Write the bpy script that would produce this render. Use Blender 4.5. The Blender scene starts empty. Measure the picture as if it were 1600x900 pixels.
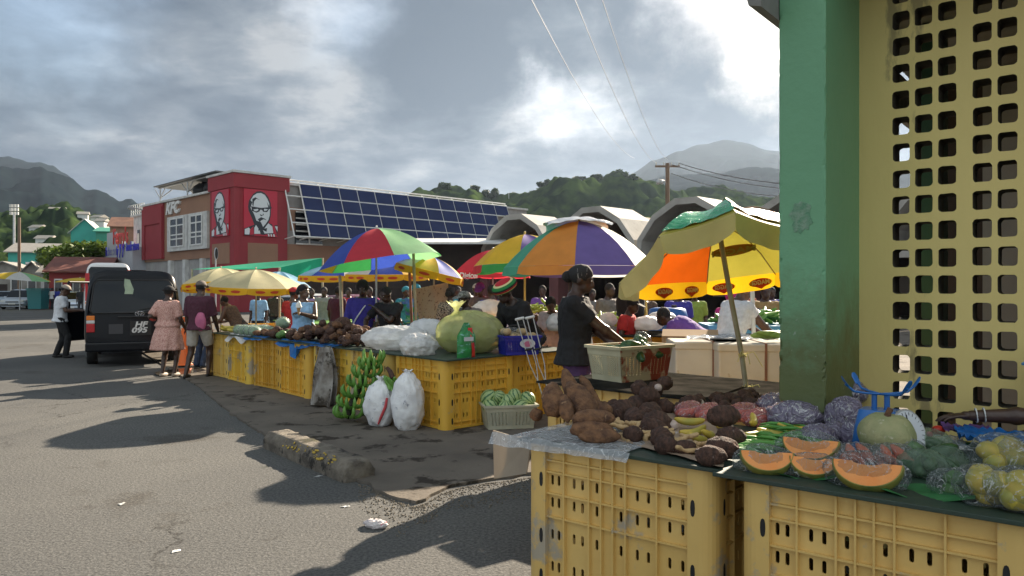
import bpy,bmesh,math,random
from mathutils import Vector as V, Matrix as M, noise
R=math.radians
random.seed(7)
C=bpy.context.scene.collection
SC=bpy.context.scene
F=1180.;CY=452.;CH=1.6
# ---- camera
cd=bpy.data.cameras.new('camera');cam=bpy.data.objects.new('camera',cd);C.objects.link(cam)
cam.location=(0,0,CH);cam.rotation_euler=(R(90),0,0)
cd.sensor_width=36;cd.lens=36*F/1600;cd.shift_y=(CY-450)/1600.;cd.clip_end=20000;cd.clip_start=.05
SC.camera=cam
# ---- light and sky
SUN_AZ,SUN_EL=30,27
w=bpy.data.worlds.new('World');SC.world=w;w.use_nodes=True
nt=w.node_tree;N=nt.nodes;L=nt.links
bg=N['Background'];bg.inputs['Strength'].default_value=.1
sky=N.new('ShaderNodeTexSky');sky.sky_type='NISHITA';sky.sun_disc=False
sky.sun_elevation=R(SUN_EL);sky.sun_rotation=R(SUN_AZ);sky.air_density=1.2;sky.dust_density=1.5
def wn(t,**k):
    n=N.new(t)
    for a,b in k.items():setattr(n,a,b)
    return n
def wm(op,a,b=None,c=None,clamp=False):
    n=wn('ShaderNodeMath',operation=op,use_clamp=clamp)
    for i,x in enumerate((a,b,c)):
        if x is None:continue
        if hasattr(x,'links'):L.new(x,n.inputs[i])
        else:n.inputs[i].default_value=x
    return n.outputs[0]
tc=wn('ShaderNodeTexCoord');sep=wn('ShaderNodeSeparateXYZ');L.new(tc.outputs['Generated'],sep.inputs[0])
hz=wm('ADD',wm('MAXIMUM',sep.outputs[2],0.0),.22)
cu=wm('DIVIDE',sep.outputs[0],hz);cv=wm('DIVIDE',sep.outputs[1],hz)
cmb=wn('ShaderNodeCombineXYZ');L.new(cu,cmb.inputs[0]);L.new(cv,cmb.inputs[1])
def wnoise(sc,det,rough,off=0,dist=0.):
    mp=wn('ShaderNodeMapping');mp.inputs['Location'].default_value=(off,off*1.7,off*.3);L.new(cmb.outputs[0],mp.inputs[0])
    n=wn('ShaderNodeTexNoise');n.inputs['Scale'].default_value=sc;n.inputs['Detail'].default_value=det
    n.inputs['Roughness'].default_value=rough;n.inputs['Distortion'].default_value=dist;L.new(mp.outputs[0],n.inputs['Vector']);return n.outputs[0]
n1=wnoise(1.7,10,.55,3.1,.35);n2=wnoise(6.0,9,.58,7.7,.2);n3=wnoise(.7,4,.5,1.3)
# direction warped by noise, so cloud gaps keep ragged edges
nv=wn('ShaderNodeTexNoise');nv.inputs['Scale'].default_value=5;nv.inputs['Detail'].default_value=7;nv.inputs['Roughness'].default_value=.6;L.new(tc.outputs['Generated'],nv.inputs['Vector'])
sb=wn('ShaderNodeVectorMath',operation='SUBTRACT');L.new(nv.outputs['Color'],sb.inputs[0]);sb.inputs[1].default_value=(.5,.5,.5)
scv=wn('ShaderNodeVectorMath',operation='SCALE');L.new(sb.outputs[0],scv.inputs[0]);scv.inputs['Scale'].default_value=.26
adv=wn('ShaderNodeVectorMath',operation='ADD');L.new(scv.outputs[0],adv.inputs[0]);L.new(tc.outputs['Generated'],adv.inputs[1])
def lobe(px,py,rad,sh=1.,warp=True,sx=1.):
    d=V(((px-800)/F,1,(CY-py)/F)).normalized()
    s=wn('ShaderNodeVectorMath',operation='SUBTRACT');L.new((adv if warp else tc).outputs['Vector' if warp else 'Generated'],s.inputs[0]);s.inputs[1].default_value=d
    m=wn('ShaderNodeVectorMath',operation='MULTIPLY');L.new(s.outputs[0],m.inputs[0]);m.inputs[1].default_value=(1/sx,1/sx,1)
    l=wn('ShaderNodeVectorMath',operation='LENGTH');L.new(m.outputs[0],l.inputs[0])
    t=wm('SUBTRACT',1,wm('DIVIDE',l.outputs['Value'],rad),clamp=True)
    t=wm('MULTIPLY',wm('MULTIPLY',t,t),wm('SUBTRACT',3,wm('MULTIPLY',t,2)))
    return t if sh==1 else wm('MULTIPLY',t,sh)
def addl(*a):
    r=a[0]
    for x in a[1:]:r=wm('ADD',r,x)
    return r
base=wm('ADD',wm('MULTIPLY',wm('SUBTRACT',n1,.5),3.0),wm('MULTIPLY',wm('SUBTRACT',n2,.5),1.5))
sh=addl(base,.30,lobe(540,170,.34,.24),lobe(880,150,.18,.40),lobe(960,70,.10,.12),lobe(1000,215,.22,.12),lobe(240,170,.3,.10),
        lobe(700,110,.17,-.62),lobe(640,30,.17,-.4),lobe(100,60,.3,-.13),lobe(1060,140,.2,-.34),lobe(1120,170,.17,-.40),lobe(1060,20,.13,-.40),lobe(1200,0,.1,-.3),lobe(200,280,.3,-.06,True,1.6),lobe(300,250,.12,-.08))
glow=addl(lobe(880,160,.085,2.0),lobe(835,110,.05,1.2),lobe(935,200,.07,.9),lobe(1175,70,.045,1.9),lobe(440,5,.06,.9),lobe(930,50,.05,.4))
cr=wn('ShaderNodeValToRGB');L.new(sh,cr.inputs[0]);e=cr.color_ramp.elements
e[0].position=.0;e[0].color=(.20,.265,.36,1);e[1].position=1.;e[1].color=(.78,.82,.86,1)
x=e.new(.35);x.color=(.30,.37,.465,1);x=e.new(.62);x.color=(.43,.50,.585,1)
CLOUD_GAIN=2.1;BACK_FILL=4.1
vs=wn('ShaderNodeVectorMath',operation='SCALE');L.new(cr.outputs[0],vs.inputs[0]);vs.inputs['Scale'].default_value=CLOUD_GAIN
gl=wn('ShaderNodeVectorMath',operation='SCALE');gl.inputs[0].default_value=(.40*CLOUD_GAIN,.395*CLOUD_GAIN,.385*CLOUD_GAIN)
L.new(wm('MULTIPLY',glow,wm('ADD',.45,wm('MULTIPLY',n2,1.2))),gl.inputs['Scale'])
va=wn('ShaderNodeVectorMath',operation='ADD');L.new(vs.outputs[0],va.inputs[0]);L.new(gl.outputs[0],va.inputs[1])
# blue gaps through the clouds
gap=wm('MULTIPLY',addl(lobe(40,20,.16,.5),lobe(1190,140,.08,.4),lobe(1140,30,.12,.5),lobe(520,20,.1,.3)),wm('ADD',n2,.1),clamp=True)
mx=wn('ShaderNodeMix',data_type='RGBA');L.new(gap,mx.inputs[0]);L.new(va.outputs[0],mx.inputs[6]);L.new(sky.outputs[0],mx.inputs[7])
# clouds opposite the sun, made brighter as added fill for the shaded foreground
bk=wn('ShaderNodeMapRange');bk.inputs[1].default_value=.15;bk.inputs[2].default_value=-.55;bk.inputs[3].default_value=1;bk.inputs[4].default_value=BACK_FILL;L.new(sep.outputs[1],bk.inputs[0])
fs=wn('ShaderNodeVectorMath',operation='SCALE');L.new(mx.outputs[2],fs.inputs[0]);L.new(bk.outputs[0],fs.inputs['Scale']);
wt=wn('ShaderNodeMapRange');wt.inputs[1].default_value=.1;wt.inputs[2].default_value=-.4;L.new(sep.outputs[1],wt.inputs[0])
wc=wn('ShaderNodeMix',data_type='RGBA');wc.inputs[6].default_value=(1,1,1,1);wc.inputs[7].default_value=(1.10,1.0,.84,1);L.new(wt.outputs[0],wc.inputs[0])  # warm tint on the added fill from behind
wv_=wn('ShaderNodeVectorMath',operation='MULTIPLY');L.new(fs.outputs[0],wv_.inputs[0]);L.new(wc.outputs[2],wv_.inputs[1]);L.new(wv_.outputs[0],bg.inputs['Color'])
sd=bpy.data.lights.new('sun','SUN');sd.energy=5.0;sd.angle=R(.6);sd.color=(1,.86,.68)
so=bpy.data.objects.new('sun',sd);C.objects.link(so)
sv=V((math.sin(R(SUN_AZ))*math.cos(R(SUN_EL)),math.cos(R(SUN_AZ))*math.cos(R(SUN_EL)),math.sin(R(SUN_EL))))
so.rotation_euler=sv.to_track_quat('Z','Y').to_euler()
vsn=SC.view_settings;vsn.view_transform='Standard';vsn.look='None';vsn.gamma=1;vsn.exposure=1.6;vsn.use_curve_mapping=False
SC.render.engine='CYCLES';SC.cycles.use_denoising=True;SC.cycles.volume_bounces=0;SC.cycles.max_bounces=6;SC.cycles.transparent_max_bounces=12
SC.cycles.diffuse_bounces=3;SC.cycles.glossy_bounces=2;SC.cycles.transmission_bounces=4
SC.cycles.sample_clamp_indirect=6
# ---- helpers
TS=bpy.data.scenes.new('workbench')
def tdg():
    with bpy.context.temp_override(scene=TS,view_layer=TS.view_layers[0]):
        d=bpy.context.evaluated_depsgraph_get();d.update();return d
def P(px,py,d):return V(((px-800)/F*d,d,CH-(py-CY)/F*d))
def G(px,py,z=0.):
    d=(CH-z)*F/(py-CY);return V(((px-800)/F*d,d,z))
def rot(rx=0,ry=0,rz=0):return M.Rotation(R(rz),4,'Z')@M.Rotation(R(ry),4,'Y')@M.Rotation(R(rx),4,'X')
def frame(y,up=V((0,0,1))):
    y=y.normalized();x=y.cross(up)
    if x.length<1e-4:x=V((1,0,0))
    x.normalize();z=x.cross(y);return M((x,y,z)).transposed().to_4x4()
def fbm(p,s=1.,o=3):
    a=0;k=1
    for i in range(o):a+=noise.noise(p*s*(2**i)+V((i*7.3,1.1,3.7)))*k;k*=.5
    return a
class B:
    def __init__(s):s.v=[];s.f=[];s.m=[];s.s=[]
    def add(s,vs,fs,mi=0,sm=False,X=None):
        o=len(s.v)
        s.v+=[tuple(X@V(p)) for p in vs] if X is not None else [tuple(p) for p in vs]
        for f in fs:s.f.append([i+o for i in f]);s.m.append(mi);s.s.append(sm)
        return s
    def mesh_in(s,me,X,mi=0):
        return s.add([v.co for v in me.vertices],[list(p.vertices) for p in me.polygons],mi,True,X)
    def box(s,c,sz,r=None,mi=0,tx=1.,ty=1.):
        X=M.Translation(c)@(r if r is not None else M())
        a,b,h=[q/2 for q in sz]
        return s.add([(-a,-b,-h),(a,-b,-h),(a,b,-h),(-a,b,-h),(-a*tx,-b*ty,h),(a*tx,-b*ty,h),(a*tx,b*ty,h),(-a*tx,b*ty,h)],
            [(3,2,1,0),(4,5,6,7),(0,1,5,4),(1,2,6,5),(2,3,7,6),(3,0,4,7)],mi,False,X)
    def bx(s,x0,x1,y0,y1,z0,z1,mi=0):return s.box(((x0+x1)/2,(y0+y1)/2,(z0+z1)/2),(x1-x0,y1-y0,z1-z0),None,mi)
    def cyl(s,p0,p1,r0,r1=None,n=12,mi=0,sm=True):
        r1=r0 if r1 is None else r1;p0=V(p0);p1=V(p1);X=frame(p1-p0);
        ax=X.col[0].xyz;az=X.col[2].xyz
        return s.loft([(p0,ax*r0,az*r0),(p1,ax*r1,az*r1)],n,mi,sm)
    def loft(s,rings,n=16,mi=0,sm=True,cap=True,e=1.,fn=None,closed=False):
        vs=[];fs=[]
        for k,(c,ax,ay) in enumerate(rings):
            for i in range(n):
                t=2*math.pi*i/n;ct,st=math.cos(t),math.sin(t)
                if e!=1:ct=math.copysign(abs(ct)**e,ct);st=math.copysign(abs(st)**e,st)
                p=V(c)+V(ax)*ct+V(ay)*st
                if fn:p=fn(p,k,t)
                vs.append(p)
        m=len(rings)
        for k in range(m-1+(1 if closed else 0)):
            for i in range(n):
                a=k*n+i;b=k*n+(i+1)%n;k2=((k+1)%m)*n;fs.append((b,a,k2+i,k2+(i+1)%n))
        s.add(vs,fs,mi,sm)
        if cap and not closed:
            s.add(vs[:n],[tuple(range(n))],mi,False);s.add(vs[-n:],[tuple(reversed(range(n)))],mi,False)
        return s
    def ell(s,c,r,X=None,n=16,m=10,mi=0,fn=None,z0=-1.,z1=1.):
        if not hasattr(r,'__len__'):r=(r,r,r)
        T=M.Translation(c)@(X if X is not None else M());vs=[];fs=[]
        a0=math.asin(max(-1,z0));a1=math.asin(min(1,z1))
        for k in range(m+1):
            a=a0+(a1-a0)*k/m
            for i in range(n):
                t=2*math.pi*i/n;u=V((math.cos(a)*math.cos(t),math.cos(a)*math.sin(t),math.sin(a)))
                q=1+(fn(u) if fn else 0);vs.append(T@V((u.x*r[0]*q,u.y*r[1]*q,u.z*r[2]*q)))
        for k in range(m):
            for i in range(n):
                j=(i+1)%n;fs.append((k*n+i,k*n+j,k*n+n+j,k*n+n+i))
        if z0>-1:fs.append(tuple(reversed(range(n))))
        if z1<1:fs.append(tuple(m*n+i for i in range(n)))
        return s.add(vs,fs,mi,True)
    def sheet(s,fn,nu,nv,mi=0,sm=True,cl=False):
        vs=[fn(i/nu,j/nv) for j in range(nv+1) for i in range(nu+1)]
        return s.add(vs,[(j*(nu+1)+i,j*(nu+1)+i+1,(j+1)*(nu+1)+i+1,(j+1)*(nu+1)+i) for j in range(nv) for i in range(nu)],mi,sm)
    def poly(s,pts,h,mi=0,X=None):   # outline in xy extruded in z by h
        n=len(pts);a=sum(pts[i][0]*pts[(i+1)%n][1]-pts[(i+1)%n][0]*pts[i][1] for i in range(n))
        if a<0:pts=pts[::-1]
        return s.add([(x,y,0) for x,y in pts]+[(x,y,h) for x,y in pts],[tuple(reversed(range(n))),tuple(range(n,2*n))]+[(i,(i+1)%n,n+(i+1)%n,n+i) for i in range(n)],mi,False,X)
    def cap(s,p0,r0,p1,r1,mi=0,n=12):
        s.cyl(p0,p1,r0,r1,n,mi);s.ell(p0,r0*1.0,None,n,8,mi);s.ell(p1,r1*1.0,None,n,8,mi);return s
    def tube(s,pts,r,n=8,mi=0,cap=True):
        pts=[V(p) for p in pts];rs=[];q=None
        for i,p in enumerate(pts):
            d=(pts[min(i+1,len(pts)-1)]-pts[max(i-1,0)]);X=frame(d);rr=r[i] if hasattr(r,'__len__') else r
            ax=X.col[0].xyz
            if q is not None and ax.dot(q)<0:ax=-ax
            ay=ax.cross(d.normalized());q=ax
            rs.append((p,ax*rr,-ay*rr))
        return s.loft(rs,n,mi,True,cap)
    def mesh(s,name='m'):
        me=bpy.data.meshes.new(name);me.from_pydata(s.v,[],s.f);me.polygons.foreach_set('material_index',s.m);me.polygons.foreach_set('use_smooth',s.s);me.update();return me
    def build(s,name,mats,parent=None,loc=None,rz=0,bevel=0,solid=0,fixn=False):
        me=s.mesh(name)
        if fixn:
            bm=bmesh.new();bm.from_mesh(me);bmesh.ops.remove_doubles(bm,verts=bm.verts,dist=1e-5);bmesh.ops.recalc_face_normals(bm,faces=bm.faces);bm.to_mesh(me);bm.free()
        return link(name,me,mats,parent,loc,rz,bevel,solid)
def link(name,me,mats,parent=None,loc=None,rz=0,bevel=0,solid=0):
    if not isinstance(mats,(list,tuple)):mats=[mats]
    for m in mats:me.materials.append(m)
    o=bpy.data.objects.new(name,me);C.objects.link(o);o.parent=parent
    if loc is not None:o.location=loc
    if rz:o.rotation_euler=(0,0,R(rz)) if not hasattr(rz,'__len__') else [R(q) for q in rz]
    if bevel:
        m=o.modifiers.new('b','BEVEL');m.width=bevel;m.segments=2;m.limit_method='ANGLE';m.angle_limit=R(40)
    if solid:
        m=o.modifiers.new('s','SOLIDIFY');m.thickness=solid
    return o
def tag(o,label,cat,group=None):
    o['label']=label;o['category']=cat
    if group:o['group']=group
    return o
def thing(name,label,cat,loc=(0,0,0),rz=0,group=None):
    o=bpy.data.objects.new(name,None);C.objects.link(o);o.location=loc;o.empty_display_size=.1
    o.rotation_euler=(0,0,R(rz)) if not hasattr(rz,'__len__') else [R(q) for q in rz]
    return tag(o,label,cat,group)
def struct(o):o['kind']='structure';return o
def dup(o,loc,rz=None,label=None,parent=None,group=None):
    def cp(a,p):
        b=a.copy();C.objects.link(b);b.parent=p
        for c in a.children:cp(c,b)
        return b
    b=cp(o,parent);b.location=loc
    if rz is not None:b.rotation_euler=(0,0,R(rz)) if not hasattr(rz,'__len__') else [R(q) for q in rz]
    if label:b['label']=label
    if group:b['group']=group
    return b
def fuse(b,voxel,smooth=3,wr=0,ws=18.):
    me=b.mesh();ob=bpy.data.objects.new('tmp',me);TS.collection.objects.link(ob)
    m=ob.modifiers.new('r','REMESH');m.mode='VOXEL';m.voxel_size=voxel;m.use_smooth_shade=True
    if smooth:
        q=ob.modifiers.new('s','SMOOTH');q.factor=.5;q.iterations=smooth
    dg=tdg()
    me2=bpy.data.meshes.new_from_object(ob.evaluated_get(dg));bpy.data.objects.remove(ob);bpy.data.meshes.remove(me)
    if wr:
        for v in me2.vertices:
            p=v.co;k=fbm(V((p.x,p.y,p.z*.6)),ws,2);v.co=p+v.normal*(wr*(1-abs(k)*2.2))
    me2.polygons.foreach_set('use_smooth',[True]*len(me2.polygons));return me2
def text(s,size,X,mat,parent,ext=.004,off=0,shear=0,name='lettering',align='CENTER',sx=1.):
    cu=bpy.data.curves.new('t','FONT');cu.body=s;cu.size=size;cu.extrude=ext;cu.offset=off;cu.shear=shear;cu.align_x=align;cu.align_y='CENTER';cu.resolution_u=3
    ob=bpy.data.objects.new('tmp',cu);TS.collection.objects.link(ob);dg=tdg()
    me=bpy.data.meshes.new_from_object(ob.evaluated_get(dg));bpy.data.objects.remove(ob);me.transform(X@M.Diagonal((sx,1,1,1)));me.materials.clear()
    return link(name,me,mat,parent)
# ---- materials
def node(m,t,**k):
    n=m.node_tree.nodes.new(t)
    for a,b in k.items():setattr(n,a,b)
    return n
MC={}
def mat(name,c1,c2=None,sc=4.,rough=.6,bump=0.,bs=None,metal=0.,trans=0.,alpha=1.,coat=0.,lo=.35,hi=.65,det=5.,c3=None,lo3=.6,sc3=2.,spec=.5,space='Object',wrinkle=0.,stretch=None,rr=0.):
    if name in MC:return MC[name]
    m=bpy.data.materials.new(name);m.use_nodes=True;t=m.node_tree;l=t.links;p=t.nodes['Principled BSDF'];MC[name]=m
    p.inputs['Base Color'].default_value=(*c1,1);p.inputs['Roughness'].default_value=rough;p.inputs['Metallic'].default_value=metal
    p.inputs['Coat Weight'].default_value=coat;p.inputs['Specular IOR Level'].default_value=spec
    co=node(m,'ShaderNodeTexCoord');vec=co.outputs[space]
    if stretch:
        mp=node(m,'ShaderNodeMapping');mp.inputs['Scale'].default_value=stretch;l.new(vec,mp.inputs[0]);vec=mp.outputs[0]
    def nz(s,d=5.,r=.55):
        n=node(m,'ShaderNodeTexNoise');n.inputs['Scale'].default_value=s;n.inputs['Detail'].default_value=d;n.inputs['Roughness'].default_value=r;l.new(vec,n.inputs['Vector']);return n.outputs[0]
    def rmp(x,a,b):
        r=node(m,'ShaderNodeMapRange');r.inputs[1].default_value=a;r.inputs[2].default_value=b;l.new(x,r.inputs[0]);return r.outputs[0]
    if c2 is not None:
        nn=nz(sc,det);mx=node(m,'ShaderNodeMix',data_type='RGBA');l.new(rmp(nn,lo,hi),mx.inputs[0]);mx.inputs[6].default_value=(*c1,1);mx.inputs[7].default_value=(*c2,1);out=mx.outputs[2]
        if c3 is not None:
            m2=node(m,'ShaderNodeMix',data_type='RGBA');l.new(rmp(nz(sc3,8,.65),lo3,lo3+.06),m2.inputs[0]);l.new(out,m2.inputs[6]);m2.inputs[7].default_value=(*c3,1);out=m2.outputs[2]
        l.new(out,p.inputs['Base Color'])
        if rr:
            q=node(m,'ShaderNodeMapRange');q.inputs[1].default_value=.3;q.inputs[2].default_value=.7;q.inputs[3].default_value=rough-rr;q.inputs[4].default_value=rough+rr;l.new(nn,q.inputs[0]);l.new(q.outputs[0],p.inputs['Roughness'])
    if bump or wrinkle:
        b=node(m,'ShaderNodeBump');b.inputs['Strength'].default_value=min(1,max(bump,wrinkle));b.inputs['Distance'].default_value=.02
        if wrinkle:
            n=node(m,'ShaderNodeTexNoise');n.inputs['Scale'].default_value=bs or 12;n.inputs['Detail'].default_value=3;n.inputs['Distortion'].default_value=1.2;l.new(vec,n.inputs['Vector'])
            a=node(m,'ShaderNodeMath',operation='SUBTRACT');l.new(n.outputs[0],a.inputs[0]);a.inputs[1].default_value=.5
            a2=node(m,'ShaderNodeMath',operation='ABSOLUTE');l.new(a.outputs[0],a2.inputs[0]);a3=node(m,'ShaderNodeMath',operation='POWER');l.new(a2.outputs[0],a3.inputs[0]);a3.inputs[1].default_value=.6
            l.new(a3.outputs[0],b.inputs['Height'])
        else:l.new(nz(bs or sc*3,6,.6),b.inputs['Height'])
        l.new(b.outputs[0],p.inputs['Normal'])
    sh=p.outputs[0];o=t.nodes['Material Output']
    if trans:
        tr=node(m,'ShaderNodeBsdfTranslucent');tr.inputs[0].default_value=(*c1,1)
        if c2 is not None:l.new(out,tr.inputs[0])
        ms=node(m,'ShaderNodeMixShader');ms.inputs[0].default_value=trans;l.new(sh,ms.inputs[1]);l.new(tr.outputs[0],ms.inputs[2]);sh=ms.outputs[0]
    if alpha<1:
        tp=node(m,'ShaderNodeBsdfTransparent');tp.inputs[0].default_value=(*[.5+.5*q for q in c1],1)
        ms=node(m,'ShaderNodeMixShader');ms.inputs[0].default_value=alpha;l.new(tp.outputs[0],ms.inputs[1]);l.new(sh,ms.inputs[2]);sh=ms.outputs[0]
    l.new(sh,o.inputs[0]);return m
# ================= ground, road, pavement
ma_ground=mat('earth',(.10,.09,.07),(.14,.12,.095),.2,.95,.3)
def asphalt():
    m=mat('asphalt',(.118,.118,.118),(.155,.153,.148),.35,.9,.0,c3=(.105,.10,.094),lo3=.58,sc3=.45,spec=.1)
    t=m.node_tree;l=t.links;p=t.nodes['Principled BSDF']
    co=node(m,'ShaderNodeTexCoord')
    vo=node(m,'ShaderNodeTexVoronoi');vo.inputs['Scale'].default_value=70;l.new(co.outputs['Object'],vo.inputs['Vector'])
    n=node(m,'ShaderNodeTexNoise');n.inputs['Scale'].default_value=45;n.inputs['Detail'].default_value=5;n.inputs['Roughness'].default_value=.7;l.new(co.outputs['Object'],n.inputs['Vector'])
    b=node(m,'ShaderNodeBump');b.inputs['Strength'].default_value=.4;b.inputs['Distance'].default_value=.007
    a=node(m,'ShaderNodeMath',operation='ADD');l.new(vo.outputs['Distance'],a.inputs[0]);l.new(n.outputs[0],a.inputs[1]);l.new(a.outputs[0],b.inputs['Height']);l.new(b.outputs[0],p.inputs['Normal'])
    src=p.inputs['Base Color'].links[0].from_socket
    # aggregate speckle and pale stains
    r=node(m,'ShaderNodeValToRGB');r.color_ramp.elements[0].position=.35;r.color_ramp.elements[0].color=(.5,.5,.5,1);r.color_ramp.elements[1].position=.7;r.color_ramp.elements[1].color=(1.35,1.33,1.28,1);l.new(n.outputs[0],r.inputs[0])
    mx=node(m,'ShaderNodeMix',data_type='RGBA',blend_type='MULTIPLY');mx.inputs[0].default_value=1;l.new(src,mx.inputs[6]);l.new(r.outputs[0],mx.inputs[7])
    n2=node(m,'ShaderNodeTexNoise');n2.inputs['Scale'].default_value=3.2;n2.inputs['Detail'].default_value=9;n2.inputs['Roughness'].default_value=.75;l.new(co.outputs['Object'],n2.inputs['Vector'])
    q=node(m,'ShaderNodeMapRange');q.inputs[1].default_value=.70;q.inputs[2].default_value=.76;q.inputs[4].default_value=.55;l.new(n2.outputs[0],q.inputs[0])
    m2=node(m,'ShaderNodeMix',data_type='RGBA');l.new(q.outputs[0],m2.inputs[0]);l.new(mx.outputs[2],m2.inputs[6]);m2.inputs[7].default_value=(.34,.33,.31,1)
    n3=node(m,'ShaderNodeTexNoise');n3.inputs['Scale'].default_value=2.1;n3.inputs['Detail'].default_value=9;n3.inputs['Roughness'].default_value=.7
    mp=node(m,'ShaderNodeMapping');mp.inputs['Location'].default_value=(31,4,2);l.new(co.outputs['Object'],mp.inputs[0]);l.new(mp.outputs[0],n3.inputs['Vector'])
    q3=node(m,'ShaderNodeMapRange');q3.inputs[1].default_value=.62;q3.inputs[2].default_value=.70;q3.inputs[4].default_value=.5;l.new(n3.outputs[0],q3.inputs[0])
    m3=node(m,'ShaderNodeMix',data_type='RGBA');l.new(q3.outputs[0],m3.inputs[0]);l.new(m2.outputs[2],m3.inputs[6]);m3.inputs[7].default_value=(.06,.055,.05,1)
    vc=node(m,'ShaderNodeTexVoronoi',feature='DISTANCE_TO_EDGE');vc.inputs['Scale'].default_value=.33
    dn=node(m,'ShaderNodeTexNoise');dn.inputs['Scale'].default_value=1.6;dn.inputs['Detail'].default_value=8;dn.inputs['Roughness'].default_value=.7;l.new(co.outputs['Object'],dn.inputs['Vector'])
    av=node(m,'ShaderNodeVectorMath',operation='MULTIPLY_ADD');l.new(dn.outputs['Color'],av.inputs[0]);av.inputs[1].default_value=(1.1,1.1,0);l.new(co.outputs['Object'],av.inputs[2]);l.new(av.outputs[0],vc.inputs['Vector'])
    cq=node(m,'ShaderNodeMapRange');cq.inputs[1].default_value=.0015;cq.inputs[2].default_value=.005;cq.inputs[3].default_value=.75;cq.inputs[4].default_value=0;l.new(vc.outputs['Distance'],cq.inputs[0])
    n5=node(m,'ShaderNodeTexNoise');n5.inputs['Scale'].default_value=.25;l.new(co.outputs['Object'],n5.inputs['Vector']);c5=node(m,'ShaderNodeMapRange');c5.inputs[1].default_value=.48;c5.inputs[2].default_value=.55;l.new(n5.outputs[0],c5.inputs[0])
    cm_=node(m,'ShaderNodeMath',operation='MULTIPLY');l.new(cq.outputs[0],cm_.inputs[0]);l.new(c5.outputs[0],cm_.inputs[1])
    m4=node(m,'ShaderNodeMix',data_type='RGBA');l.new(cm_.outputs[0],m4.inputs[0]);l.new(m3.outputs[2],m4.inputs[6]);m4.inputs[7].default_value=(.03,.028,.026,1)
    l.new(m4.outputs[2],p.inputs['Base Color']);return m
ma_as=asphalt()
ma_conc=mat('worn_concrete',(.19,.165,.138),(.125,.11,.095),1.3,.85,.5,bs=25,c3=(.055,.047,.04),lo3=.55,sc3=2.2,lo=.3,hi=.7,det=8,spec=.05)
ma_as2=mat('dark_asphalt',(.062,.058,.055),(.085,.08,.073),.9,.8,.6,bs=40)
struct(B().box((0,1500,-.25),(9000,9000,.4)).build('ground',ma_ground))
b=B();b.box((-20,45,-.03),(120,150,.06));struct(b.build('road',ma_as))
# broken-edged concrete pavement
edge=[(300,598),(318,612),(345,636),(372,655),(398,672),(420,684),(440,694),(470,712),(505,735),(540,748),(575,757),(600,773),(622,782),(650,788),(665,784),(690,768),(715,760),(760,752),(800,747),(838,741),(930,724),(1100,705)]
pts=[]
for i in range(len(edge)-1):
    a=G(*edge[i]);c=G(*edge[i+1])
    for k in range(6):
        q=a.lerp(c,k/6);q+=V((noise.noise(q*6),noise.noise(q*6+V((5,5,5))),0))*.045;pts.append((q.x,q.y))
pts=[(-13.5,29),(-9.0,18.5)]+pts+[(9,4.9),(30,6),(30,60),(-13.5,60)]
b=B();b.poly(pts,.045,0,M.Translation((0,0,-.02)));struct(b.build('pavement',ma_conc))
# loose gravel along the broken edge (uncountable)
ma_gr=mat('gravel',(.24,.2,.15),(.10,.09,.075),40,.95)
b=B()
for i in range(1500):
    px=random.uniform(560,840);s=random.random()**2
    k=[j for j in range(len(edge)-1) if edge[j][0]<=px<edge[j+1][0]][0];e0,e1=edge[k],edge[k+1]
    y0=e0[1]+(e1[1]-e0[1])*(px-e0[0])/(e1[0]-e0[0]);p=G(px,y0+4+s*70*(.4+abs(noise.noise(V((px*.02,1,1))))))
    r=random.uniform(.003,.009);b.ell((p.x,p.y,.001+r*.4),(r,r*.8,r*.6),rot(0,0,random.random()*360),5,3)
o=b.build('gravel',ma_gr);o['kind']='stuff'
# painted white road lines far off
b=B()
for px,py,l_,wd in ((10,479,2.6,.3),(60,479,3.2,.35),(170/4,393/4+400,.0,.0)):
    if l_:
        p=G(px,py);b.box((p.x,p.y,.004),(l_,wd*1.6,.004),rot(0,0,-3))
struct(b.build('road_marking',mat('road_paint',(.62,.6,.5),(.3,.29,.26),8,.8)))
# oily puddle by the couple
p=G(283,580,.027);b=B();b.loft([((p.x,p.y,.0265),(.42,0,0),(0,.6,0)),((p.x,p.y,.0285),(.42,0,0),(0,.6,0))],24,fn=lambda q,k,t:q+V((math.cos(t),math.sin(t),0))*.12*noise.noise(V((math.cos(t)*2,math.sin(t)*2,0))))
struct(b.build('puddle',mat('wet_concrete',(.06,.05,.04),None,rough=.08)))
# ================= hills
def ridge(name,prof,d0,d1,m,lump,ls,nu=260,nv=46,zb=0,pw=.8,back=1.25,mid=0):
    xs=[p[0] for p in prof]
    def zc(px):
        for i in range(len(prof)-1):
            if prof[i][0]<=px<=prof[i+1][0]:
                t=(px-prof[i][0])/(prof[i+1][0]-prof[i][0]);t=t*t*(3-2*t)*.5+t*.5;y=prof[i][1]+(prof[i+1][1]-prof[i][1])*t;return CH+(CY-y)/F*d1
        return 0
    def fn(u,v):
        px=xs[0]+(xs[-1]-xs[0])*u;z1=zc(px)
        if v<.75:
            q=v/.75;d=d0+(d1-d0)*q;z=zb+(z1-zb)*(q**pw)
            env=math.sin(math.pi*min(1,q*1.02))
        else:
            q=(v-.75)/.25;d=d1*(1+(back-1)*q);z=zb+(z1-zb)*(1-q**1.4);env=0
        x=(px-800)/F*d;p=V((x,d,0))
        n=fbm(p,1/(d1*.09),4)
        z+=env*n*z1*.16+fbm(p,1/ls,4)*lump*(1 if v>.04 else .2)
        return V((x,d,max(z,-1)))
    b=B();b.sheet(fn,nu,nv);return struct(b.build(name,m))
ma_mtn=mat('cloud_shaded_forest',(.004,.008,.011),(.009,.016,.017),.02,1,1,spec=0,bs=.09,det=8,lo=.35,hi=.65)  # forest colours darkened and blued to stand in for cloud shadow
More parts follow.
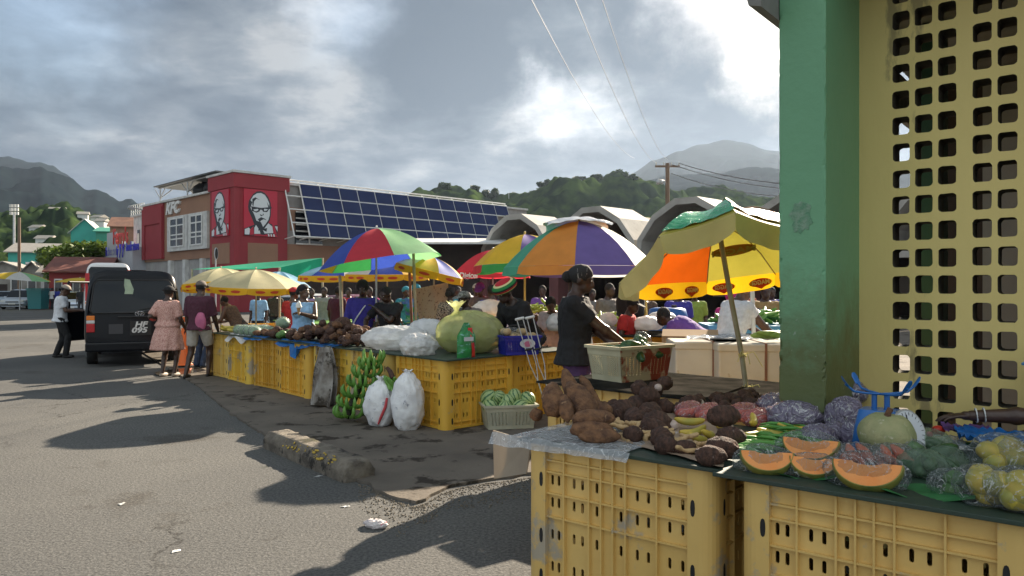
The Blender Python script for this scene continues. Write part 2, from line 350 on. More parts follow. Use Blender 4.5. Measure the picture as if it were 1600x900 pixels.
ma_hill=mat('hill_forest',(.012,.024,.012),(.05,.078,.024),.085,1,1,spec=0,bs=.35,det=7,lo=.42,hi=.62)
ridge('mountain',[(-700,330),(-300,270),(-100,235),(0,247),(30,246),(60,251),(80,258),(100,270),(125,290),(160,330),(260,400)],1300,2300,ma_mtn,14,110)
ridge('mountain',[(-500,300),(-200,240),(0,257),(20,263),(45,265),(65,262),(80,270),(105,282),(130,294),(150,291),(165,300),(185,312),(205,310),(215,318),(250,345),(330,400)],800,1400,ma_mtn,12,70)
ridge('mountain',[(800,440),(900,320),(960,285),(985,272),(1020,250),(1060,235),(1100,224),(1135,219),(1170,221),(1200,232),(1260,250),(1400,290),(1700,350)],1300,2200,ma_mtn,12,120)
ridge('mountain',[(880,400),(960,310),(1000,287),(1050,276),(1100,268),(1160,262),(1215,262),(1300,262),(1500,280),(1900,330)],700,1200,ma_mtn,9,60)
ridge('hill',[(-300,330),(-100,345),(0,335),(40,328),(75,322),(100,321),(125,326),(150,335),(180,345),(205,352),(260,372),(330,410)],160,330,ma_hill,5.5,13,420,70)
ridge('hill',[(560,330),(620,310),(660,302),(690,297),(740,299),(760,305),(800,309),(830,303),(850,292),(870,289),(900,284),(930,280),(960,274),(985,279),(1010,287),(1050,295),(1100,300),(1215,310),(1600,330)],230,430,ma_hill,5.5,14,460,60)
# ================= trees
ma_bark=mat('bark',(.09,.065,.045),(.05,.038,.03),6,.95,.6)
def leafmat(n,a,b_):return mat(n,a,b_,1.2,.6,trans=.25)
ma_lf=[leafmat('leaf_dark',(.02,.045,.012),(.05,.085,.02)),leafmat('leaf_bright',(.07,.13,.02),(.15,.2,.035)),leafmat('leaf_mid',(.035,.07,.018),(.07,.12,.03))]
def tree(label,x,y,h,rw,rh,m,n=1600,ls=.22,z0=0,group=None,name='tree',seed=1,droop=.2):
    rnd=random.Random(seed);t=thing(name,label,'tree',(x,y,z0),rnd.random()*360,group)
    b=B();top=V((rnd.uniform(-.3,.3)*rw*.4,0,h-rh*.9));b.tube([(0,0,-.3),(0,0,h*.2),top*.55+V((.1,0,0)),top],[h*.035,h*.03,h*.022,h*.012])
    cl=[]
    for i in range(rnd.randint(9,13)):
        a=rnd.random()*6.28;rr=rw*math.sqrt(rnd.random())*.8;c=V((rr*math.cos(a),rr*math.sin(a),h-rh+rnd.uniform(-.6,.75)*rh*(1-.5*(rr/rw)**2)));cl.append((c,rnd.uniform(.3,.5)*min(rw,rh*1.4)))
        b.tube([top*rnd.uniform(.5,1),top*.4+c*.5,c],[h*.014,h*.009,h*.004],6)
    b.build('trunk',ma_bark,t)
    b=B()
    for i in range(n):
        c,r=cl[rnd.randrange(len(cl))];u=V((rnd.gauss(0,1),rnd.gauss(0,1),rnd.gauss(0,1))).normalized()
        p=c+u*r*rnd.uniform(.55,1.08);p.z=c.z+(p.z-c.z)*.75;s=ls*rnd.uniform(.6,1.4)
        X=M.Translation(p)@rot(rnd.uniform(-50,50),rnd.uniform(-50,50),rnd.random()*360)
        b.add([(-s,-.1*s,0),(0,-s*.5,-.1*s),(s,0,-.25*s),(0,s*.5,-.1*s)],[(0,1,2,3)],0,False,X)
    b.build('crown',m,t);return t
p=P(125,410,70);tree('broad bright green tree behind the rusty red shack roof',p.x,70,6.4,3.3,2.6,ma_lf[1],5200,.26,seed=3)
p=P(98,410,76);tree('darker green tree beside the turquoise building',p.x,76,6.0,2.6,2.2,ma_lf[2],3000,.26,seed=5)
hd=sorted([(693,290,7,5),(741,293,9,3.2),(766,300,8,6),(806,304,7,4.5),(852,286,9,6),(880,285,6,5),(905,279,5,5),(968,270,6,5),(835,300,6,6),(930,276,5,5),(985,276,5,5)])
for i,(px,py,hh,rw) in enumerate(hd):
    d=425.;p=P(px,py,d);tree(['first','second','third','fourth','fifth','sixth','seventh','eighth','ninth','tenth','last'][i]+' hilltop tree from the left along the hazy far ridge',p.x,d,hh,rw*.9,hh*.42,ma_lf[0],900,.9,z0=p.z-hh*.75,group='trees along the far ridge',seed=i+20)
# ================= air
hzb=B().box((0,1750,222),(9500,6300,452)).build('haze',None or mat('dummy',(1,1,1)))
m=bpy.data.materials.new('haze_air');m.use_nodes=True;t=m.node_tree
t.nodes.remove(t.nodes['Principled BSDF']);pv=t.nodes.new('ShaderNodeVolumePrincipled');pv.inputs['Color'].default_value=(.60,.76,1,1);pv.inputs['Density'].default_value=.00007
pv.inputs['Anisotropy'].default_value=.5
t.links.new(pv.outputs[0],t.nodes['Material Output'].inputs['Volume']);hzb.data.materials.clear();hzb.data.materials.append(m);hzb['kind']='stuff'
# ================= buildings
U=V((.7071,.7071,0));W_=V((-.7071,.7071,0));C0=V((-19.1,52,0))
def hit(px,O,D):
    r=(px-800)/F;t=(O.x-r*O.y)/(r*D.y-D.x);return t,O.y+t*D.y
def zz(py,d):return CH+(CY-py)/F*d
ma_red=mat('red_stucco',(.29,.035,.045),(.25,.03,.038),.7,.8,.15,bs=30)
ma_brn=mat('tan_stucco',(.30,.165,.105),(.26,.145,.095),.6,.85,.15,bs=30)
ma_cap=mat('pale_trim',(.62,.62,.6),(.45,.45,.44),2,.7)
ma_gry=mat('grey_render',(.33,.32,.31),(.26,.25,.24),1.5,.85,.1)
ma_gl=mat('window_glass',(.012,.014,.018),None,rough=.08,spec=.8)
ma_blk=mat('black_plastic',(.012,.012,.013),None,rough=.5)
ma_wht=mat('white_paint',(.72,.72,.70),(.6,.6,.58),3,.5)
ma_stl=mat('galvanised_steel',(.55,.56,.57),(.4,.41,.42),3,.4,metal=.6)
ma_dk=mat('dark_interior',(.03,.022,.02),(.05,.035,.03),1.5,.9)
k=thing('restaurant_building','two storey red and tan chicken restaurant with portrait signs and sloping solar panels','building',C0,45)
Hs=9.8
b=B();b.bx(0,3.97,0,4.0,0,Hs-.35);b.bx(-.12,4.09,-.12,4.12,Hs-1.15,Hs-.15);b.bx(-.05,.35,-.06,.34,0,Hs-1.15);b.build('tower',ma_red,k,bevel=.03)
B().bx(-.2,4.17,-.2,4.2,Hs-.14,Hs+.02).build('parapet_cap',ma_cap,k)
B().bx(-.03,0.0,.75,3.6,3.4,4.85).build('tan_panel',ma_brn,k);B().bx(.95,3.2,-.03,0.0,3.4,4.85).build('tan_panel',ma_brn,k)
# left wing
zr=8.65
tL=lambda px:hit(px,C0+U*.25,W_)[0]
def zL(px,py):return zz(py,hit(px,C0+U*.25,W_)[1])
y1=tL(226)
B().bx(.25,9,4.01,y1,3.9,zr).build('upper_wall',ma_brn,k)
b=B();ya=tL(257);b.bx(.10,.25,ya,y1,4.1,zr-.02);b.bx(.0,.1,ya,ya+.5,4.1,zr-.3);b.bx(.0,.1,y1-.6,y1,4.1,zr-.3);b.bx(.0,.1,ya+.5,y1-.6,7.0,zr-.3);b.build('red_panel',ma_red,k)
B().bx(0.05,9,3.9,y1+.1,zr,zr+.16).build('roof_edge',ma_cap,k)
b=B();b.bx(.35,9,4.01,y1,0,3.9);b.build('lower_wall',ma_gry,k)
for px in (268,291,318):y=tL(px);B().bx(.05,.35,y-.25,y+.25,0,3.9).build('column',ma_cap,k)
for (xa,xb) in ((271,292),(303,321)):
    yb,ya2=tL(xa),tL(xb);z0,z1=4.95,7.15
    o=B().bx(.02,.25,ya2-.75,yb+.75,z0-.35,z1+.2).build('window_surround',ma_cap,k,bevel=.02)
    B().bx(-.01,.02,ya2,yb,z0,z1).build('pane',ma_gl,o)
    b=B();w_=.07
    for y in (ya2,(ya2+yb)/2,yb):b.bx(-.05,-.01,y-w_,y+w_,z0-.05,z1+.05)
    for q in (0,.27,.42,.75,1):z=z0+(z1-z0)*q;b.bx(-.045,-.012,ya2,yb,z-.05,z+.05)
    b.build('window_frame',ma_wht,o)
# right wing with solar panels
x1=hit(800,C0+W_*.3,U)[0]+2
b=B();b.bx(3.98,x1,.3,9,4.9,9.2);b.build('upper_wall',ma_gry,k)
B().bx(3.98,x1,.2,9,3.2,4.9).build('tan_band',ma_brn,k)
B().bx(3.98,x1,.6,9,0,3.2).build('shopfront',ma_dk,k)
B().bx(3.98,x1,.1,9,9.2,9.36).build('roof_edge',ma_cap,k)
B().bx(4.3,6.2,.26,.3,5.9,7.6).build('tan_panel',ma_brn,k)
for xa,xb,za,zb in ((4.7,6.9,4.95,7.3),(16,17.6,4.6,5.3)):
    o=B().bx(xa,xb,.12,.3,za,zb).build('window',ma_gl,k)
    b=B();n=5 if xb-xa>1.8 else 1
    for i in range(n+1):z=za+(zb-za)*i/n;b.bx(xa,xb,.06,.12,z-.05,z+.05)
    b.bx((xa+xb)/2-.05,(xa+xb)/2+.05,.06,.12,za,zb);b.build('window_frame',ma_wht,o)
xs0,xs1=4.99,26.4;nc=13;cw=(xs1-xs0)/nc;T0=V((0,.1,9.38));T1=V((0,-1.45,5.39))
ma_pv=mat('solar_cell',(.012,.02,.075),(.016,.027,.09),.8,.18,spec=.35)
sa=thing('solar_array','long sloping rack of blue solar panels along the restaurant roof','solar panels',C0,45)
q=(T1-T0);dn=q.normalized();nn=V((0,-dn.z,dn.y)) if -dn.z>0 else V((0,dn.z,-dn.y))
nn=V((0,-abs(dn.z),abs(dn.y)));ang=math.degrees(math.atan2(-q.z,-q.y))
for i in range(nc):
    for j in range(4):
        if i==nc-1 and j>0:continue
        c=T0+q*((j+.5)/4)+V((xs0+cw*(i+.5),0,0))
        b=B();b.box(c,(cw-.12,q.length/4-.12,.05),rot(ang,0,0));b.build('solar_panel',ma_pv,sa)
b=B()
for i in range(-1,nc+1):
    x=xs0+cw*max(i,-.75);b.cyl(T0+V((x,0,0))-nn*.06,T1+V((x,0,0))-nn*.06,.055,None,6);b.cyl(V((x,.35,9.5)),T0+V((x,0,0)),.05,None,6);b.cyl(T1+V((x,0,0)),V((x,.35,5.2)),.04,None,6)
for j in range(5):
    c=T0+q*(j/4)-nn*.03;b.cyl(c+V((xs0-cw*.75,0,0)),c+V((xs1,0,0)),.06,None,6)
b.cyl((xs0-1.5,.3,9.6),(xs1,.3,9.6),.06,None,6)
b.build('frame',ma_wht,sa)
# portrait signs: flat printed panels
ma_sr=mat('sign_red',(.45,.015,.04),None,rough=.4);ma_sw=mat('sign_white',(.62,.66,.68),None,rough=.4);ma_sk=mat('sign_black',(.02,.025,.035),None,rough=.4)
head_blk=[(.12,.62),(.14,.74),(.2,.82),(.27,.9),(.38,.96),(.5,.975),(.62,.94),(.72,.86),(.79,.74),(.8,.6),(.8,.48),(.77,.36),(.72,.3),(.9,.25),(1,.26),(1,.02),(0,0),(0,.14),(.3,.24),(.24,.36),(.18,.46),(.13,.54)]
face=[(.19,.6),(.24,.72),(.19,.76),(.27,.86),(.38,.92),(.5,.935),(.61,.9),(.69,.82),(.75,.72),(.74,.6),(.77,.6),(.76,.46),(.72,.36),(.64,.27),(.56,.2),(.5,.3),(.36,.33),(.32,.42),(.27,.5),(.22,.54)]
shirtL=[(.35,.235),(.46,.12),(.48,.05),(.3,.04),(.3,.17)];shirtR=[(.72,.29),(.84,.22),(.87,.08),(.6,.06),(.55,.12)]
shl=[(.02,.02),(.02,.13),(.14,.17),(.18,.13),(.15,.02)];shr=[(.92,.23),(1,.23),(1,.12)]
blk=[[(.22,.59),(.22,.53),(.36,.5),(.45,.53),(.47,.57),(.53,.57),(.56,.53),(.68,.53),(.74,.6),(.82,.62),(.82,.65),(.5,.61),(.2,.63)],
     [(.24,.79),(.33,.83),(.46,.78),(.36,.8),(.29,.74),(.27,.63),(.24,.66)],[(.68,.75),(.74,.66),(.72,.62)],
     [(.40,.36),(.5,.41),(.62,.38),(.66,.35),(.58,.37),(.5,.34),(.46,.3)],[(.46,.46),(.5,.43),(.58,.46),(.56,.5),(.54,.45),(.48,.47)],
     [(.42,.17),(.42,.11),(.53,.14),(.66,.1),(.68,.18),(.56,.165)],[(.55,.14),(.5,.03),(.62,.03)]]
wht2=[[(.27,.565),(.30,.53),(.36,.53),(.42,.56),(.4,.585)],[(.58,.57),(.6,.55),(.66,.56),(.7,.59),(.6,.6)]]
redl=[[(.16,.12),(.27,.2),(.29,.03),(.18,.01)],[(.84,.26),(.9,.26),(.98,.06),(.88,.05)],[(.3,.035),(.98,.05),(.98,.0),(.3,.0)]]
bars=[[(.7+.08*i,.055),(.74+.08*i,.055),(.755+.08*i,.0),(.715+.08*i,.0)] for i in range(3)]
def portrait(X,wd,ht):
    s=thing('portrait_sign','','sign')
    del s['category'];del s['label'];s.parent=k;s.matrix_local=X;s.name='portrait_sign'
    B().box((wd/2,ht/2,-.02),(wd,ht,.12)).build('backing',ma_sr,s)
    def lay(ps,z,m,nm):
        b=B()
        for p_ in ps:b.poly([(x*wd,y*ht) for x,y in p_],.008,0,M.Translation((0,0,z)))
        b.build(nm,m,s)
    lay([head_blk],.042,ma_sk,'head_outline');lay([face,shirtL,shirtR,shl,shr],.052,ma_sw,'face_print');lay(redl,.052,ma_sr,'apron_print');lay(blk,.062,ma_sk,'glasses_print');lay(wht2+bars,.072,ma_sw,'highlight_print')
X=M(((1,0,0,.62),(0,0,-1,-.07),(0,1,0,5.35),(0,0,0,1)));portrait(X,2.5,3.25)
X=M(((0,0,-1,-.07),(-1,0,0,3.45),(0,1,0,5.35),(0,0,0,1)));portrait(X,2.75,3.25)
# restaurant letters
X=M(((0,0,-1,.2),(-1,0,0,(tL(258)+tL(285))/2),(0,1,0,zL(271,326)),(0,0,0,1)))
text('KFC',1.25,X,ma_wht,k,.1,.055,.25,sx=1.15)
# roof canopy with tanks
rt=thing('roof_canopy','steel frame canopy with black water tanks on the restaurant roof','roof canopy',C0,45)
ya,yb=4.3,tL(236);zc=zr+.15;zt=zr+1.5
b=B()
for y in (ya+.4,(ya+yb)/2,yb-.3):
    for x in (.9,3.6):
        b.cyl((x,y,zc),(x,y,zt),.06,None,6)
        for sx,sy in ((0,1.2),(0,-1.2),(1,0)):b.cyl((x,y,zc+.5),(x+sx,y+sy,zt),.04,None,6)
b.cyl((.9,ya,zt),(.9,yb,zt),.06,None,6);b.cyl((3.6,ya,zt),(3.6,yb,zt),.06,None,6);b.build('frame',ma_stl,rt)
b=B();b.box((2.1,(ya+yb)/2,zt+.1),(3.2,yb-ya+.3,.08),rot(0,1,0));b.build('canopy_roof',mat('grey_sheet',(.10,.105,.11),(.07,.075,.08),1,.5),rt)
for i in range(3):
    y=ya+1.6+i*2.1;t=thing('water_tank',['black water tank nearest the tower under the roof canopy','middle black water tank under the roof canopy','black water tank at the far end under the roof canopy'][i],'water tank',C0+U*2.2+W_*y+V((0,0,zc)),45,'water tanks on the restaurant roof')
    b=B();b.loft([((0,0,z),(r_,0,0),(0,r_,0)) for z,r_ in ((0,.85),(.1,.9),(.5,.88),(.5,.92),(.75,.92),(.8,.88),(1.0,.85),(1.2,.6),(1.3,.3))],20);b.build('tank_body',ma_blk,t)
    B().cyl((0,0,1.3),(0,0,1.4),.25).build('tank_lid',ma_blk,t)
ln=thing('security_floodlight','small floodlight on the restaurant parapet corner','floodlight',C0+U*.1+W_*(y1-.2)+V((0,0,zr-.3)),45)
B().cyl((0,0,0),(-.8,0,.15),.05).build('bracket',ma_stl,ln);B().box((-1,0,.1),(.45,.3,.25),rot(0,25,0)).build('lamp_head',ma_stl,ln)
# neighbouring shop with grey fascia
s=thing('shop_building','pale shop building with grey fascia sign left of the restaurant','building',C0,45)
y2=tL(168);yw=tL(206)
B().bx(.4,8,y1+.05,yw,3.2,8.0).build('upper_wall',ma_cap,s);B().bx(.6,8,yw,y2,3.2,4.6).build('rear_wall',ma_gry,s)
B().bx(.9,8,y1+.05,y2,0,3.2).build('shopfront',ma_gry,s)
b=B();
for i in range(6):y=y1+1+(y2-y1-1.5)*i/5;b.bx(.8,.9,y,y+(y2-y1)*.12,.4,2.9)
b.build('shop_window',ma_gl,s)
B().bx(.2,8,y1+.05,yw+.3,8.0,8.15).build('roof_edge',ma_cap,s)
b=B()
for i in range(7):
    y=y1+.3+(yw-y1)*i/6;b.cyl((.3,y,8.15),(.3,y,9.05),.035,None,6)
for z in (8.4,8.7,9.05):b.cyl((.3,y1+.3,z),(.3,yw+.4,z),.03,None,6)
b.build('railing',ma_wht,s)
B().bx(.35,.4,y1+1.6,y1+2.1,5.6,6.8).build('window',ma_gl,s)
ma_fas=mat('fascia_grey',(.40,.41,.44),(.36,.37,.40),1,.5)
fs=B().bx(-.7,.6,y1+.1,y2,3.25,5.25).build('fascia',ma_fas,s)
ma_bl=mat('sign_blue',(.03,.03,.45),None,rough=.4);ma_rl=mat('sign_letter_red',(.55,.04,.03),None,rough=.4)
def onf(px,py,x=-.72):
    t,d=hit(px,C0+U*x,W_);return M(((0,0,-1,x),(-1,0,0,t),(0,1,0,zz(py,d)),(0,0,0,1)))
text("ladies only",1.1,onf(175,393),ma_bl,s,.03,.02,sx=.72);text("book store",1.1,onf(207,385),ma_bl,s,.03,.02,sx=.62)
B().bx(-.75,-.68,hit(196,C0,W_)[0],hit(181,C0,W_)[0],4.4,6.7).build('sign_board',ma_fas,s)
text("Ferry's",1.9,onf(188,370,-.8),ma_rl,s,.03,.03,sx=.75)
text("y y",1.7,onf(190,386,-.82),ma_bl,s,.03,.01,sx=.6)
# houses beyond
def house(label,pa,pb,yb,ye,yr,d,wm,rm,gable=False,dep=6,win=3,name='house',ov=.4,dm=None,cat='house'):
    a=P(pa,450,d);c=P(pb,450,d);w=c.x-a.x;ze=zz(ye,d);zrg=zz(yr,d+(0 if gable else dep/2))
    t=thing(name,label,cat,((a.x+c.x)/2,d,0),math.degrees(math.atan2(-(a.x+c.x)/2,d))*.6)
    b=B();b.bx(-w/2,w/2,0,dep,0,ze)
    if gable:b.add([(-w/2,0,ze),(w/2,0,ze),(0,0,zrg),(-w/2,dep,ze),(w/2,dep,ze),(0,dep,zrg)],[(0,1,2),(5,4,3)])
    b.build('wall',wm,t);b=B();h=w/2+ov
    if gable:
        s_=(zrg-ze)/(w/2);zl=ze-ov*s_
        for sg in (-1,1):b.add([(sg*h,-ov,zl),(0,-ov,zrg+.03),(0,dep+ov,zrg+.03),(sg*h,dep+ov,zl),(sg*h,-ov,zl+.1),(0,-ov,zrg+.13),(0,dep+ov,zrg+.13),(sg*h,dep+ov,zl+.1)],[(0,1,2,3),(4,5,6,7),(0,1,5,4),(1,2,6,5),(2,3,7,6),(3,0,4,7)])
    else:
        zl=ze-.1
        for y0,y3 in ((-ov,dep/2),(dep+ov,dep/2)):b.add([(-h,y0,zl),(h,y0,zl),(h,y3,zrg),(-h,y3,zrg),(-h,y0,zl+.12),(h,y0,zl+.12),(h,y3,zrg+.12),(-h,y3,zrg+.12)],[(0,1,2,3),(4,5,6,7),(0,1,5,4),(1,2,6,5),(2,3,7,6),(3,0,4,7)])
    b.build('roof',rm,t,fixn=True)
    for i in range(win):
        x=-w/2+w*(i+.5)/win;f=B().bx(x-w/win*.22,x+w/win*.22,-.06,0,ze*.42,ze*.8).build('window',ma_wht,t);B().bx(x-w/win*.17,x+w/win*.17,-.1,-.06,ze*.46,ze*.76).build('pane',ma_gl,f)
    if dm:B().bx(-w*.1,w*.08,-.05,0,0,min(2.1,ze*.7)).build('door',dm,t)
    return t
ma_teal=mat('turquoise_wall',(.05,.36,.30),(.045,.31,.26),.8,.8);ma_teald=mat('green_wall',(.045,.28,.2),(.04,.24,.18),.8,.8)
ma_tin=mat('weathered_tin',(.34,.33,.30),(.22,.2,.18),1.5,.6,.2,stretch=(1,6,1));ma_rust=mat('rusty_tin',(.19,.065,.045),(.13,.045,.035),1.2,.7,.3);ma_shk=mat('shack_wall',(.32,.30,.27),(.2,.185,.165),1.2,.9)
ma_rdw=mat('red_wall',(.24,.03,.03),None,rough=.8);ma_brr=mat('brown_house',(.28,.14,.09),(.2,.1,.07),1,.8)
house('turquoise house with a long pale roof left of the bright green tree',20,112,460,394,382,92,ma_teal,ma_tin,dep=9,win=5)
house('turquoise gabled hall rising behind the bright green tree',113,152,460,362,343,125,ma_teal,ma_cap,gable=True,win=2)
house('long turquoise block adjoining the gabled hall',153,214,460,362,357,122,ma_teald,ma_teald,win=4)
house('brown house with a tan roof behind the grey shop sign',174,214,460,354,341,112,ma_brr,ma_brr,win=3)
house('weathered shack with a pale gable at the far left',-30,40,460,424,410,74,ma_shk,ma_tin,gable=True,win=2,dm=ma_dk)
house('grey gabled shack in the middle of the shack row',36,64,460,425,410,72,ma_shk,ma_tin,gable=True,win=1,dm=ma_dk)
house('small whitewashed shack beside the rusty roof',66,96,460,427,413,70,ma_cap,ma_tin,win=2,dm=ma_dk)
house('red walled shack under a broad rusty roof',82,158,460,424,404,62,ma_rdw,ma_rust,dep=7,win=3,dm=ma_dk)
for i,(px,py,w) in enumerate(((90,327,9),(130,334,6),(155,339,7),(160,345,5),(60,355,6),(185,352,6),(108,343,6),(72,372,7),(30,349,5))):
    d=290-(py-325)*1.6;p=P(px,py,d);w*=.55;t=thing('hillside_house',['pale house highest on the green hillside, below the dark mountain','pale house on the hillside right above the turquoise gabled hall','pale house on the hillside left of the brown tan roofed house','widest pale house beside the brown house on the hillside','pale house low on the hillside above the long pale roof','pale house on the hillside at the right, nearest the restaurant','pale house on the hillside between the mast and the gabled hall','lowest pale house on the hillside behind the bright tree','pale house on the hillside beside the stadium light mast'][i],'house',(p.x,p.y,p.z-4.5),random.uniform(-30,30),'pale houses on the hillside')
    B().bx(-w/2,w/2,-2,2,0,4.2).build('wall',ma_wht,t);b=B();b.add([(-w/2-.4,-2.5,4.2),(w/2+.4,-2.5,4.2),(w/2+.4,0,5.3),(-w/2-.4,0,5.3),(-w/2-.4,2.5,4.2),(w/2+.4,2.5,4.2)],[(0,1,2,3),(3,2,5,4),(0,3,4),(1,5,2)]);b.build('roof',ma_tin,t)
# ================= arched market hall
A0=V((-2.03,48,-.15));hm=thing('market_hall','covered market with a row of white faceted concrete arches','market hall',A0,-45)
# local x runs along the front, local y goes back
pr=[(0,3.3),(.12,4.35),(1.05,5.55),(2.35,6.3),(3.65,6.3),(4.95,5.55),(5.88,4.35),(6,3.3)]
pin=[(.28,3.3),(.4,4.25),(1.2,5.28),(2.45,5.98),(3.55,5.98),(4.8,5.28),(5.6,4.25),(5.72,3.3)]
ma_arch=mat('white_concrete',(.42,.40,.37),(.30,.29,.265),.9,.8,.15,c3=(.25,.235,.21),lo3=.62,sc3=1.4)
ma_vault=mat('brown_roof',(.17,.105,.075),(.12,.08,.06),.8,.85)
for i in range(5):
    X0=i*6.0
    def shell(y0,y1,m,nm,dz=0,sc=1.):
        b=B();n=len(pr);vs=[]
        for y in (y0,y1):
            vs+=[(X0+3+(x-3)*sc,y,3.3+(z-3.3)*sc+dz) for x,z in pr]+[(X0+3+(x-3)*sc,y,3.3+(z-3.3)*sc+dz) for x,z in pin]
        fs=[]
        for j in range(n-1):
            fs+=[(j,j+1,n+j+1,n+j),(2*n+j+1,2*n+j,3*n+j,3*n+j+1),(j+1,j,2*n+j,2*n+j+1),(n+j,n+j+1,3*n+j+1,3*n+j)]
        b.add(vs,fs);b.build(nm,m,hm,fixn=True)
    shell(0,3.0,ma_arch,'arch_shell');shell(3.0,17,ma_vault,'vault_roof',-.12,.93)
for i in range(6):B().bx(i*6-.35,i*6+.35,.3,1.2,0,3.5).build('pillar',mat('maroon_pillar',(.16,.05,.05),(.1,.04,.04),1,.8),hm)
for i in range(11):
    if i%2:B().bx(i*3-.15,i*3+.15,5,5.3,0,3.3).build('inner_post',ma_brr,hm)
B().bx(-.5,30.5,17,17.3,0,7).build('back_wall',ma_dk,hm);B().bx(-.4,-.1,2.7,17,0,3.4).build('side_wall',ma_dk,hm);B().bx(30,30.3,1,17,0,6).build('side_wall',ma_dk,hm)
b=B();b.bx(-.3,30.3,.6,1.0,3.05,3.45);b.build('front_beam',ma_arch,hm)
for i in range(6):
    B().bx(i*6+1.2-.4,i*6+1.2+1.6,16.8,17,1.2,2.8).build('window',mat('hall_window',(.35,.3,.25),None),hm)
# low plain annex joining hall and restaurant, with a white awning
t=thing('awning_shop','low dark shop with a white awning between restaurant and hall','building',P(715,450,47),0)
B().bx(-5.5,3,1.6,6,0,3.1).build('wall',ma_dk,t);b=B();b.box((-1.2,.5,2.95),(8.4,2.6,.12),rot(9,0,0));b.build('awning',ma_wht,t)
# ================= green column and breeze block wall
rb=thing('breeze_block_building','market building with yellow pierced block wall and green corner column','building',(0,0,0),-38.7)
def ywall():
    m=mat('yellow_block',(.72,.57,.22),(.62,.49,.18),1.1,.75,.25,bs=14,c3=(.34,.27,.12),lo3=.62,sc3=3.5,stretch=(1,1,.28),det=8);return m
ma_yw=ywall()
b=B();x0w,x1w,zb,zt=-1.237,1.6,.765,4.2;y0w,y1w=4.96,5.14
cols=[];x=-1.004;gk=0
while x<x1w-.1:
    for q in range(3 if gk==0 else 2):cols.append(x+q*.12)
    x+=(.24 if gk==0 else .12)+.173;gk+=1
rows=[.84+.1575*i for i in range(22)]
hw,hh,rd=.046,.053,.02
def holeline(n=5):
    o=[]
    for cx,cz,a in ((hw-rd,hh-rd,0),(-(hw-rd),hh-rd,90),(-(hw-rd),-(hh-rd),180),(hw-rd,-(hh-rd),270)):
        for i in range(n):t=R(a+90*i/(n-1));o.append((cx+rd*math.cos(t),cz+rd*math.sin(t)))
    return o
hl=holeline()
def hcell(b,xa,xb,za,zb_,cx,cz,y0,y1,hl,mi=0,jit=0.,inner=0):
    n=len(hl);out=[]
    for (hx,hz) in hl:
        hx+=random.uniform(-jit,jit);hz+=random.uniform(-jit,jit)
        tx=((xb-cx)/hx if hx>0 else (xa-cx)/hx) if abs(hx)>1e-6 else 1e9;tz=((zb_-cz)/hz if hz>0 else (za-cz)/hz) if abs(hz)>1e-6 else 1e9
        t=min(tx,tz);out.append((cx+hx*t,cz+hz*t,cx+hx,cz+hz))
    # snap the outer ring to the cell corners
    for (qx,qz) in ((xa,za),(xb,za),(xb,zb_),(xa,zb_)):
        j=min(range(n),key=lambda i:(out[i][0]-qx)**2+(out[i][1]-qz)**2);out[j]=(qx,qz,out[j][2],out[j][3])
    vs=[];
    for y in (y0,y1):vs+=[(o[0],y,o[1]) for o in out]+[(o[2],y,o[3]) for o in out]
    fs=[]
    for i in range(n):
        j=(i+1)%n;fs+=[(i,n+i,n+j,j),(2*n+i,2*n+j,3*n+j,3*n+i)]
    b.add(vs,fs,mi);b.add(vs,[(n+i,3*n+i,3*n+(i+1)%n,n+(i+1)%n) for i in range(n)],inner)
xe=[x0w]+[(cols[i]+cols[i+1])/2 for i in range(len(cols)-1)]+[x1w]
ze=[zb]+[(rows[i]+rows[i+1])/2 for i in range(len(rows)-1)]+[zt]
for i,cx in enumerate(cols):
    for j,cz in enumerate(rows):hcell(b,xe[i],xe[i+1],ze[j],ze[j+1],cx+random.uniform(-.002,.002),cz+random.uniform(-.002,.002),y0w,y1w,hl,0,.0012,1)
b.bx(x0w,x1w,y0w,y1w,0,zb);b.build('pierced_wall',[ma_yw,mat('shaded_concrete',(.10,.085,.05),(.05,.043,.03),12,.9)],rb)  # unpainted hole sides, darkened in the colour for the shade inside them
b=B();b.bx(x0w,2.5,4.80,y0w,.66,.74);b.build('ledge',mat('olive_paint',(.10,.12,.035),(.06,.07,.03),3,.6,.3),rb,bevel=.01)
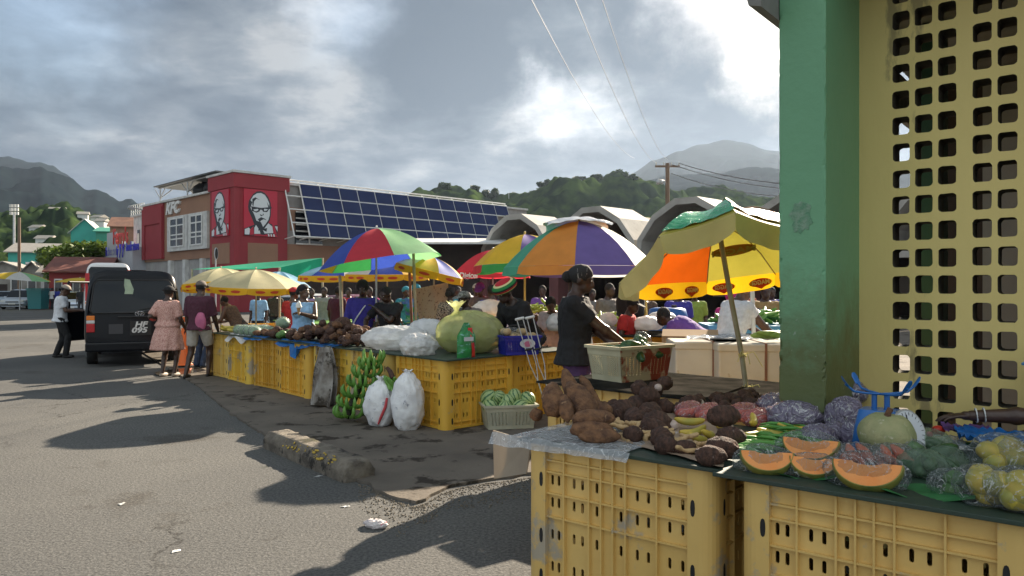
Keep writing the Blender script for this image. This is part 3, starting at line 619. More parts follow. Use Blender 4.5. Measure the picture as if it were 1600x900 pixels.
def colmat():
    m=mat('green_column_paint',(.155,.37,.205),(.13,.32,.175),.8,.45,.2,bs=18)
    t=m.node_tree;l=t.links;p=t.nodes['Principled BSDF'];src=p.inputs['Base Color'].links[0].from_socket
    co=node(m,'ShaderNodeTexCoord');sp=node(m,'ShaderNodeSeparateXYZ');l.new(co.outputs['Object'],sp.inputs[0])
    n=node(m,'ShaderNodeTexNoise');n.inputs['Scale'].default_value=5;n.inputs['Detail'].default_value=9;n.inputs['Roughness'].default_value=.72;l.new(co.outputs['Object'],n.inputs['Vector'])
    a=node(m,'ShaderNodeMath',operation='MULTIPLY_ADD');l.new(n.outputs[0],a.inputs[0]);a.inputs[1].default_value=.9;l.new(sp.outputs[2],a.inputs[2])
    r=node(m,'ShaderNodeMapRange');r.inputs[1].default_value=2.15;r.inputs[2].default_value=1.62;l.new(a.outputs[0],r.inputs[0])
    mx=node(m,'ShaderNodeMix',data_type='RGBA');l.new(r.outputs[0],mx.inputs[0]);l.new(src,mx.inputs[6]);mx.inputs[7].default_value=(.10,.125,.045,1)
    n2=node(m,'ShaderNodeTexNoise');n2.inputs['Scale'].default_value=16;n2.inputs['Detail'].default_value=6;n2.inputs['Roughness'].default_value=.7;l.new(co.outputs['Object'],n2.inputs['Vector'])
    r2=node(m,'ShaderNodeMapRange');r2.inputs[1].default_value=.66;r2.inputs[2].default_value=.70;l.new(n2.outputs[0],r2.inputs[0])
    r3=node(m,'ShaderNodeMapRange');r3.inputs[1].default_value=2.1;r3.inputs[2].default_value=1.3;l.new(sp.outputs[2],r3.inputs[0])
    q=node(m,'ShaderNodeMath',operation='MULTIPLY');l.new(r2.outputs[0],q.inputs[0]);l.new(r3.outputs[0],q.inputs[1])
    m2=node(m,'ShaderNodeMix',data_type='RGBA');l.new(q.outputs[0],m2.inputs[0]);l.new(mx.outputs[2],m2.inputs[6]);m2.inputs[7].default_value=(.26,.34,.26,1)
    l.new(m2.outputs[2],p.inputs['Base Color']);return m
b=B();xa,xb,ya_,yb_=-1.49,-1.237,4.27,5.3;vs=[];nz_=260
ring=[(xa,ya_+.06),(xa,ya_+.02),(xa,ya_+.006),(xa+.006,ya_),(xa+.02,ya_),(xa+.08,ya_),(xb-.08,ya_),(xb-.02,ya_),(xb-.006,ya_),(xb,ya_+.006),(xb,ya_+.02),(xb,ya_+.08),(xb,yb_),(xa,yb_)];n=len(ring)
for i in range(nz_+1):
    z=4.2*i/nz_
    for x,y in ring:
        ed=min(abs(x-xa),abs(x-xb))+abs(y-ya_);q=V((x,y,z));k_=max(0,fbm(V((x*3,y*3,z)),14,4)-.12)*(.030 if ed<.012 else 0)*(1.3 if z<1.8 else .2)
        vs.append((x+(k_ if x<-1.36 else -k_),y+k_+.0012*noise.noise(q*7),z))
b.add(vs,[(i*n+j,i*n+(j+1)%n,(i+1)*n+(j+1)%n,(i+1)*n+j) for i in range(nz_) for j in range(n)],0,False);b.build('column',colmat(),rb)
# flaked patch where a sticker was torn off
b=B();b.loft([((-1.365,4.268,2.0),(.055,0,0),(0,0,.085)),((-1.365,4.2665,2.0),(.054,0,0),(0,0,.084))],36,fn=lambda q,k_,t:V((-1.365+(q.x+1.365)*(1+.5*noise.noise(V((math.cos(t)*2.5,math.sin(t)*2.5,1)))),q.y,2.0+(q.z-2.0)*(1+.5*noise.noise(V((math.cos(t)*2.5,math.sin(t)*2.5,4)))))))
b.build('flaked_patch',mat('flaked_paint',(.22,.33,.24),(.10,.26,.15),30,.8,.4,det=6),rb)
ma_int=mat('dim_wall',(.30,.29,.28),(.22,.215,.2),1,.9)
B().bx(-1.5,5,4.3,10,3.55,3.7).build('roof_slab',mat('roof_grey',(.22,.215,.2),(.12,.12,.11),2,.8),rb)
b=B();b.add([(-1.62,4.0,3.35),(-1.56,4.0,3.14),(-1.492,4.0,3.12),(-1.492,4.0,3.5),(-1.62,9,3.35),(-1.56,9,3.14),(-1.492,9,3.12),(-1.492,9,3.5)],[(3,2,1,0),(4,5,6,7),(0,1,5,4),(1,2,6,5),(2,3,7,6),(3,0,4,7)]);b.build('gutter',MC['roof_grey'],rb)
B().bx(-.95,5,8.0,8.2,0,3.54).build('rear_wall',ma_int,rb);B().bx(-1.48,-.95,8.0,8.15,0,3.54).build('rear_screen',ma_dk,rb)  # near-black rear screen added to keep the view through the holes dark
B().bx(-1.12,-.98,6.2,6.4,0,3.54).build('inner_post',mat('shaded_green',(.02,.06,.035),None),rb);B().bx(2.6,2.8,5.14,8,0,3.54).build('side_wall',ma_int,rb)  # post green darkened in the colour for its indoor shade
# street poles and wires
def pole(label,px,pytop,d,rad,m,name='utility_pole',cat='utility pole'):
    t=thing(name,label,cat,P(px,450,d).xy.to_3d(),0);zt_=zz(pytop,d);B().cyl((0,0,-.1),(0,0,zt_),rad,rad*.8,10).build('pole_shaft',m,t);return t,zt_
ma_wood=mat('pole_wood',(.22,.15,.10),(.15,.10,.07),3,.9,.4,stretch=(4,4,.5))
t,zt=pole('wooden utility pole with crossarm and wires behind the market arches',1043,255,60,.2,ma_wood)
b=B();b.box((0,0,zt-.25),(1.95,.14,.14));b.build('crossarm',ma_wood,t)
for i in range(4):
    x=(-.9,-.3,.3,.9)[i];B().cyl((x,0,zt-.18),(x,0,zt+.08),.06,.04,8).build('insulator',ma_cap,t)
b=B();b.tube([(-.75,0,zt-1.3),(-.2,0,zt-1.4),(0,0,zt-1.9)],.05);b.ell((-.75,0,zt-1.5),(.16,.16,.2));b.ell((-.45,0,zt-1.5),(.14,.14,.2));b.build('bracket',ma_stl,t)
bx_=P(1043,450,60);bx_.z=0;ma_wire=mat('wire_grey',(.22,.22,.23),None,rough=.6)
def wire(label,a,c,sag,r_=.02,n=20):
    b=B();pts=[a.lerp(c,i/n)-V((0,0,sag*4*(i/n)*(1-i/n))) for i in range(n+1)];b.tube([p_-a for p_ in pts],r_,5);o=b.build('overhead_wire',ma_wire,None,a);tag(o,label,'wire','overhead wires')
wire('leftmost of the three wires climbing from the pole across the clouds',bx_+V((-2.6,0,zt+.4)),P(800,-60,17),.9,.009)
wire('middle one of the three wires climbing across the clouds',bx_+V((-.9,0,zt+.05)),P(875,-60,17),.9,.009)
wire('rightmost of the three wires climbing across the clouds',bx_+V((.0,0,zt+.3)),P(922,-60,17),.9,.009)
wire('upper pale wire sagging from the pole toward the green column',bx_+V((.9,0,zt)),P(1320,290,50),.5,.035)
wire('second pale wire sagging from the pole toward the green column',bx_+V((.4,0,zt-.1)),P(1320,297,50),.6,.03)
wire('lower pale wire sagging from the pole toward the green column',bx_+V((.3,0,zt-.8)),P(1320,306,50),.7,.03)
t,zt=pole('brown wooden pole beside the silver car',30,340,66,.14,ma_wood)
t,zt=pole('tall stadium light mast on the far left',22,335,150,.25,ma_stl,'floodlight_mast','light mast')
for j in range(3):
    for i in range(3):B().box((-.62+i*.62,0,zt+.2+j*.75),(.5,.3,.55)).build('lamp_head',ma_cap,t)
t,zt=pole('round traffic mirror on a thin pole in front of the restaurant',337,405,30,.035,ma_stl,'traffic_mirror','traffic mirror')
b=B();b.loft([((0,0,zt+.22),(.05,.05,0),(0,0,.24)),((.05,-.05,zt+.22),(.05,.05,0),(0,0,.24))],20);b.build('mirror_disc',ma_stl,t);b=B();b.loft([((-.008,.008,zt+.22),(.04,.04,0),(0,0,.21)),((.058,-.058,zt+.22),(.04,.04,0),(0,0,.21))],20);b.build('mirror_face',ma_blk,t)
t,zt=pole('thin mast aerial on the ridge',855-60,300,420,.2,ma_stl,'aerial_mast','mast')
# ================= harvest bins
def yel(n,a,b_,dirt=.62):
    return mat(n,a,b_,1.6,.5,.08,bs=30,c3=(.40,.34,.25),lo3=dirt,sc3=3.2)
ma_bin=yel('yellow_plastic',(.78,.46,.06),(.68,.39,.05),.68);ma_bin2=yel('faded_yellow_plastic',(.74,.50,.17),(.64,.41,.12),.60)
BW,BH=1.05,.80
def pill(hw_,hh_,n=4):
    o=[]
    for cx,cz,a in ((0,hh_-hw_,0),(0,hh_-hw_,90),(0,-(hh_-hw_),180),(0,-(hh_-hw_),270)):
        for i in range(n):
            t=R(a+90*i/(n-1)+.001);o.append((cx+hw_*math.cos(t),cz+hw_*math.sin(t)))
    return o
PL=pill(.0085,.026)
def wall_mesh():
    b=B();w=BW-.22;x0=-w/2;yo=-BW/2+.03
    xr=[0,.155,.335,.42,.5,.585,.785,1];xr=[x0+q*w for q in xr]
    zr_=[.0,.10,.43,.55,.66,.72,.80]
    srow=[(.10,.22),(.22,.43),(.43,.55),(.55,.66)]
    nsl=[2,2,1,0,1,2,2]
    for i in range(7):
        xa,xb=xr[i],xr[i+1]
        for za,zb_ in ((.03,.10),(.66,.80)):
            b.bx(xa,xb,yo,yo+.008,za,zb_)
        for za,zb_ in srow:
            n=nsl[i]
            if n==0 or (i==2 and za==.10):b.bx(xa,xb,yo,yo+.008,za,zb_);continue
            for k_ in range(n):
                a=xa+(xb-xa)*k_/n;c=xa+(xb-xa)*(k_+1)/n;hcell(b,a,c,za,zb_,(a+c)/2+(.0 if n==1 else (.012 if k_==0 else -.012)),(za+zb_)/2+.012,yo,yo+.008,PL)
    for x in xr[1:-1]:b.bx(x-.004,x+.004,yo-.024,yo,.03,.80)
    for z in (.10,.43,.55,.66,.72):b.bx(x0,-x0,yo-.02,yo-.0005,z-.004,z+.004)
    b.bx(x0,-x0,yo-.027,yo,.03,.055);b.bx(x0,-x0,yo-.01,yo+.03,.775,.7995)
    return b
def post_mesh():
    b=B();h=BW/2;rr=.075
    pts=[(-h+.13,-h),(-h+rr,-h)]+[(-h+rr+rr*math.cos(R(a)),-h+rr+rr*math.sin(R(a))) for a in (255,240,225,210,195)]+[(-h,-h+rr),(-h,-h+.13),(-h+.03,-h+.13),(-h+.03,-h+.03+.05),(-h+.08,-h+.03),(-h+.13,-h+.03)]
    b.poly(pts,.80)
    for z in (.62,.33,.12):   # black pills painting in the dark of hand-hole pockets
        b.loft([((-h+.104,-h-.0015,z),(.011,0,0),(0,0,.038)),((-h+.104,-h+.004,z),(.011,0,0),(0,0,.038))],12,1,e=.8)
        b.loft([((-h-.0015,-h+.104,z),(0,.011,0),(0,0,.038)),((-h+.004,-h+.104,z),(0,.011,0),(0,0,.038))],12,1,e=.8)
    return b
WM=wall_mesh().mesh();PM=post_mesh().mesh()
def make_bin(label,loc,rz,m):
    t=thing('harvest_bin',label,'bin',loc,rz,'yellow plastic harvest bins');wm_=WM.copy();pm_=PM.copy()
    for i in range(4):
        o=link('side_wall',wm_ if i else wm_,[m] if not wm_.materials else [],t,None);o.rotation_euler=(0,0,R(90*i))
    for i in range(4):
        o=link('corner_post',pm_,[m,ma_blk] if not pm_.materials else [],t,None);o.rotation_euler=(0,0,R(90*i))
    B().bx(-BW/2+.04,BW/2-.04,-BW/2+.04,BW/2-.04,.10,.12).build('floor_panel',m,t);return t
E1=V((.78,-.625,0));E2=V((.625,.78,0))
bin1=make_bin('yellow ribbed bin under the yams, its front fully seen',V((.07,3.97,0))+(E1+E2)*.525,-38.7,ma_bin2)
bin2=dup(bin1,V((.95,3.17,0))+(E1+E2)*.525,-38.7,'yellow ribbed bin under the wrapped papaya slices')
bin2b=dup(bin1,V((.95,3.17,0))+E1*1.07+(E1+E2)*.525,-38.7,'yellow ribbed bin under the yellow mango bags at the right edge')
YV=[ma_bin,yel('bin_pale',(.74,.50,.12),(.60,.40,.10),.60),yel('bin_ochre',(.66,.37,.045),(.54,.30,.04),.64),yel('bin_lemon',(.78,.52,.07),(.70,.44,.06),.57)]
def recol(o,i):
    for c in o.children:
        c.material_slots[0].link='OBJECT';c.material_slots[0].material=YV[i]
    return o
binm=make_bin('yellow corner bin of the long stall, next to the watermelon crate',(0,0,0),0,ma_bin)
S0=V((-.72,8.35,0));DL=V((-.66,.752,0));DR=V((.70,.714,0))
rzL=math.degrees(math.atan2(-DL.y,-DL.x))
binm.location=S0+DL*.53+DR*.53+V((0,0,.0));binm.rotation_euler=(0,0,R(rzL))
dup(binm,S0+DL*.53+DR*1.6,rzL,'yellow bin forming the inner end of the corner stall, behind the watermelons')
lb=['yellow bin behind the green banana bunch','yellow bin beside the hanging dirty sack','yellow bin left of the hanging dirty sack, under the blue sheet','yellow bin under the brown tubers, second from the far end','yellow bin at the far end of the stall beside the couple','yellow bin half hidden behind the man in the maroon shirt']
for i,l_ in enumerate(lb):
    q=S0+DL*(1.08*(i+1)+.56)+DR*(.53+(0,.03,-.015,.04,.0,.03)[i])+V((0,0,0));recol(dup(binm,q,rzL+(-1.5,2.2,-1,1.8,-2.4,3)[i],l_),(1,3,0,2,3,1)[i])
bin3=dup(bin1,V((.24,6.4,0))+V((.72,-.69,0))*.55+V((.69,.72,0))*.55,-44,'yellow bin under the basket of green vegetables')
dup(bin1,V((.24,6.4,0))+V((.72,-.69,0))*1.62+V((.69,.72,0))*.55,-44,'yellow bin under the leaning umbrella pole')
# bins farther back
for (px,d,rz_,l_) in ((432,17.5,40,'yellow bin standing behind the cream umbrella poles'),(590,15.2,35,'yellow bin behind the green dress woman'),(535,18,40,'yellow bin with a bright green top behind the blue shirt man'),(505,19,40,'second green topped yellow bin near the parked cars'),(782,11.8,30,'yellow bin under the white sack in the crowd'),(690,14.2,35,'yellow bin behind the translucent yellow bag'),(1015,9.4,40,'yellow bin under the cardboard boxes')):
    p=P(px,450,d);dup(binm,(p.x,p.y,0),rz_,l_)
# ---- boards on the bins
ma_board=mat('dark_green_board',(.022,.05,.03),(.03,.045,.035),3,.55,.2);ma_board2=mat('worn_board',(.045,.042,.038),(.02,.02,.018),5,.8,.4,spec=0)
def board(label,pts,z,m,th=.018,nm='table_board'):
    b=B();b.poly([(p.x,p.y) for p in pts],th,0,M.Translation((0,0,z)));o=b.build(nm,m,bevel=.003);return tag(o,label,'board','boards laid across the bins')
a=V((.07,3.97,0));board('dark board under the yams and dasheens',[a-E1*.03-E2*.02,a+E1*1.13-E2*.03,a+E1*1.13+E2*1.07,a-E1*.03+E2*1.07],.801,ma_board)
a=V((.95,3.17,0));board('dark green board under the papaya slices and mangoes',[a-E1*.10-E2*.035,a+E1*2.2-E2*.035,a+E1*2.2+E2*1.16,a-E1*.10+E2*1.16],.806,ma_board)
a=V((.24,6.4,0));q1=V((.72,-.69,0));q2=V((.69,.72,0));board('worn grey board under the vegetable basket',[a-q1*.05,a+q1*2.2,a+q1*2.2+q2*1.35,a+q2*1.35],.802,ma_board2)
board('dark board along the long stall of brown tubers',[S0-DR*.03+DL*-.03,S0+DL*7.2-DR*.03,S0+DL*7.2+DR*1.15,S0+DR*1.15+DL*1.1,S0+DR*2.2+DL*1.1,S0+DR*2.2-DL*.03],.802,ma_board)
for px,d,l_ in ((535,18,'bright green board behind the blue shirt man'),(505,19,'bright green board near the maroon car')):
    p=P(px,450,d);c=p.xy.to_3d();u_=rot(0,0,40);pts=[c+(u_@V((x,y,0))) for x,y in ((-1,-.75),(1,-.75),(1,.75),(-1,.75))];board(l_,pts,.81,mat('bright_green_board',(.16,.33,.06),(.12,.27,.05),2,.5))
# ================= umbrellas
def cloth(n,c,tr=.42):return mat('cloth_'+n,c,tuple(q*.88 for q in c),5,.65,.12,bs=14,trans=tr)
K=dict(red=cloth('red',(.66,.045,.07)),blue=cloth('blue',(.05,.10,.52)),yellow=cloth('yellow',(.80,.55,.04)),green=cloth('green',(.06,.42,.11)),lgreen=cloth('light_green',(.30,.62,.30)),
 orange=cloth('orange',(.82,.33,.06)),purple=cloth('purple',(.20,.15,.46)),teal=cloth('teal',(.08,.45,.30)),cream=cloth('cream',(.74,.68,.42)),white=cloth('white',(.75,.74,.70)),
 gold=cloth('gold',(.80,.46,.012)),olive=cloth('olive',(.46,.41,.06),.30),straw=cloth('straw',(.86,.78,.36),.42),lblue=cloth('light_blue',(.25,.50,.72)),deep=cloth('deep_orange',(.64,.105,.006),.42),tarp=cloth('tarp_green',(.02,.42,.24)),pink=cloth('pink',(.6,.25,.3)))
ma_pole=mat('cane_pole',(.48,.42,.30),(.36,.30,.2),8,.6);ma_gpole=mat('grey_pole',(.45,.46,.48),None,rough=.35,metal=.4);ma_ypole=mat('yellow_pole',(.62,.45,.12),(.5,.36,.1),5,.6);ma_oval=mat('oval_red',(.62,.07,.02),None,rough=.6,trans=.3)
ma_txt=mat('letter_cream',(.85,.75,.45),None,rough=.6,trans=.3)
def umbrella(label,px,pya,pyr,d,Rd,cols,val=None,tilt=(0,0),rz=0,pm=ma_gpole,basep=None,vh=.13,ovals=0,n=8,polr=.016,sag=.05,writing=None,base=(0,0)):
    ap=P(px,pya,d);zr_=zz(pyr,d);h=ap.z-zr_
    t=thing('market_umbrella',label,'umbrella',(ap.x,ap.y,0),0,'market umbrellas')
    X=M.Translation((0,0,ap.z))@rot(tilt[0],tilt[1],0)@rot(0,0,rz)
    b=B();NR,NT=7,8
    def pt(i,u,r):
        a=2*math.pi*(i+u)/n;sc_=1-.05*math.sin(math.pi*u)*r;rr=Rd*r*sc_;
        return V((rr*math.cos(a),rr*math.sin(a),-h*(.80*r**2.1+.20*r)+ -sag*math.sin(math.pi*u)*math.sin(math.pi*min(1,r))*.6))
    for i in range(n):b.sheet(lambda u,v:X@pt(i,u,v),NT,NR,i%n)
    o=b.build('canopy',[K[c] for c in cols]*(n//len(cols)) if len(cols)<n else [K[c] for c in cols],t)
    if val:
        b=B()
        for i in range(n):
            def vf(u,v):
                p=pt(i,u,1);k=1+.02*v;dz=vh*v*(1-.22*(1-math.sin(math.pi*u)**.5));p=V((p.x*k,p.y*k,p.z-dz-.002))+V((1,0,0))*.008*math.sin(u*19+i)*v
                return X@p
            b.sheet(vf,10,2,i)
        o=b.build('valance',[K[c] for c in val]*(n//len(val)) if len(val)<n else [K[c] for c in val],t)
        if ovals:
            b=B()
            for i in range(n):
                for u in ((.3,.7) if ovals==2 else (.5,)):
                    p=pt(i,u,1);nrm=V((p.x,p.y,0)).normalized();tg=V((-nrm.y,nrm.x,0));c=p*1.0+nrm*.012-V((0,0,vh*.5));c.z=p.z-vh*.5
                    for sg in (1,):
                        b.loft([(X@c,X.to_3x3()@(tg*vh*.75),V((0,0,vh*.2))),(X@(c+nrm*.004),X.to_3x3()@(tg*vh*.75),V((0,0,vh*.2)))],14)
            b.build('logo_oval',ma_oval,o)
    for i in range(n):
        b=B();b.tube([X@(pt(i,0,r)-V((0,0,.01))) for r in (0.02,.25,.5,.75,1)],.005,5);b.build('rib',ma_gpole,t)
    top=V((0,0,ap.z));bp=V((basep[0]-ap.x,basep[1]-ap.y,basep[2])) if basep else V((base[0],base[1],0))
    b=B();b.cyl(bp,top+V((0,0,.03)),polr,None,10);b.build('pole',pm,t);B().ell(top+V((0,0,.03)),.018).build('finial',pm,t)
    return t,X,pt,ap
umbrella('rainbow umbrella with red, blue, yellow and green panels over the long stall',588,357,412,12.2,1.0,['green','lgreen','blue','green','yellow','blue','red','lgreen'],None,(-2,-9),-24,ma_gpole)
umbrella('cream umbrella with yellow trim, the nearer of the cream pair',400,421,447,14.6,.92,['cream','cream','white','cream','cream','cream','cream','cream'],['gold'],(3,2),10,ma_pole,ovals=2)
umbrella('cream umbrella with yellow trim, the farther one behind the maroon shirt man',345,419,444,16.6,.85,['cream'],['gold'],(-3,-4),0,ma_pole,ovals=2)
umbrella('pale blue umbrella behind the nearer cream one',437,424,447,17.5,.75,['lblue'],None,(0,3),0,ma_pole)
umbrella('blue and white umbrella with gold trim behind the rainbow one',535,411,430,16,.9,['lblue','blue','white','blue'],['gold'],(2,0),15,ma_pole,ovals=2)
umbrella('gold trimmed umbrella behind the rainbow umbrella pole',605,405,428,15,.85,['white','blue','gold','white'],['gold'],(2,0),30,ma_pole,ovals=2)
umbrella('yellow and white umbrella tilted beside the twine wrapped post',678,402,424,13.2,.62,['white','yellow','blue','gold'],['gold'],(0,14),20,ma_pole,ovals=1)
t,X,pt,ap=umbrella('red umbrella with a white name, left of the yellow purple one',770,390,424,14.2,.72,['red'],['red'],(0,0),22.5,ma_gpole)
text('Digicel',.15,M.Translation((-.42,-.62,ap.z-.50))@rot(80,0,-34),ma_wht,t,.002,.003)
umbrella('yellow and purple umbrella with green and red trim',820,366,412,11.8,.84,['yellow','purple','yellow','purple','yellow','yellow','purple','yellow'],['red','green'],(0,-3),-8,ma_ypole)
umbrella('large orange, teal and purple umbrella with silver sheet on top',905,345,418,10.2,1.03,['orange','white','purple','teal','teal','orange','purple','white'],['orange','white','purple','teal','teal','orange','purple','purple'],(0,0),-8,ma_ypole,vh=.12)
b=B();ap=P(905,343,10.2);b.sheet(lambda u,v:V((-.46+.86*u+.03*math.sin(v*9),-.35+.75*v,.012-.30*((u-.52)*1.0)**2-.33*(v-.45)**2+.02*noise.noise(V((u*7,v*7,0)))+.02)),24,20)
tag(b.build('plastic_sheet',mat('silver_plastic',(.62,.64,.68),(.5,.52,.56),4,.25,wrinkle=.6,bs=9),None,ap,0),'crumpled silver plastic sheet spread on the orange and purple umbrella','plastic sheet')
# the big leaning sponsor umbrella, seen from underneath
t=thing('market_umbrella','big leaning yellow and orange umbrella with red oval logos and green plastic on top','umbrella',(1.98,6.25,0),0,'market umbrellas')
cN=P(1128,398,6.15)
HubX=M.Translation(P(1112,362,6.15)-V((1.98,6.25,0)))
tops=[P(968,448,5.75),P(1030,375,5.35),P(1150,338,5.15),P(1262,368,5.45),P(1300,425,6.1),P(1212,432,6.75),P(1105,446,6.9),P(1000,452,6.5)]
o_=V((1.98,6.25,0));hub=P(1122,350,6.1)-o_;tops=[q-o_ for q in tops];hub.z+=.0
gc=['olive','olive','olive','gold','olive','deep','deep','olive'];gc=['olive','olive','olive','gold','olive','olive','deep','olive']
b=B()
ctr=sum(tops,V((0,0,0)))/8;ax=(hub-ctr).normalized()
def gp(i,u,v):
    e=tops[i].lerp(tops[(i+1)%8],u);e=e+(ctr-e)*.05*math.sin(math.pi*u);p=hub.lerp(e,v);return p+ax*(.13*math.sin(math.pi*v*.92))-ax*.035*math.sin(math.pi*u)*math.sin(math.pi*v)
for i in range(8):b.sheet(lambda u,v:gp(i,u,v),10,10,i)
cp=b.build('canopy',[K[c] for c in gc],t)
b=B()
def vp(i,u,v):
    p=gp(i,u,1);out=(p-ctr).normalized();dn_=V((0,0,-1)) if i in (3,4,5,6,7) else (V((0,0,-.45))-ax*.5+(ctr-p).normalized()*.5).normalized()
    if i==0:dn_=V((.35,.05,-.9))
    L_=.145 if i>2 else .17
    return p+dn_*L_*v*(.75+.25*math.sin(math.pi*u)**.4)+out*.01*math.sin(u*14+i)*v
for i in range(8):b.sheet(lambda u,v:vp(i,u,v),14,3,0 if i in(0,1,2,7) else 1)
vl=b.build('valance',[K['straw'],K['gold']],t)
def shield(c,tx,up,wd,ht,par,m=ma_oval,both=True):
    nn_=tx.cross(up).normalized();X=M((tx,up,nn_)).transposed().to_4x4();X.translation=c
    pts=[(wd/2*math.cos(a),ht/2*math.sin(a)) for a in [2*math.pi*i/24 for i in range(24)]];pts=[(x,y-(ht*.28 if abs(x)<wd*.05 and y<0 else (ht*.1 if abs(x)<wd*.15 and y<0 else 0))) for x,y in pts]
    b=B();b.poly(pts,.006,0,X@M.Translation((0,0,-.003)));b.build('logo_oval',m,par);return X
for i,us in ((6,(.25,.68)),(5,(.2,.75)),(4,(.3,.75))):
    for u in us:
        c=(vp(i,u,.12)+vp(i,u,.9))/2;tx=(vp(i,u+.05,.5)-vp(i,u-.05,.5)).normalized();up=V((0,0,1));up=(up-tx*up.dot(tx)).normalized()
        cam_side=-1;X=shield(c,tx,up,.20,.075,vl)
        nrm=X.col[2].xyz;tc_=(V((0,0,CH))-o_-c);s_=1 if nrm.dot(tc_)>0 else -1
        # lettering prints through and reads mirrored from below
        TX=M((tx if s_<0 else tx,up,nrm)).transposed().to_4x4();TX.translation=c+nrm*s_*.006
        Xm=TX@M.Diagonal((-1 if (tx.x*1>0) else 1,1,1,1));text('MAGGI',.054,Xm,ma_txt,vl,.001,.002,sx=.92)
# big oval on the panel behind the pole
i=5;c=gp(5,.45,.62);tx=(gp(5,.75,.62)-gp(5,.15,.62)).normalized();up=(gp(5,.45,.4)-gp(5,.45,.8)).normalized();up=(up-tx*up.dot(tx)).normalized()
nrm=tx.cross(up);s_=1 if nrm.dot(V((0,0,CH))-o_-c)>0 else -1
b=B();X=M((tx,up,nrm)).transposed().to_4x4();X.translation=c+nrm*s_*.01
b.poly([(.19*math.cos(q),.075*math.sin(q)) for q in [2*math.pi*k_/28 for k_ in range(28)]],.003,0,X);b.build('logo_oval',mat('faded_oval',(.50,.26,.03),None,rough=.7,trans=.35),cp)
X2=X@M.Translation((0,0,s_*.008));text('MAGGI',.12,X2@M.Diagonal((-1 if tx.x>0 else 1,1,1,1)),K['olive'],cp,.001,.003)
for i in range(8):
    b=B();b.tube([gp(i,0,v)-ax*.012 for v in (0,.25,.5,.75,1)],.006,5);b.build('rib',ma_pole,t)
b=B();b.tube([P(1168,626,6.05)-o_,P(1160,560,6.07)-o_,P(1140,455,6.1)-o_,hub-ax*.02],.021,12);pl=b.build('pole',ma_pole,t)
for z,a in ((555,0),(606,.3)):
    c=P(1160 if z<600 else 1167,z,6.06)-o_;b=B();b.tube([c+V((.028*math.cos(q),.028*math.sin(q),.012*math.sin(q*3))) for q in [i*.6 for i in range(30)]],.006,5)
    for s in range(3):b.tube([c,c+V((.05*(s-1)+.03,-.03,.03)),c+V((.10*(s-1)+.05,-.04,-.05-.02*s))],.004,5)
    b.build('twine',mat('yellow_twine',(.7,.62,.25),None,rough=.8),pl)
for nm,c0,i0,cm,lab in (('green',None,1,mat('green_plastic',(.03,.38,.16),(.02,.30,.12),4,.22,wrinkle=.8,bs=10),'glossy green plastic sheet tied over the big leaning umbrella'),('white',None,2,mat('white_red_plastic',(.72,.66,.62),(.5,.12,.12),4,.22,lo=.52,hi=.58,wrinkle=.8,bs=10,stretch=(6,1,1)),'white and red plastic sheet on top of the big leaning umbrella')):
    b=B()
    if nm=='green':
        b.sheet(lambda u,v:o_+gp(0 if u<.5 else 1,(u*2)%1 if u<1 else .999,.02+.9*v*(.9+.1*math.sin(u*9)))+ax*(.03+.03*abs(noise.noise(V((u*9,v*9,0))))),20,12)
        b=B();b.sheet(lambda u,v:o_+gp(1,u,.03+.93*v)+ax*(.015+.02*math.sin(math.pi*v)+.015*noise.noise(V((u*6,v*6,2)))),16,14);b.sheet(lambda u,v:o_+gp(0,.45+.55*u,.03+.75*v)+ax*(.015+.02*math.sin(math.pi*v)+.015*noise.noise(V((u*6,v*6,7)))),16,14)
    else:
        b.sheet(lambda u,v:o_+gp(2,u,.0+.9*v)+ax*(.02+.03*math.sin(math.pi*v)+.02*noise.noise(V((u*6,v*6,5)))),16,14);b.sheet(lambda u,v:o_+gp(3,u,.0+.8*v)+ax*(.025+.04*math.sin(math.pi*v)),16,14)
    tag(b.build('plastic_sheet',cm),lab,'plastic sheet')
# green tarpaulin shelter
t=thing('tarpaulin_shelter','emerald green tarpaulin shelter behind the cream umbrellas','tarpaulin',P(430,450,21).xy.to_3d())
o2=P(430,450,21).xy.to_3d();c=[P(300,421,22)-o2,P(437,418,19.5)-o2,P(504,403,20.5)-o2,P(400,411,25)-o2,P(437,433,19.4)-o2,P(500,434,20.3)-o2]
b=B();b.sheet(lambda u,v:c[0].lerp(c[1],u).lerp(c[3].lerp(c[2],u),v)-V((0,0,.12*math.sin(math.pi*u)*math.sin(math.pi*v))),14,8);b.sheet(lambda u,v:c[1].lerp(c[2],u).lerp(c[4].lerp(c[5],u),v)-V((0,.08*math.sin(u*9)*v,0)),14,6);b.build('tarpaulin',K['tarp'],t)
for q in (c[0],c[1],c[2]):
    B().cyl((q.x,q.y,0),q,.03,None,8).build('pole',ma_pole,t)
# loose poles with twine
for px,d,pb,pt_,l_,m in ((655,12.6,560,395,'twine wrapped post beside the brown patterned cloth',ma_pole),(648,13.5,560,400,'dark carved post beside the twine wrapped one',ma_brr),(1184,8.8,540,440,'thin white pole beside the pink headscarf',ma_wht),(1016,11,470,445,'yellow pole behind the black shirt woman',ma_ypole),(540,12.5,470,430,'bamboo stick standing beside the blue shirt man',ma_pole)):
    p=P(px,450,d);q=P(px-6,pt_,d);b=B();b.tube([(0,0,0),V((q.x-p.x,0,q.z*.6)),V(((q.x-p.x)*1.5,0,q.z))],.025,8);t_=b.build('stall_post',m,None,(p.x,p.y,0));tag(t_,l_,'post')
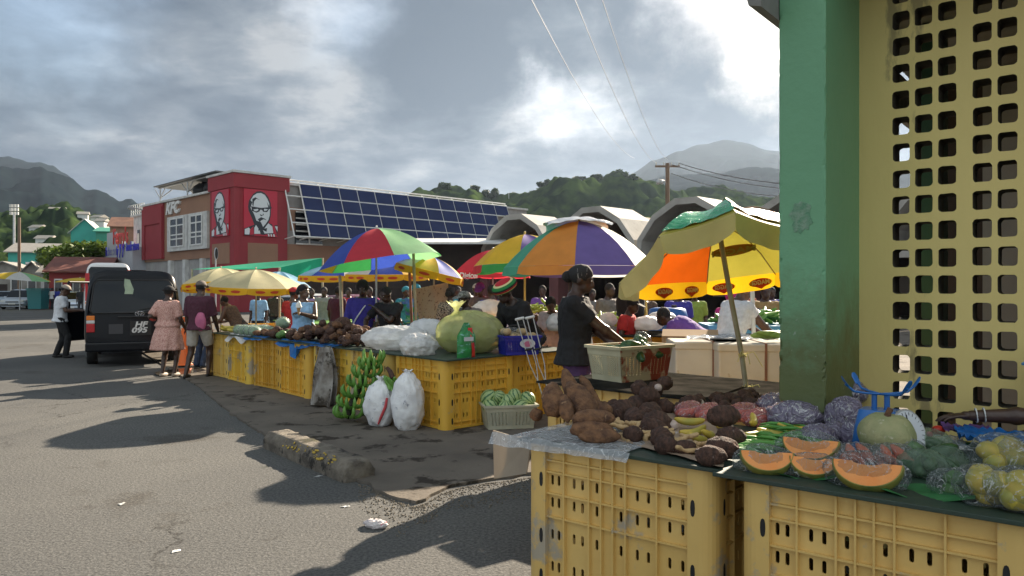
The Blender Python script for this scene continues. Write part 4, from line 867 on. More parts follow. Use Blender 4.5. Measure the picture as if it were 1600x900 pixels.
# ================= people
def skin(n,c):return mat('skin_'+n,tuple(q*1.25 for q in c),c,9,.38,.05,bs=60)
SK=dict(d=skin('deep',(.050,.026,.018)),b=skin('brown',(.085,.044,.028)),k=skin('dark',(.034,.018,.013)))
ma_hair=mat('black_hair',(.008,.007,.007),(.016,.014,.013),60,.8,.8,bs=90)
def hand_mesh(curl,spread=1.,v=.0042):
    b=B();b.ell((0,.045,0),(.038,.05,.016),None,16,10);b.ell((.018,.03,-.004),(.022,.035,.016),None,12,8);b.cap((0,-.03,0),.026,(0,.02,0),.026,0,12)
    for x,y,l,a in ((-.032,.082,.055,-9),(-.011,.092,.070,-3),(.011,.094,.075,2),(.031,.088,.066,8)):
        p=V((x,y-.02,0));d=V((math.sin(R(a))*spread,math.cos(R(a)),0));c_=0;r=.0095
        for s,f in ((0,.52),(1,.3),(2,.26)):
            c_+=curl*(.7 if s==0 else 1.15);dd=V((d.x,d.y*math.cos(R(c_)),-math.sin(R(c_))));q=p+dd*(l*f+(.02 if s==0 else 0));b.cap(p,r,q,r*.9,0,8);p=q;r*=.9
    p=V((.028,.02,-.004));q=p+V((.026,.026,-.008));b.cap(p,.014,q,.0115,0,8);r_=q+V((.006,.026,-.010));b.cap(q,.0115,r_,.0105,0,8);s=r_+V((-.006,.020,-.008));b.cap(r_,.0105,s,.0095,0,8)
    return fuse(b,v,2)
HM={'relax':hand_mesh(14),'grip':hand_mesh(42)}
HML={'relax':hand_mesh(14,1,.007),'grip':hand_mesh(42,1,.007)}
def ik(S,T,l1,l2,pole):
    D=T-S;d=min(D.length,(l1+l2)*.995);dr=D.normalized();a=(l1*l1-l2*l2+d*d)/(2*d);h=math.sqrt(max(l1*l1-a*a,0));pp=pole-dr*pole.dot(dr);pp.normalize();return S+dr*a+pp*h,S+dr*d
def person(label,x,y,face,H=1.72,lean=0,head=(0,0),hands=(None,None),poles=None,top=None,sleeve=.5,bottom=None,hat=None,hair='short',sk='d',fem=False,g=1.,fine=False,feet=None,z=0,sit=0,hp=('relax','relax'),shoe=None,neck=.0,side=0,skirt=None,group=None,ndir=(None,None),strap=None):
    rnd=random.Random(label);s=H/1.69
    t=thing('person',label,'person',(x,y,z),-face,group)
    pz=(.93*s if not sit else sit+.09);pel=V((0,0,pz));Rt=rot(-lean,side,0).to_3x3()
    T=lambda a,b_,c:pel+Rt@V((a*s,b_*s,c*s))
    rx=lambda v:v*s*g
    Xax=Rt@V((1,0,0));Yax=Rt@V((0,1,0))
    tor=[(-.10,.12,.095),(-.02,.172 if fem else .155,.118 if fem else .108),(.12,.135 if fem else .145,.10),(.27,.15 if fem else .162,.11),(.39,.165 if fem else .178,.105),(.455,.15,.08),(.49,.075,.06),(.52,.054,.056)]
    b=B();b.loft([(T(0,0,q[0]),Xax*rx(q[1]),Yax*rx(q[2])) for q in tor],18)
    nk=T(0,0,.50);hd_=Rt@V((0,.25,.97));HR=rot(0,0,head[0]).to_3x3()@rot(head[1],0,0).to_3x3()
    hx=(rot(-lean*.45,0,0).to_3x3())@HR if lean else HR
    hc=nk+Rt@V((0,.03,.065))*s+hx@V((0,.015,.07))*s
    HX=M.Translation(hc)@hx.to_4x4()@M.Scale(s,4);hp_=lambda a,b_,c:HX@V((a,b_,c))
    b.cap(nk-Rt@V((0,0,.03))*s,.056*s,hp_(0,-.025,-.06),.052*s)
    HR4=HX.to_3x3().normalized().to_4x4()
    b.ell(hc+hx@V((0,-.012,.02))*s,(.074*s,.094*s,.098*s),HR4);b.ell(hp_(0,.03,-.055),(.056*s,.058*s,.058*s),HR4);b.ell(hp_(0,.062,-.085),(.026*s,.024*s,.02*s),HR4)
    b.cap(hp_(0,.088,.01),.011*s,hp_(0,.104,-.030),.016*s);b.ell(hp_(0,.096,-.034),(.020*s,.014*s,.012*s),HR4)
    b.ell(hp_(0,.085,-.060),(.027*s,.014*s,.008*s),HR4);b.ell(hp_(0,.083,-.074),(.024*s,.014*s,.009*s),HR4)
    b.ell(hp_(0,.072,.030),(.055*s,.018*s,.012*s),HR4)
    for sg in (-1,1):b.ell(hp_(sg*.076,-.012,-.008),(.011*s,.022*s,.032*s),HR4)
    if fem:
        for sg in (-1,1):b.ell(T(sg*.072*g,.085,.29),rx(.070))
    arms=[]
    for k_,sg in enumerate((-1,1)):
        S=T(sg*(.158 if fem else .178)*(.5+.5*g),0,.425);b.cap(T(sg*.09,0,.43),.062*s,S,.056*s*(.6+.4*g))
        tg=V(hands[k_]) if hands[k_] is not None else V((sg*.25*s*(.6+.4*g),.06*s+.0,.80*s if not sit else pz+.02))
        if hands[k_] is None:tg=S+V((sg*.06,.05,-.54*s))
        pole=V(poles[k_]) if poles and poles[k_] else V((sg*.35,-1,-.1))
        E,Wr=ik(S,tg,.29*s,.265*s,pole);q=.6+.4*g
        b.cap(S,.055*s*q,E,.043*s*q);b.cap(E,.044*s*q,Wr,.030*s);b.ell(E.lerp(Wr,.25),(.047*s*q,)*3)
        arms.append((S,E,Wr,q))
    legs=[];fpos=feet or ((-.10,.02),(.10,-.02))
    for k_,sg in enumerate((-1,1)):
        Hp=T(sg*.088*g,0,-.04);A=V((fpos[k_][0],fpos[k_][1],.075*s));Kn,A2=ik(Hp,A,.43*s,.42*s,V((sg*.1,1,0)))
        b.cap(Hp,.086*s*g,Kn,.055*s*(.5+.5*g));b.cap(Kn,.055*s*(.5+.5*g),A,.036*s);b.cap(Kn.lerp(A,.25)-V((0,.012,0)),.054*s,Kn.lerp(A,.6),.036*s)
        b.ell(A+V((0,.05*s,-.04*s)),(.042*s,.105*s,.032*s));legs.append((Hp,Kn,A))
    me=fuse(b,.011 if fine else .019,3)
    # hands joined in at the wrist, five fingers each
    bb=B();bb.mesh_in(me,M())
    HMx=HM if fine else HML
    for k_,(S,E,Wr,q) in enumerate(arms):
        d=(Wr-E).normalized()
        if ndir[k_] is not None:d=(d*.3+V(ndir[k_])).normalized()
        up=V((0,0,1)) if abs(d.z)<.8 else V(((-1,1)[k_],0,0))*1.
        X=frame(d,up);
        X=M.Translation(Wr+d*.012)@X@M.Diagonal(((-.9 if k_==1 else .9)*s,.9*s,.9*s,1))
        hm_=HMx[hp[k_]];vs=[v.co for v in hm_.vertices];fs=[list(p.vertices) if k_==0 else list(p.vertices)[::-1] for p in hm_.polygons];bb.add(vs,fs,0,True,X)
    bpy.data.meshes.remove(me);bb.build('body',SK[sk],t)
    if fine:
        for sg in (-1,1):
            c=B();c.ell(hp_(sg*.030,.0835,.008),(.0125*s,.006*s,.0065*s),HR4,10,8);e_=c.build('eye',MC.get('eye_white') or mat('eye_white',(.55,.50,.45),None,rough=.2),t);c=B();c.ell(hp_(sg*.030,.0885,.008),(.0055*s,.003*s,.0055*s),HR4,8,6);c.build('iris',ma_hair,e_)
    # clothes
    if top:
        c=B();o_=.020
        lo=-.10 if not skirt else .02
        rg=[(lo,.200 if fem else .178,.142)]+[q for q in tor if q[0]>lo and q[0]<.47]+([(.478,.098,.078)] if sleeve>0 else [(.45,.135,.085)])
        c.loft([(T(0,0,q[0]),Xax*(rx(q[1])+o_),Yax*(rx(q[2])+o_+.004)) for q in rg],22)
        if fem:
            for sg in (-1,1):c.ell(T(sg*.072*g,.088,.29),rx(.070)+o_)
        for k_,(S,E,Wr,q) in enumerate(arms):
            if sleeve>0:
                f=min(1,sleeve*1.15);pe=S.lerp(E,f);c.ell(S,.060*s*q+.008);c.cyl(T((-1,1)[k_]*.09,0,.42),S,.072*s,.064*s*q+.006,12);c.cyl(S,pe,.060*s*q+.008,.052*s*q+.014,14)
                if sleeve>1:
                    c.ell(E,.05*s*q+.008);c.cyl(E,E.lerp(Wr,min(.93,sleeve-1)),.046*s*q+.010,.036*s+.008,12)
        if skirt:
            zb_=skirt;c.loft([(T(0,0,.06),Xax*rx(.15),Yax*rx(.125)),(T(0,0,-.05),Xax*rx(.195),Yax*rx(.155)),(V((0,0,(pz+zb_)/2)),V((rx(.23),0,0)),V((0,rx(.20),0))),(V((0,0,zb_)),V((rx(.26),0,0)),V((0,rx(.23),0)))],40,fn=lambda p,k,a:p+V((math.cos(a*1),math.sin(a),0))*(0,0,.012,.024)[k]*math.sin(a*9))
        link('dress' if skirt else 'shirt',fuse(c,.011 if fine else .016,3,.006 if fine else .007,16),top,t)
    if strap:
        c=B();c.tube([T(-.11,.06,.45),T(-.02,.14,.33),T(.10,.13,.15),T(.17,.02,.02)],.012,6);c.build('bag_strap',strap,t)
    if bottom and not skirt:
        kind,bm_=bottom;c=B()
        if kind=='skirt':
            c.loft([(T(0,0,.05),Xax*rx(.155),Yax*rx(.13)),(T(0,0,-.08),Xax*rx(.20),Yax*rx(.16)),(V((0,0,.45*s)),V((rx(.25),0,0)),V((0,rx(.22),0)))],40,fn=lambda p,k,a:p+V((math.cos(a),math.sin(a),0))*(0,.004,.02)[k]*math.sin(a*10))
            c.build('skirt',bm_,t)
        else:
            c.loft([(T(0,0,q),Xax*(rx(a)+.002),Yax*(rx(b_)+.004)) for q,a,b_ in ((.04,.140,.10),(-.02,.172 if fem else .158,.118),(-.10,.165,.115))],20)
            for Hp,Kn,A in legs:
                f=.78 if kind=='shorts' else 1
                if sit:f=.9 if kind=='shorts' else 1
                e=Hp.lerp(Kn,f);c.ell(Hp,.092*s*g);c.cyl(Hp,e,.096*s*g,(.083*s if kind=='shorts' else .070*s),16)
                if kind!='shorts':c.ell(Kn,.070*s);c.cyl(Kn,A+V((0,0,-.02)),.070*s,.064*s,16)
            link('shorts' if kind=='shorts' else 'trousers',fuse(c,.013 if fine else .017,3,.008,11),bm_,t)
    if shoe:
        for Hp,Kn,A in legs:
            c=B();c.ell(A+V((0,.05*s,-.035*s)),(.047*s,.125*s,.045*s),z0=-.8);c.build('shoe',shoe,t)
    if hair and hair!='none':
        c=B()
        if hair=='short':c.ell(hp_(0,-.022,.034),(.082*s,.092*s,.096*s),HR4,18,12)
        elif hair=='afro':c.ell(hp_(0,-.02,.045),(.102*s,.108*s,.105*s),HR4,18,12,fn=lambda u:.04*noise.noise(u*5))
        elif hair=='bun':c.ell(hp_(0,-.022,.032),(.084*s,.096*s,.096*s),HR4);c.ell(hp_(0,-.125,.0),(.055*s,.05*s,.055*s),HR4,fn=lambda u:.08*noise.noise(u*4))
        c.build('hair',ma_hair,t)
    if hat:
        kd,hm1=hat[0],hat[1];c=B()
        if kd=='cap':
            c.ell(hp_(0,-.012,.045),(.090*s,.106*s,.085*s),HR4,20,8,z0=-.15);
            c.loft([(hp_(0,.115,.045),HR4.to_3x3()@V((.075*s,0,0)),HR4.to_3x3()@V((0,.085*s,-.02*s))),(hp_(0,.115,.052),HR4.to_3x3()@V((.075*s,0,0)),HR4.to_3x3()@V((0,.085*s,-.02*s)))],20)
            c.build('cap',hm1,t)
        elif kd=='brimhat':
            c.ell(hp_(0,-.01,.055),(.095*s,.11*s,.08*s),HR4,20,8,z0=-.2);c.loft([(hp_(0,0,.04),HR4.to_3x3()@V((.125*s,0,0)),HR4.to_3x3()@V((0,.14*s,0))),(hp_(0,0,.052),HR4.to_3x3()@V((.12*s,0,0)),HR4.to_3x3()@V((0,.135*s,0)))],24);c.build('hat',hm1,t)
        elif kd=='wrap':
            c.ell(hp_(0,-.03,.045),(.092*s,.112*s,.088*s),HR4@rot(18,0,0),20,12,fn=lambda u:.025*math.sin(u.y*16+u.z*6));
            if len(hat)>2:c.ell(hp_(0,-.135,.0),(.045*s,.05*s,.05*s),HR4,fn=lambda u:.12*noise.noise(u*4))
            c.build('headscarf',hm1,t)
        elif kd=='tam':
            q=HX@M.Translation((0,-.03,.075))@rot(-8,0,0);c.ell((0,0,0),(.150,.165,.075),None,28,12);o=c.build('knitted_tam',hm1,t);o.matrix_local=q
    return t
def cl(n,c,c2=None,sc=20,**k):return mat('fabric_'+n,c,c2 or tuple(q*.8 for q in c),sc,.85,.15,**k)
Fb=cl('black',(.012,.012,.014));Fw=cl('white',(.70,.72,.76));Fpink=cl('dress_pink',(.60,.36,.30),(.42,.20,.17),55,lo=.5,hi=.56);Fmar=cl('maroon',(.075,.018,.035));Fkh=cl('khaki',(.42,.38,.33));Fblk2=cl('charcoal',(.03,.03,.034))
Fcap=cl('cap_beige',(.35,.30,.25));Fcapb=cl('cap_brown',(.16,.13,.11));Flb=cl('pale_blue',(.30,.52,.78));Fnavy=cl('royal_blue',(.05,.04,.30));Fblue=cl('blue_hoodie',(.04,.06,.36));Fgrey=cl('grey',(.16,.155,.15));Fbrg=cl('taupe',(.17,.145,.13));Fcamo=cl('camouflage',(.22,.22,.19),(.08,.08,.07),30,lo=.48,hi=.52)
Fpur=cl('purple',(.14,.06,.30));Fvio=cl('violet_shorts',(.09,.045,.14));Fred=cl('red_cap',(.5,.03,.03));Fmag=cl('magenta',(.5,.03,.2));Fturq=cl('turquoise',(.03,.28,.40));Fbr=cl('brown_print',(.13,.08,.05),(.06,.04,.03),30)
Fleo=cl('leopard',(.45,.36,.30),(.08,.06,.05),45,lo=.48,hi=.52);Fstripe=mat('fabric_bluegreen_stripes',(.02,.25,.12),(.06,.16,.38),3,.85,.1,lo=.45,hi=.55,stretch=(1,1,5),c3=(.25,.4,.15),lo3=.6,sc3=4)
Fden=cl('denim',(.03,.05,.10));Fplaid=cl('plaid_wrap',(.02,.02,.022),(.35,.33,.32),9,lo=.62,hi=.66,stretch=(1,6,1));Fbeige=cl('beige_skirt',(.5,.46,.36),(.3,.27,.2),30)
def tam_mat():
    m=mat('knitted_tam',(.02,.2,.04),(.02,.16,.03),60,.9,.6,bs=140);t=m.node_tree;l=t.links;p=t.nodes['Principled BSDF']
    co=node(m,'ShaderNodeTexCoord');sp=node(m,'ShaderNodeSeparateXYZ');l.new(co.outputs['Object'],sp.inputs[0])
    r=node(m,'ShaderNodeValToRGB');r.color_ramp.interpolation='CONSTANT';e=r.color_ramp.elements
    cs=[(0,(.02,.16,.04)),(.30,(.7,.62,.25)),(.36,(.42,.02,.02)),(.50,(.008,.008,.008)),(.62,(.02,.2,.05)),(.80,(.7,.62,.3)),(.88,(.5,.02,.03)),]
    e[0].position=0;e[0].color=(*cs[0][1],1);e[1].position=cs[1][0];e[1].color=(*cs[1][1],1)
    for q,c in cs[2:]:x=e.new(q);x.color=(*c,1)
    v=node(m,'ShaderNodeVectorMath',operation='MULTIPLY');l.new(co.outputs['Object'],v.inputs[0]);v.inputs[1].default_value=(1/.15,1/.165,0)
    ln_=node(m,'ShaderNodeVectorMath',operation='LENGTH');l.new(v.outputs[0],ln_.inputs[0])
    # distance over the dome from its rim to its crown
    s=node(m,'ShaderNodeMapRange');s.inputs[1].default_value=-.075;s.inputs[2].default_value=.075;l.new(sp.outputs[2],s.inputs[0]);l.new(s.outputs[0],r.inputs[0]);l.new(r.outputs[0],p.inputs['Base Color']);return m
ma_shoe=mat('black_shoe',(.015,.013,.012),None,rough=.4)
def at(px,d):p=P(px,450,d);return p.x,p.y
person('man in white shirt and black trousers leaning at the open van door',*at(94,17.6),62,1.72,4,(0,-22),((-.02,.36,1.12),(.14,.38,1.10)),top=Fw,sleeve=.62,bottom=('trousers',Fb),hat=('cap',Fcap),hair='short',sk='b',shoe=ma_shoe,g=1.08,feet=((-.12,-.1),(.12,.12)))
person('woman in a pink patterned dress and black hat with a red purse',*at(262,13.75),8,1.66,0,(0,-8),((-.17,.10,1.06),(.26,.16,.86)),top=Fpink,sleeve=.75,skirt=.50,hat=('brimhat',Fb),hair='short',sk='d',fem=True,g=1.16,shoe=mat('sandal',(.3,.25,.2),None),feet=((-.11,.0),(.10,.05)))
w_=at(262,13.75);b=B();b.ell((0,0,0),(.05,.13,.08),rot(0,0,-8),16,10,fn=lambda u:.05*noise.noise(u*3));tag(b.build('purse',mat('red_purse',(.5,.04,.03),(.4,.05,.04),8,.4),None,(w_[0]-.25,w_[1]-.02,1.10)),'small red purse under the arm of the pink dress woman','purse')
person('man in maroon shirt and pale shorts walking with a cane',*at(311,13.6),4,1.76,3,(0,-6),((-.26,.10,.84),(.27,.20,.80)),hp=('relax','grip'),top=Fmar,sleeve=.85,bottom=('shorts',Fkh),hat=('cap',Fcapb),hair='short',sk='d',g=1.10,shoe=ma_shoe,feet=((-.16,-.18),(.12,.10)))
c_=at(325,13.75);b=B();b.tube([(0,0,0),(0,0,.78),(0,-.02,.84),(0,-.07,.85),(0,-.11,.81)],.012,8);tag(b.build('walking_cane',mat('cane_wood',(.16,.08,.04),None),None,(c_[0]+.03,c_[1]+.12,0)),'brown walking cane held by the maroon shirt man','cane')
b=B();b.ell((0,0,0),(.10,.045,.17),None,16,10,fn=lambda u:.1*noise.noise(u*3));tag(b.build('carrier_bag',mat('pink_plastic',(.75,.2,.35),(.6,.15,.3),6,.3,wrinkle=.6,trans=.3),None,(c_[0]-.02,c_[1]-.28,1.02)),'small pink plastic bag hanging at the side of the maroon shirt man','bag')
person('man in a pale cap almost hidden behind the maroon shirt man',*at(312,15.2),20,1.70,0,top=Fbrg,bottom=('trousers',Fden),hat=('cap',Fcap),sk='d',shoe=ma_shoe)
person('vendor in brown bending over the far end of the stall',*at(372,16.2),-80,1.55,32,(0,0),((-.2,.48,.9),(.2,.5,.88)),top=Fbr,sleeve=.0,bottom=('skirt',Fblk2),hair='short',sk='b',fem=True,g=1.15)
t=person('woman in a light blue top with black headscarf holding an ice cream',*at(474,12.7),168,1.68,-2,(48,0),((.02,.30,1.20),(-.33,.12,.82)),poles=((-1,-.3,-.6),(1,-.6,0)),top=Flb,sleeve=0,bottom=('skirt',Fbeige),hat=('wrap',Fb,1),hair='none',sk='b',fem=True,g=1.14,fine=True,hp=('grip','relax'))
w_=V(at(474,12.7)).to_3d();ax_=rot(0,0,-168);p_=w_+ax_.to_3x3()@V((.05,.40,1.30))
ic=thing('ice_cream','swirled white ice cream cone held by the light blue top woman','ice cream',p_);B().cyl((0,0,-.12),(0,0,0),.010,.034,14).build('cone',mat('wafer',(.42,.24,.1),None),ic);b=B();b.loft([((.004*math.cos(i),.004*math.sin(i),z_),(r_,0,0),(0,r_,0)) for i,(z_,r_) in enumerate(((0,.045),(.02,.052),(.035,.043),(.05,.046),(.065,.034),(.08,.034),(.10,.015),(.115,.004)))],16);b.build('scoop',mat('ice_white',(.8,.78,.74),None,rough=.4),ic)
person('person in a red cap standing behind the light blue top woman',*at(457,14.2),30,1.64,0,top=Fred,hat=('cap',Fred),sk='b',bottom=('trousers',Fden))
person('man in a royal blue shirt with a white lanyard behind the tubers',*at(567,12.3),175,1.74,0,(0,-8),((-.2,.22,1.0),(.2,.22,.98)),top=Fnavy,sleeve=.8,bottom=('trousers',Fden),hair='afro',sk='k',fine=True,strap=Fw)
person('person in a black t-shirt resting chin on one hand',*at(610,11.9),196,1.66,8,(-18,-22),((.10,.27,1.28),(.28,.30,.95)),poles=((-.8,0,-1),(1,-.6,0)),top=Fb,sleeve=.62,bottom=('trousers',Fblk2),hair='short',sk='k',fine=True,g=1.02)
person('woman in a blue and green striped dress with hand on hip',*at(650,14.6),172,1.70,0,(28,0),((-.36,.10,.95),(.30,.02,1.0)),poles=((-1,-.4,0),(1,-.5,0)),top=Fstripe,sleeve=.25,skirt=.45,hat=('wrap',Fturq),hair='none',sk='b',fem=True,g=1.25)
person('person in a turquoise top behind the striped dress woman',*at(634,16.4),160,1.66,0,top=Fturq,hat=('wrap',Fturq),hair='none',sk='d',fem=True,bottom=('skirt',Fblk2))
person('seated vendor in a camouflage cap and taupe shirt',*at(737,10.6),215,1.60,14,(-10,0),((-.12,.36,1.08),(.2,.3,.8)),top=Fbrg,sleeve=.7,bottom=('trousers',Fden),hat=('cap',Fcamo),sk='k',g=1.2,fine=True)
person('person in a white cap behind the camouflage cap vendor',*at(727,12.6),150,1.56,0,top=Fw,hat=('cap',Fw),sk='d',bottom=('trousers',Fden))
person('man in a beige cap among the crowd under the red umbrella',*at(744,16.5),170,1.72,0,top=Fgrey,hat=('cap',Fcap),sk='d',bottom=('trousers',Fden))
person('man in a purple cap and grey t-shirt looking down',*at(752,14.2),190,1.74,5,(0,-20),((-.05,.3,1.15),(.08,.3,1.12)),top=Fgrey,hat=('cap',Fpur),sk='b',bottom=('trousers',Fblk2))
person('person in a bright blue hoodie with back turned',*at(769,13.4),-20,1.68,0,top=Fblue,sleeve=1.9,hair='short',sk='d',bottom=('trousers',Fblk2))
person('person in a sunlit spotted blouse beside the twine post',*at(703,12.8),20,1.64,0,top=Fleo,sleeve=.9,hair='bun',sk='d',fem=True,bottom=('trousers',Fb))
tt=person('man in black with a red, green and gold knitted tam reaching into the blue basket',*at(826,9.7),228,1.82,34,(0,-8),((-.10,.55,1.0),(.22,.50,.98)),top=Fb,sleeve=.9,bottom=('trousers',Fblk2),hat=('tam',tam_mat()),hair='short',sk='k',fine=True,g=1.08)
person('woman in a black t-shirt and violet shorts sorting the vegetable basket',*at(899,7.15),100,1.83,0,(-2,-14),((.10,.36,1.08),(.02,.52,1.04)),poles=((-.6,-.9,-.4),(1,-.6,0)),top=Fb,sleeve=.62,bottom=('shorts',Fvio),hat=('wrap',Fplaid,1),hair='bun',sk='d',fem=True,g=1.2,fine=True)
person('person with head bowed in a pink and white top beyond the crutch',*at(868,10.8),200,1.56,22,(20,-20),top=cl('pinkwhite',(.6,.45,.45)),sk='b',hair='bun',fem=True,bottom=('skirt',Fblk2))
person('child in a black cap and red top beside the white sacks',*at(975,10.2),120,1.50,8,(0,-10),top=Fred,hat=('cap',Fb),sk='d',bottom=('trousers',Fblk2))
person('woman in a purple top bending over a crate',*at(1100,9.6),-62,1.66,58,(0,0),((-.15,.62,.75),(.2,.6,.7)),top=Fpur,sleeve=.55,hair='short',sk='d',fem=True,g=1.3,bottom=('shorts',Fb))
person('person in a magenta headscarf behind the white t-shirt woman',*at(1140,10.6),30,1.60,8,top=Fmag,hat=('wrap',Fmag),hair='none',sk='b',fem=True,bottom=('skirt',Fblk2))
person('woman in a white t-shirt leaning to the green bananas',*at(1138,8.9),66,1.76,17,(0,-8),((-.1,.60,1.05),(.12,.62,1.02)),top=Fw,sleeve=.4,bottom=('trousers',Fden),hair='short',sk='b',fem=True,g=1.16,fine=True)
t=person('vendor at the right edge stretching one arm along the ledge',3.04,3.80,-62,1.66,16,(10,0),((-.30,.66,.955),(.1,.4,.8)),poles=((-.4,-1,-.3),(1,-.6,0)),top=Fb,sleeve=.7,bottom=('skirt',Fblk2),hat=('cap',cl('sky_blue_cap',(.12,.32,.6))),hair='short',sk='d',fem=True,g=1.1,fine=True,sit=.52)
for q in (.62,.585):
    b=B();c=V((-.30,.66,.955)).lerp(V((-.25,.3,1.0)),(.66-q)/.36);X=frame(V((-.1,1,-.1)));ax=X.col[0].xyz;az=X.col[2].xyz;b.tube([c+ax*.036*math.cos(i*.35)+az*.036*math.sin(i*.35) for i in range(19)],.0035,5);b.build('bracelet',ma_wht,t)
# distant and half hidden figures
crowd=[(81,60,20,1.72,Fw,'person in a white shirt walking near the shacks'),(88,61,150,1.7,Fblue,'person in blue walking beside the one in white near the shacks'),(108,52,190,1.74,Fturq,'person in bright blue standing by the blue and white car'),(127,46,160,1.72,Fb,'person in black standing beyond the van door'),
 (487,19.5,170,1.62,cl('lilac',(.3,.2,.4)),'person in lilac near the parked cars'),(507,19,180,1.66,cl('sage',(.25,.27,.24)),'person in a sage top near the maroon car'),(598,17,170,1.62,Fgrey,'person in grey behind the black t-shirt person'),(578,18,190,1.66,Fmag,'person in magenta far behind the royal blue shirt man'),
 (690,16.5,10,1.70,Fgrey,'dark figure in grey behind the patterned cloth'),(895,14,200,1.6,Fgrey,'figure in grey in the shade behind the black shirt woman'),(545,20,180,1.64,Fred,'person in red in the shade behind the rainbow umbrella'),(1060,13,170,1.66,Fnavy,'figure in navy behind the purple top woman'),(1005,13.5,190,1.64,Fbr,'figure in brown print in the shade of the hall'),(1195,12,180,1.68,cl('ochre',(.3,.2,.08)),'figure in ochre behind the piled green bananas')]
for px,d,f,h_,m_,l_ in crowd:
    x_,y_=at(px,d);CP=person(l_,x_,y_,f,h_,0,(0,-5),top=m_,sleeve=.7,bottom=('trousers',Fblk2),hair='short',sk='d',g=1.05)

FX=[Fred,Fturq,Fw,Fpur,Fgrey,Fbrg,cl('lime',(.25,.35,.06)),cl('coral',(.5,.14,.08)),Fblue,Flb,Fmar,Fbr]
for i,(px,d,f,l_) in enumerate(((676,17.5,200,'figure in red in the shade behind the patterned cloth'),(715,17.8,160,'figure in turquoise under the tilted yellow umbrella'),(787,15.5,175,'figure in white behind the royal blue hoodie'),(848,16,190,'figure in purple under the teal panel of the orange umbrella'),(925,16.5,170,'figure in grey in the hall behind the black shirt woman'),(950,13,140,'figure in taupe behind the backpack'),(1085,15,185,'figure in lime green deep in the hall shade'),(1160,14.5,200,'figure in coral behind the white t-shirt woman'),(1205,16,180,'figure in blue right beside the green column'),(404,20,190,'figure in pale blue behind the cream umbrella poles'),(527,17.2,30,'figure in maroon walking behind the bright green board'),(430,23,150,'figure in brown print far behind the cream umbrella'))):
    x_,y_=at(px,d);o=dup(CP,(x_,y_,0),-f,l_)
    k_=.93+.012*(i*5%9);o.scale=(k_,k_,k_)
    for c in o.children:
        if c.name.startswith('shirt'):c.material_slots[0].link='OBJECT';c.material_slots[0].material=FX[i]
# ================= vehicles
ma_tyre=mat('tyre',(.018,.018,.018),None,rough=.85);ma_chr=mat('chrome',(.6,.6,.62),None,rough=.2,metal=1)
ma_tint=mat('tinted_glass',(.008,.010,.013),None,rough=.06,spec=.35);ma_amb=mat('amber_lens',(.75,.20,.02),None,rough=.2);ma_rl2=mat('red_lens',(.45,.015,.02),None,rough=.2);ma_clr=mat('clear_lens',(.6,.6,.58),None,rough=.15)
def paint(n,c,**k):return mat('paint_'+n,c,None,rough=k.pop('rough',.35),coat=k.pop('coat',.6),**k)
def wheel(t,x,y,r,w):
    o=B();o.loft([((x-w/2,y,r),(0,r*.93,0),(0,0,r*.93)),((x-w*.4,y,r),(0,r,0),(0,0,r)),((x+w*.4,y,r),(0,r,0),(0,0,r)),((x+w/2,y,r),(0,r*.93,0),(0,0,r*.93))],28);o=o.build('wheel',ma_tyre,t)
    sx=1 if x>0 else -1;b=B();b.loft([((x+sx*w*.5,y,r),(0,r*.62,0),(0,0,r*.62)),((x+sx*(w*.5+.012),y,r),(0,r*.55,0),(0,0,r*.55))],20);b.build('rim',ma_stl,o)
def vanhull(W,Lg,Hh,nose=.9,bot=.30,bulge=.05):
    b=B();hw=W/2;rg=[]
    for y,ht,k in ((-.0,Hh-.10,.94),(.04,Hh-.03,.98),(.15,Hh,1),(1.5,Hh+.02,1),(Lg-nose-.6,Hh,1),(Lg-nose,Hh-.12,.99),(Lg-.45,1.25,.98),(Lg-.12,1.05,.96),(Lg,.85,.9)):
        rg.append((V((0,y,(bot+ht)/2)),V((hw*k,0,0)),V((0,0,(ht-bot)/2))))
    def fn(p,k,t):
        z=p.z;q=max(0,(z-.95)/(Hh-.95));return V((p.x*(1-.13*q**1.3),p.y+(.10*q**2 if k<2 else 0),z))
    b.loft(rg,44,0,True,True,.30,fn);return b
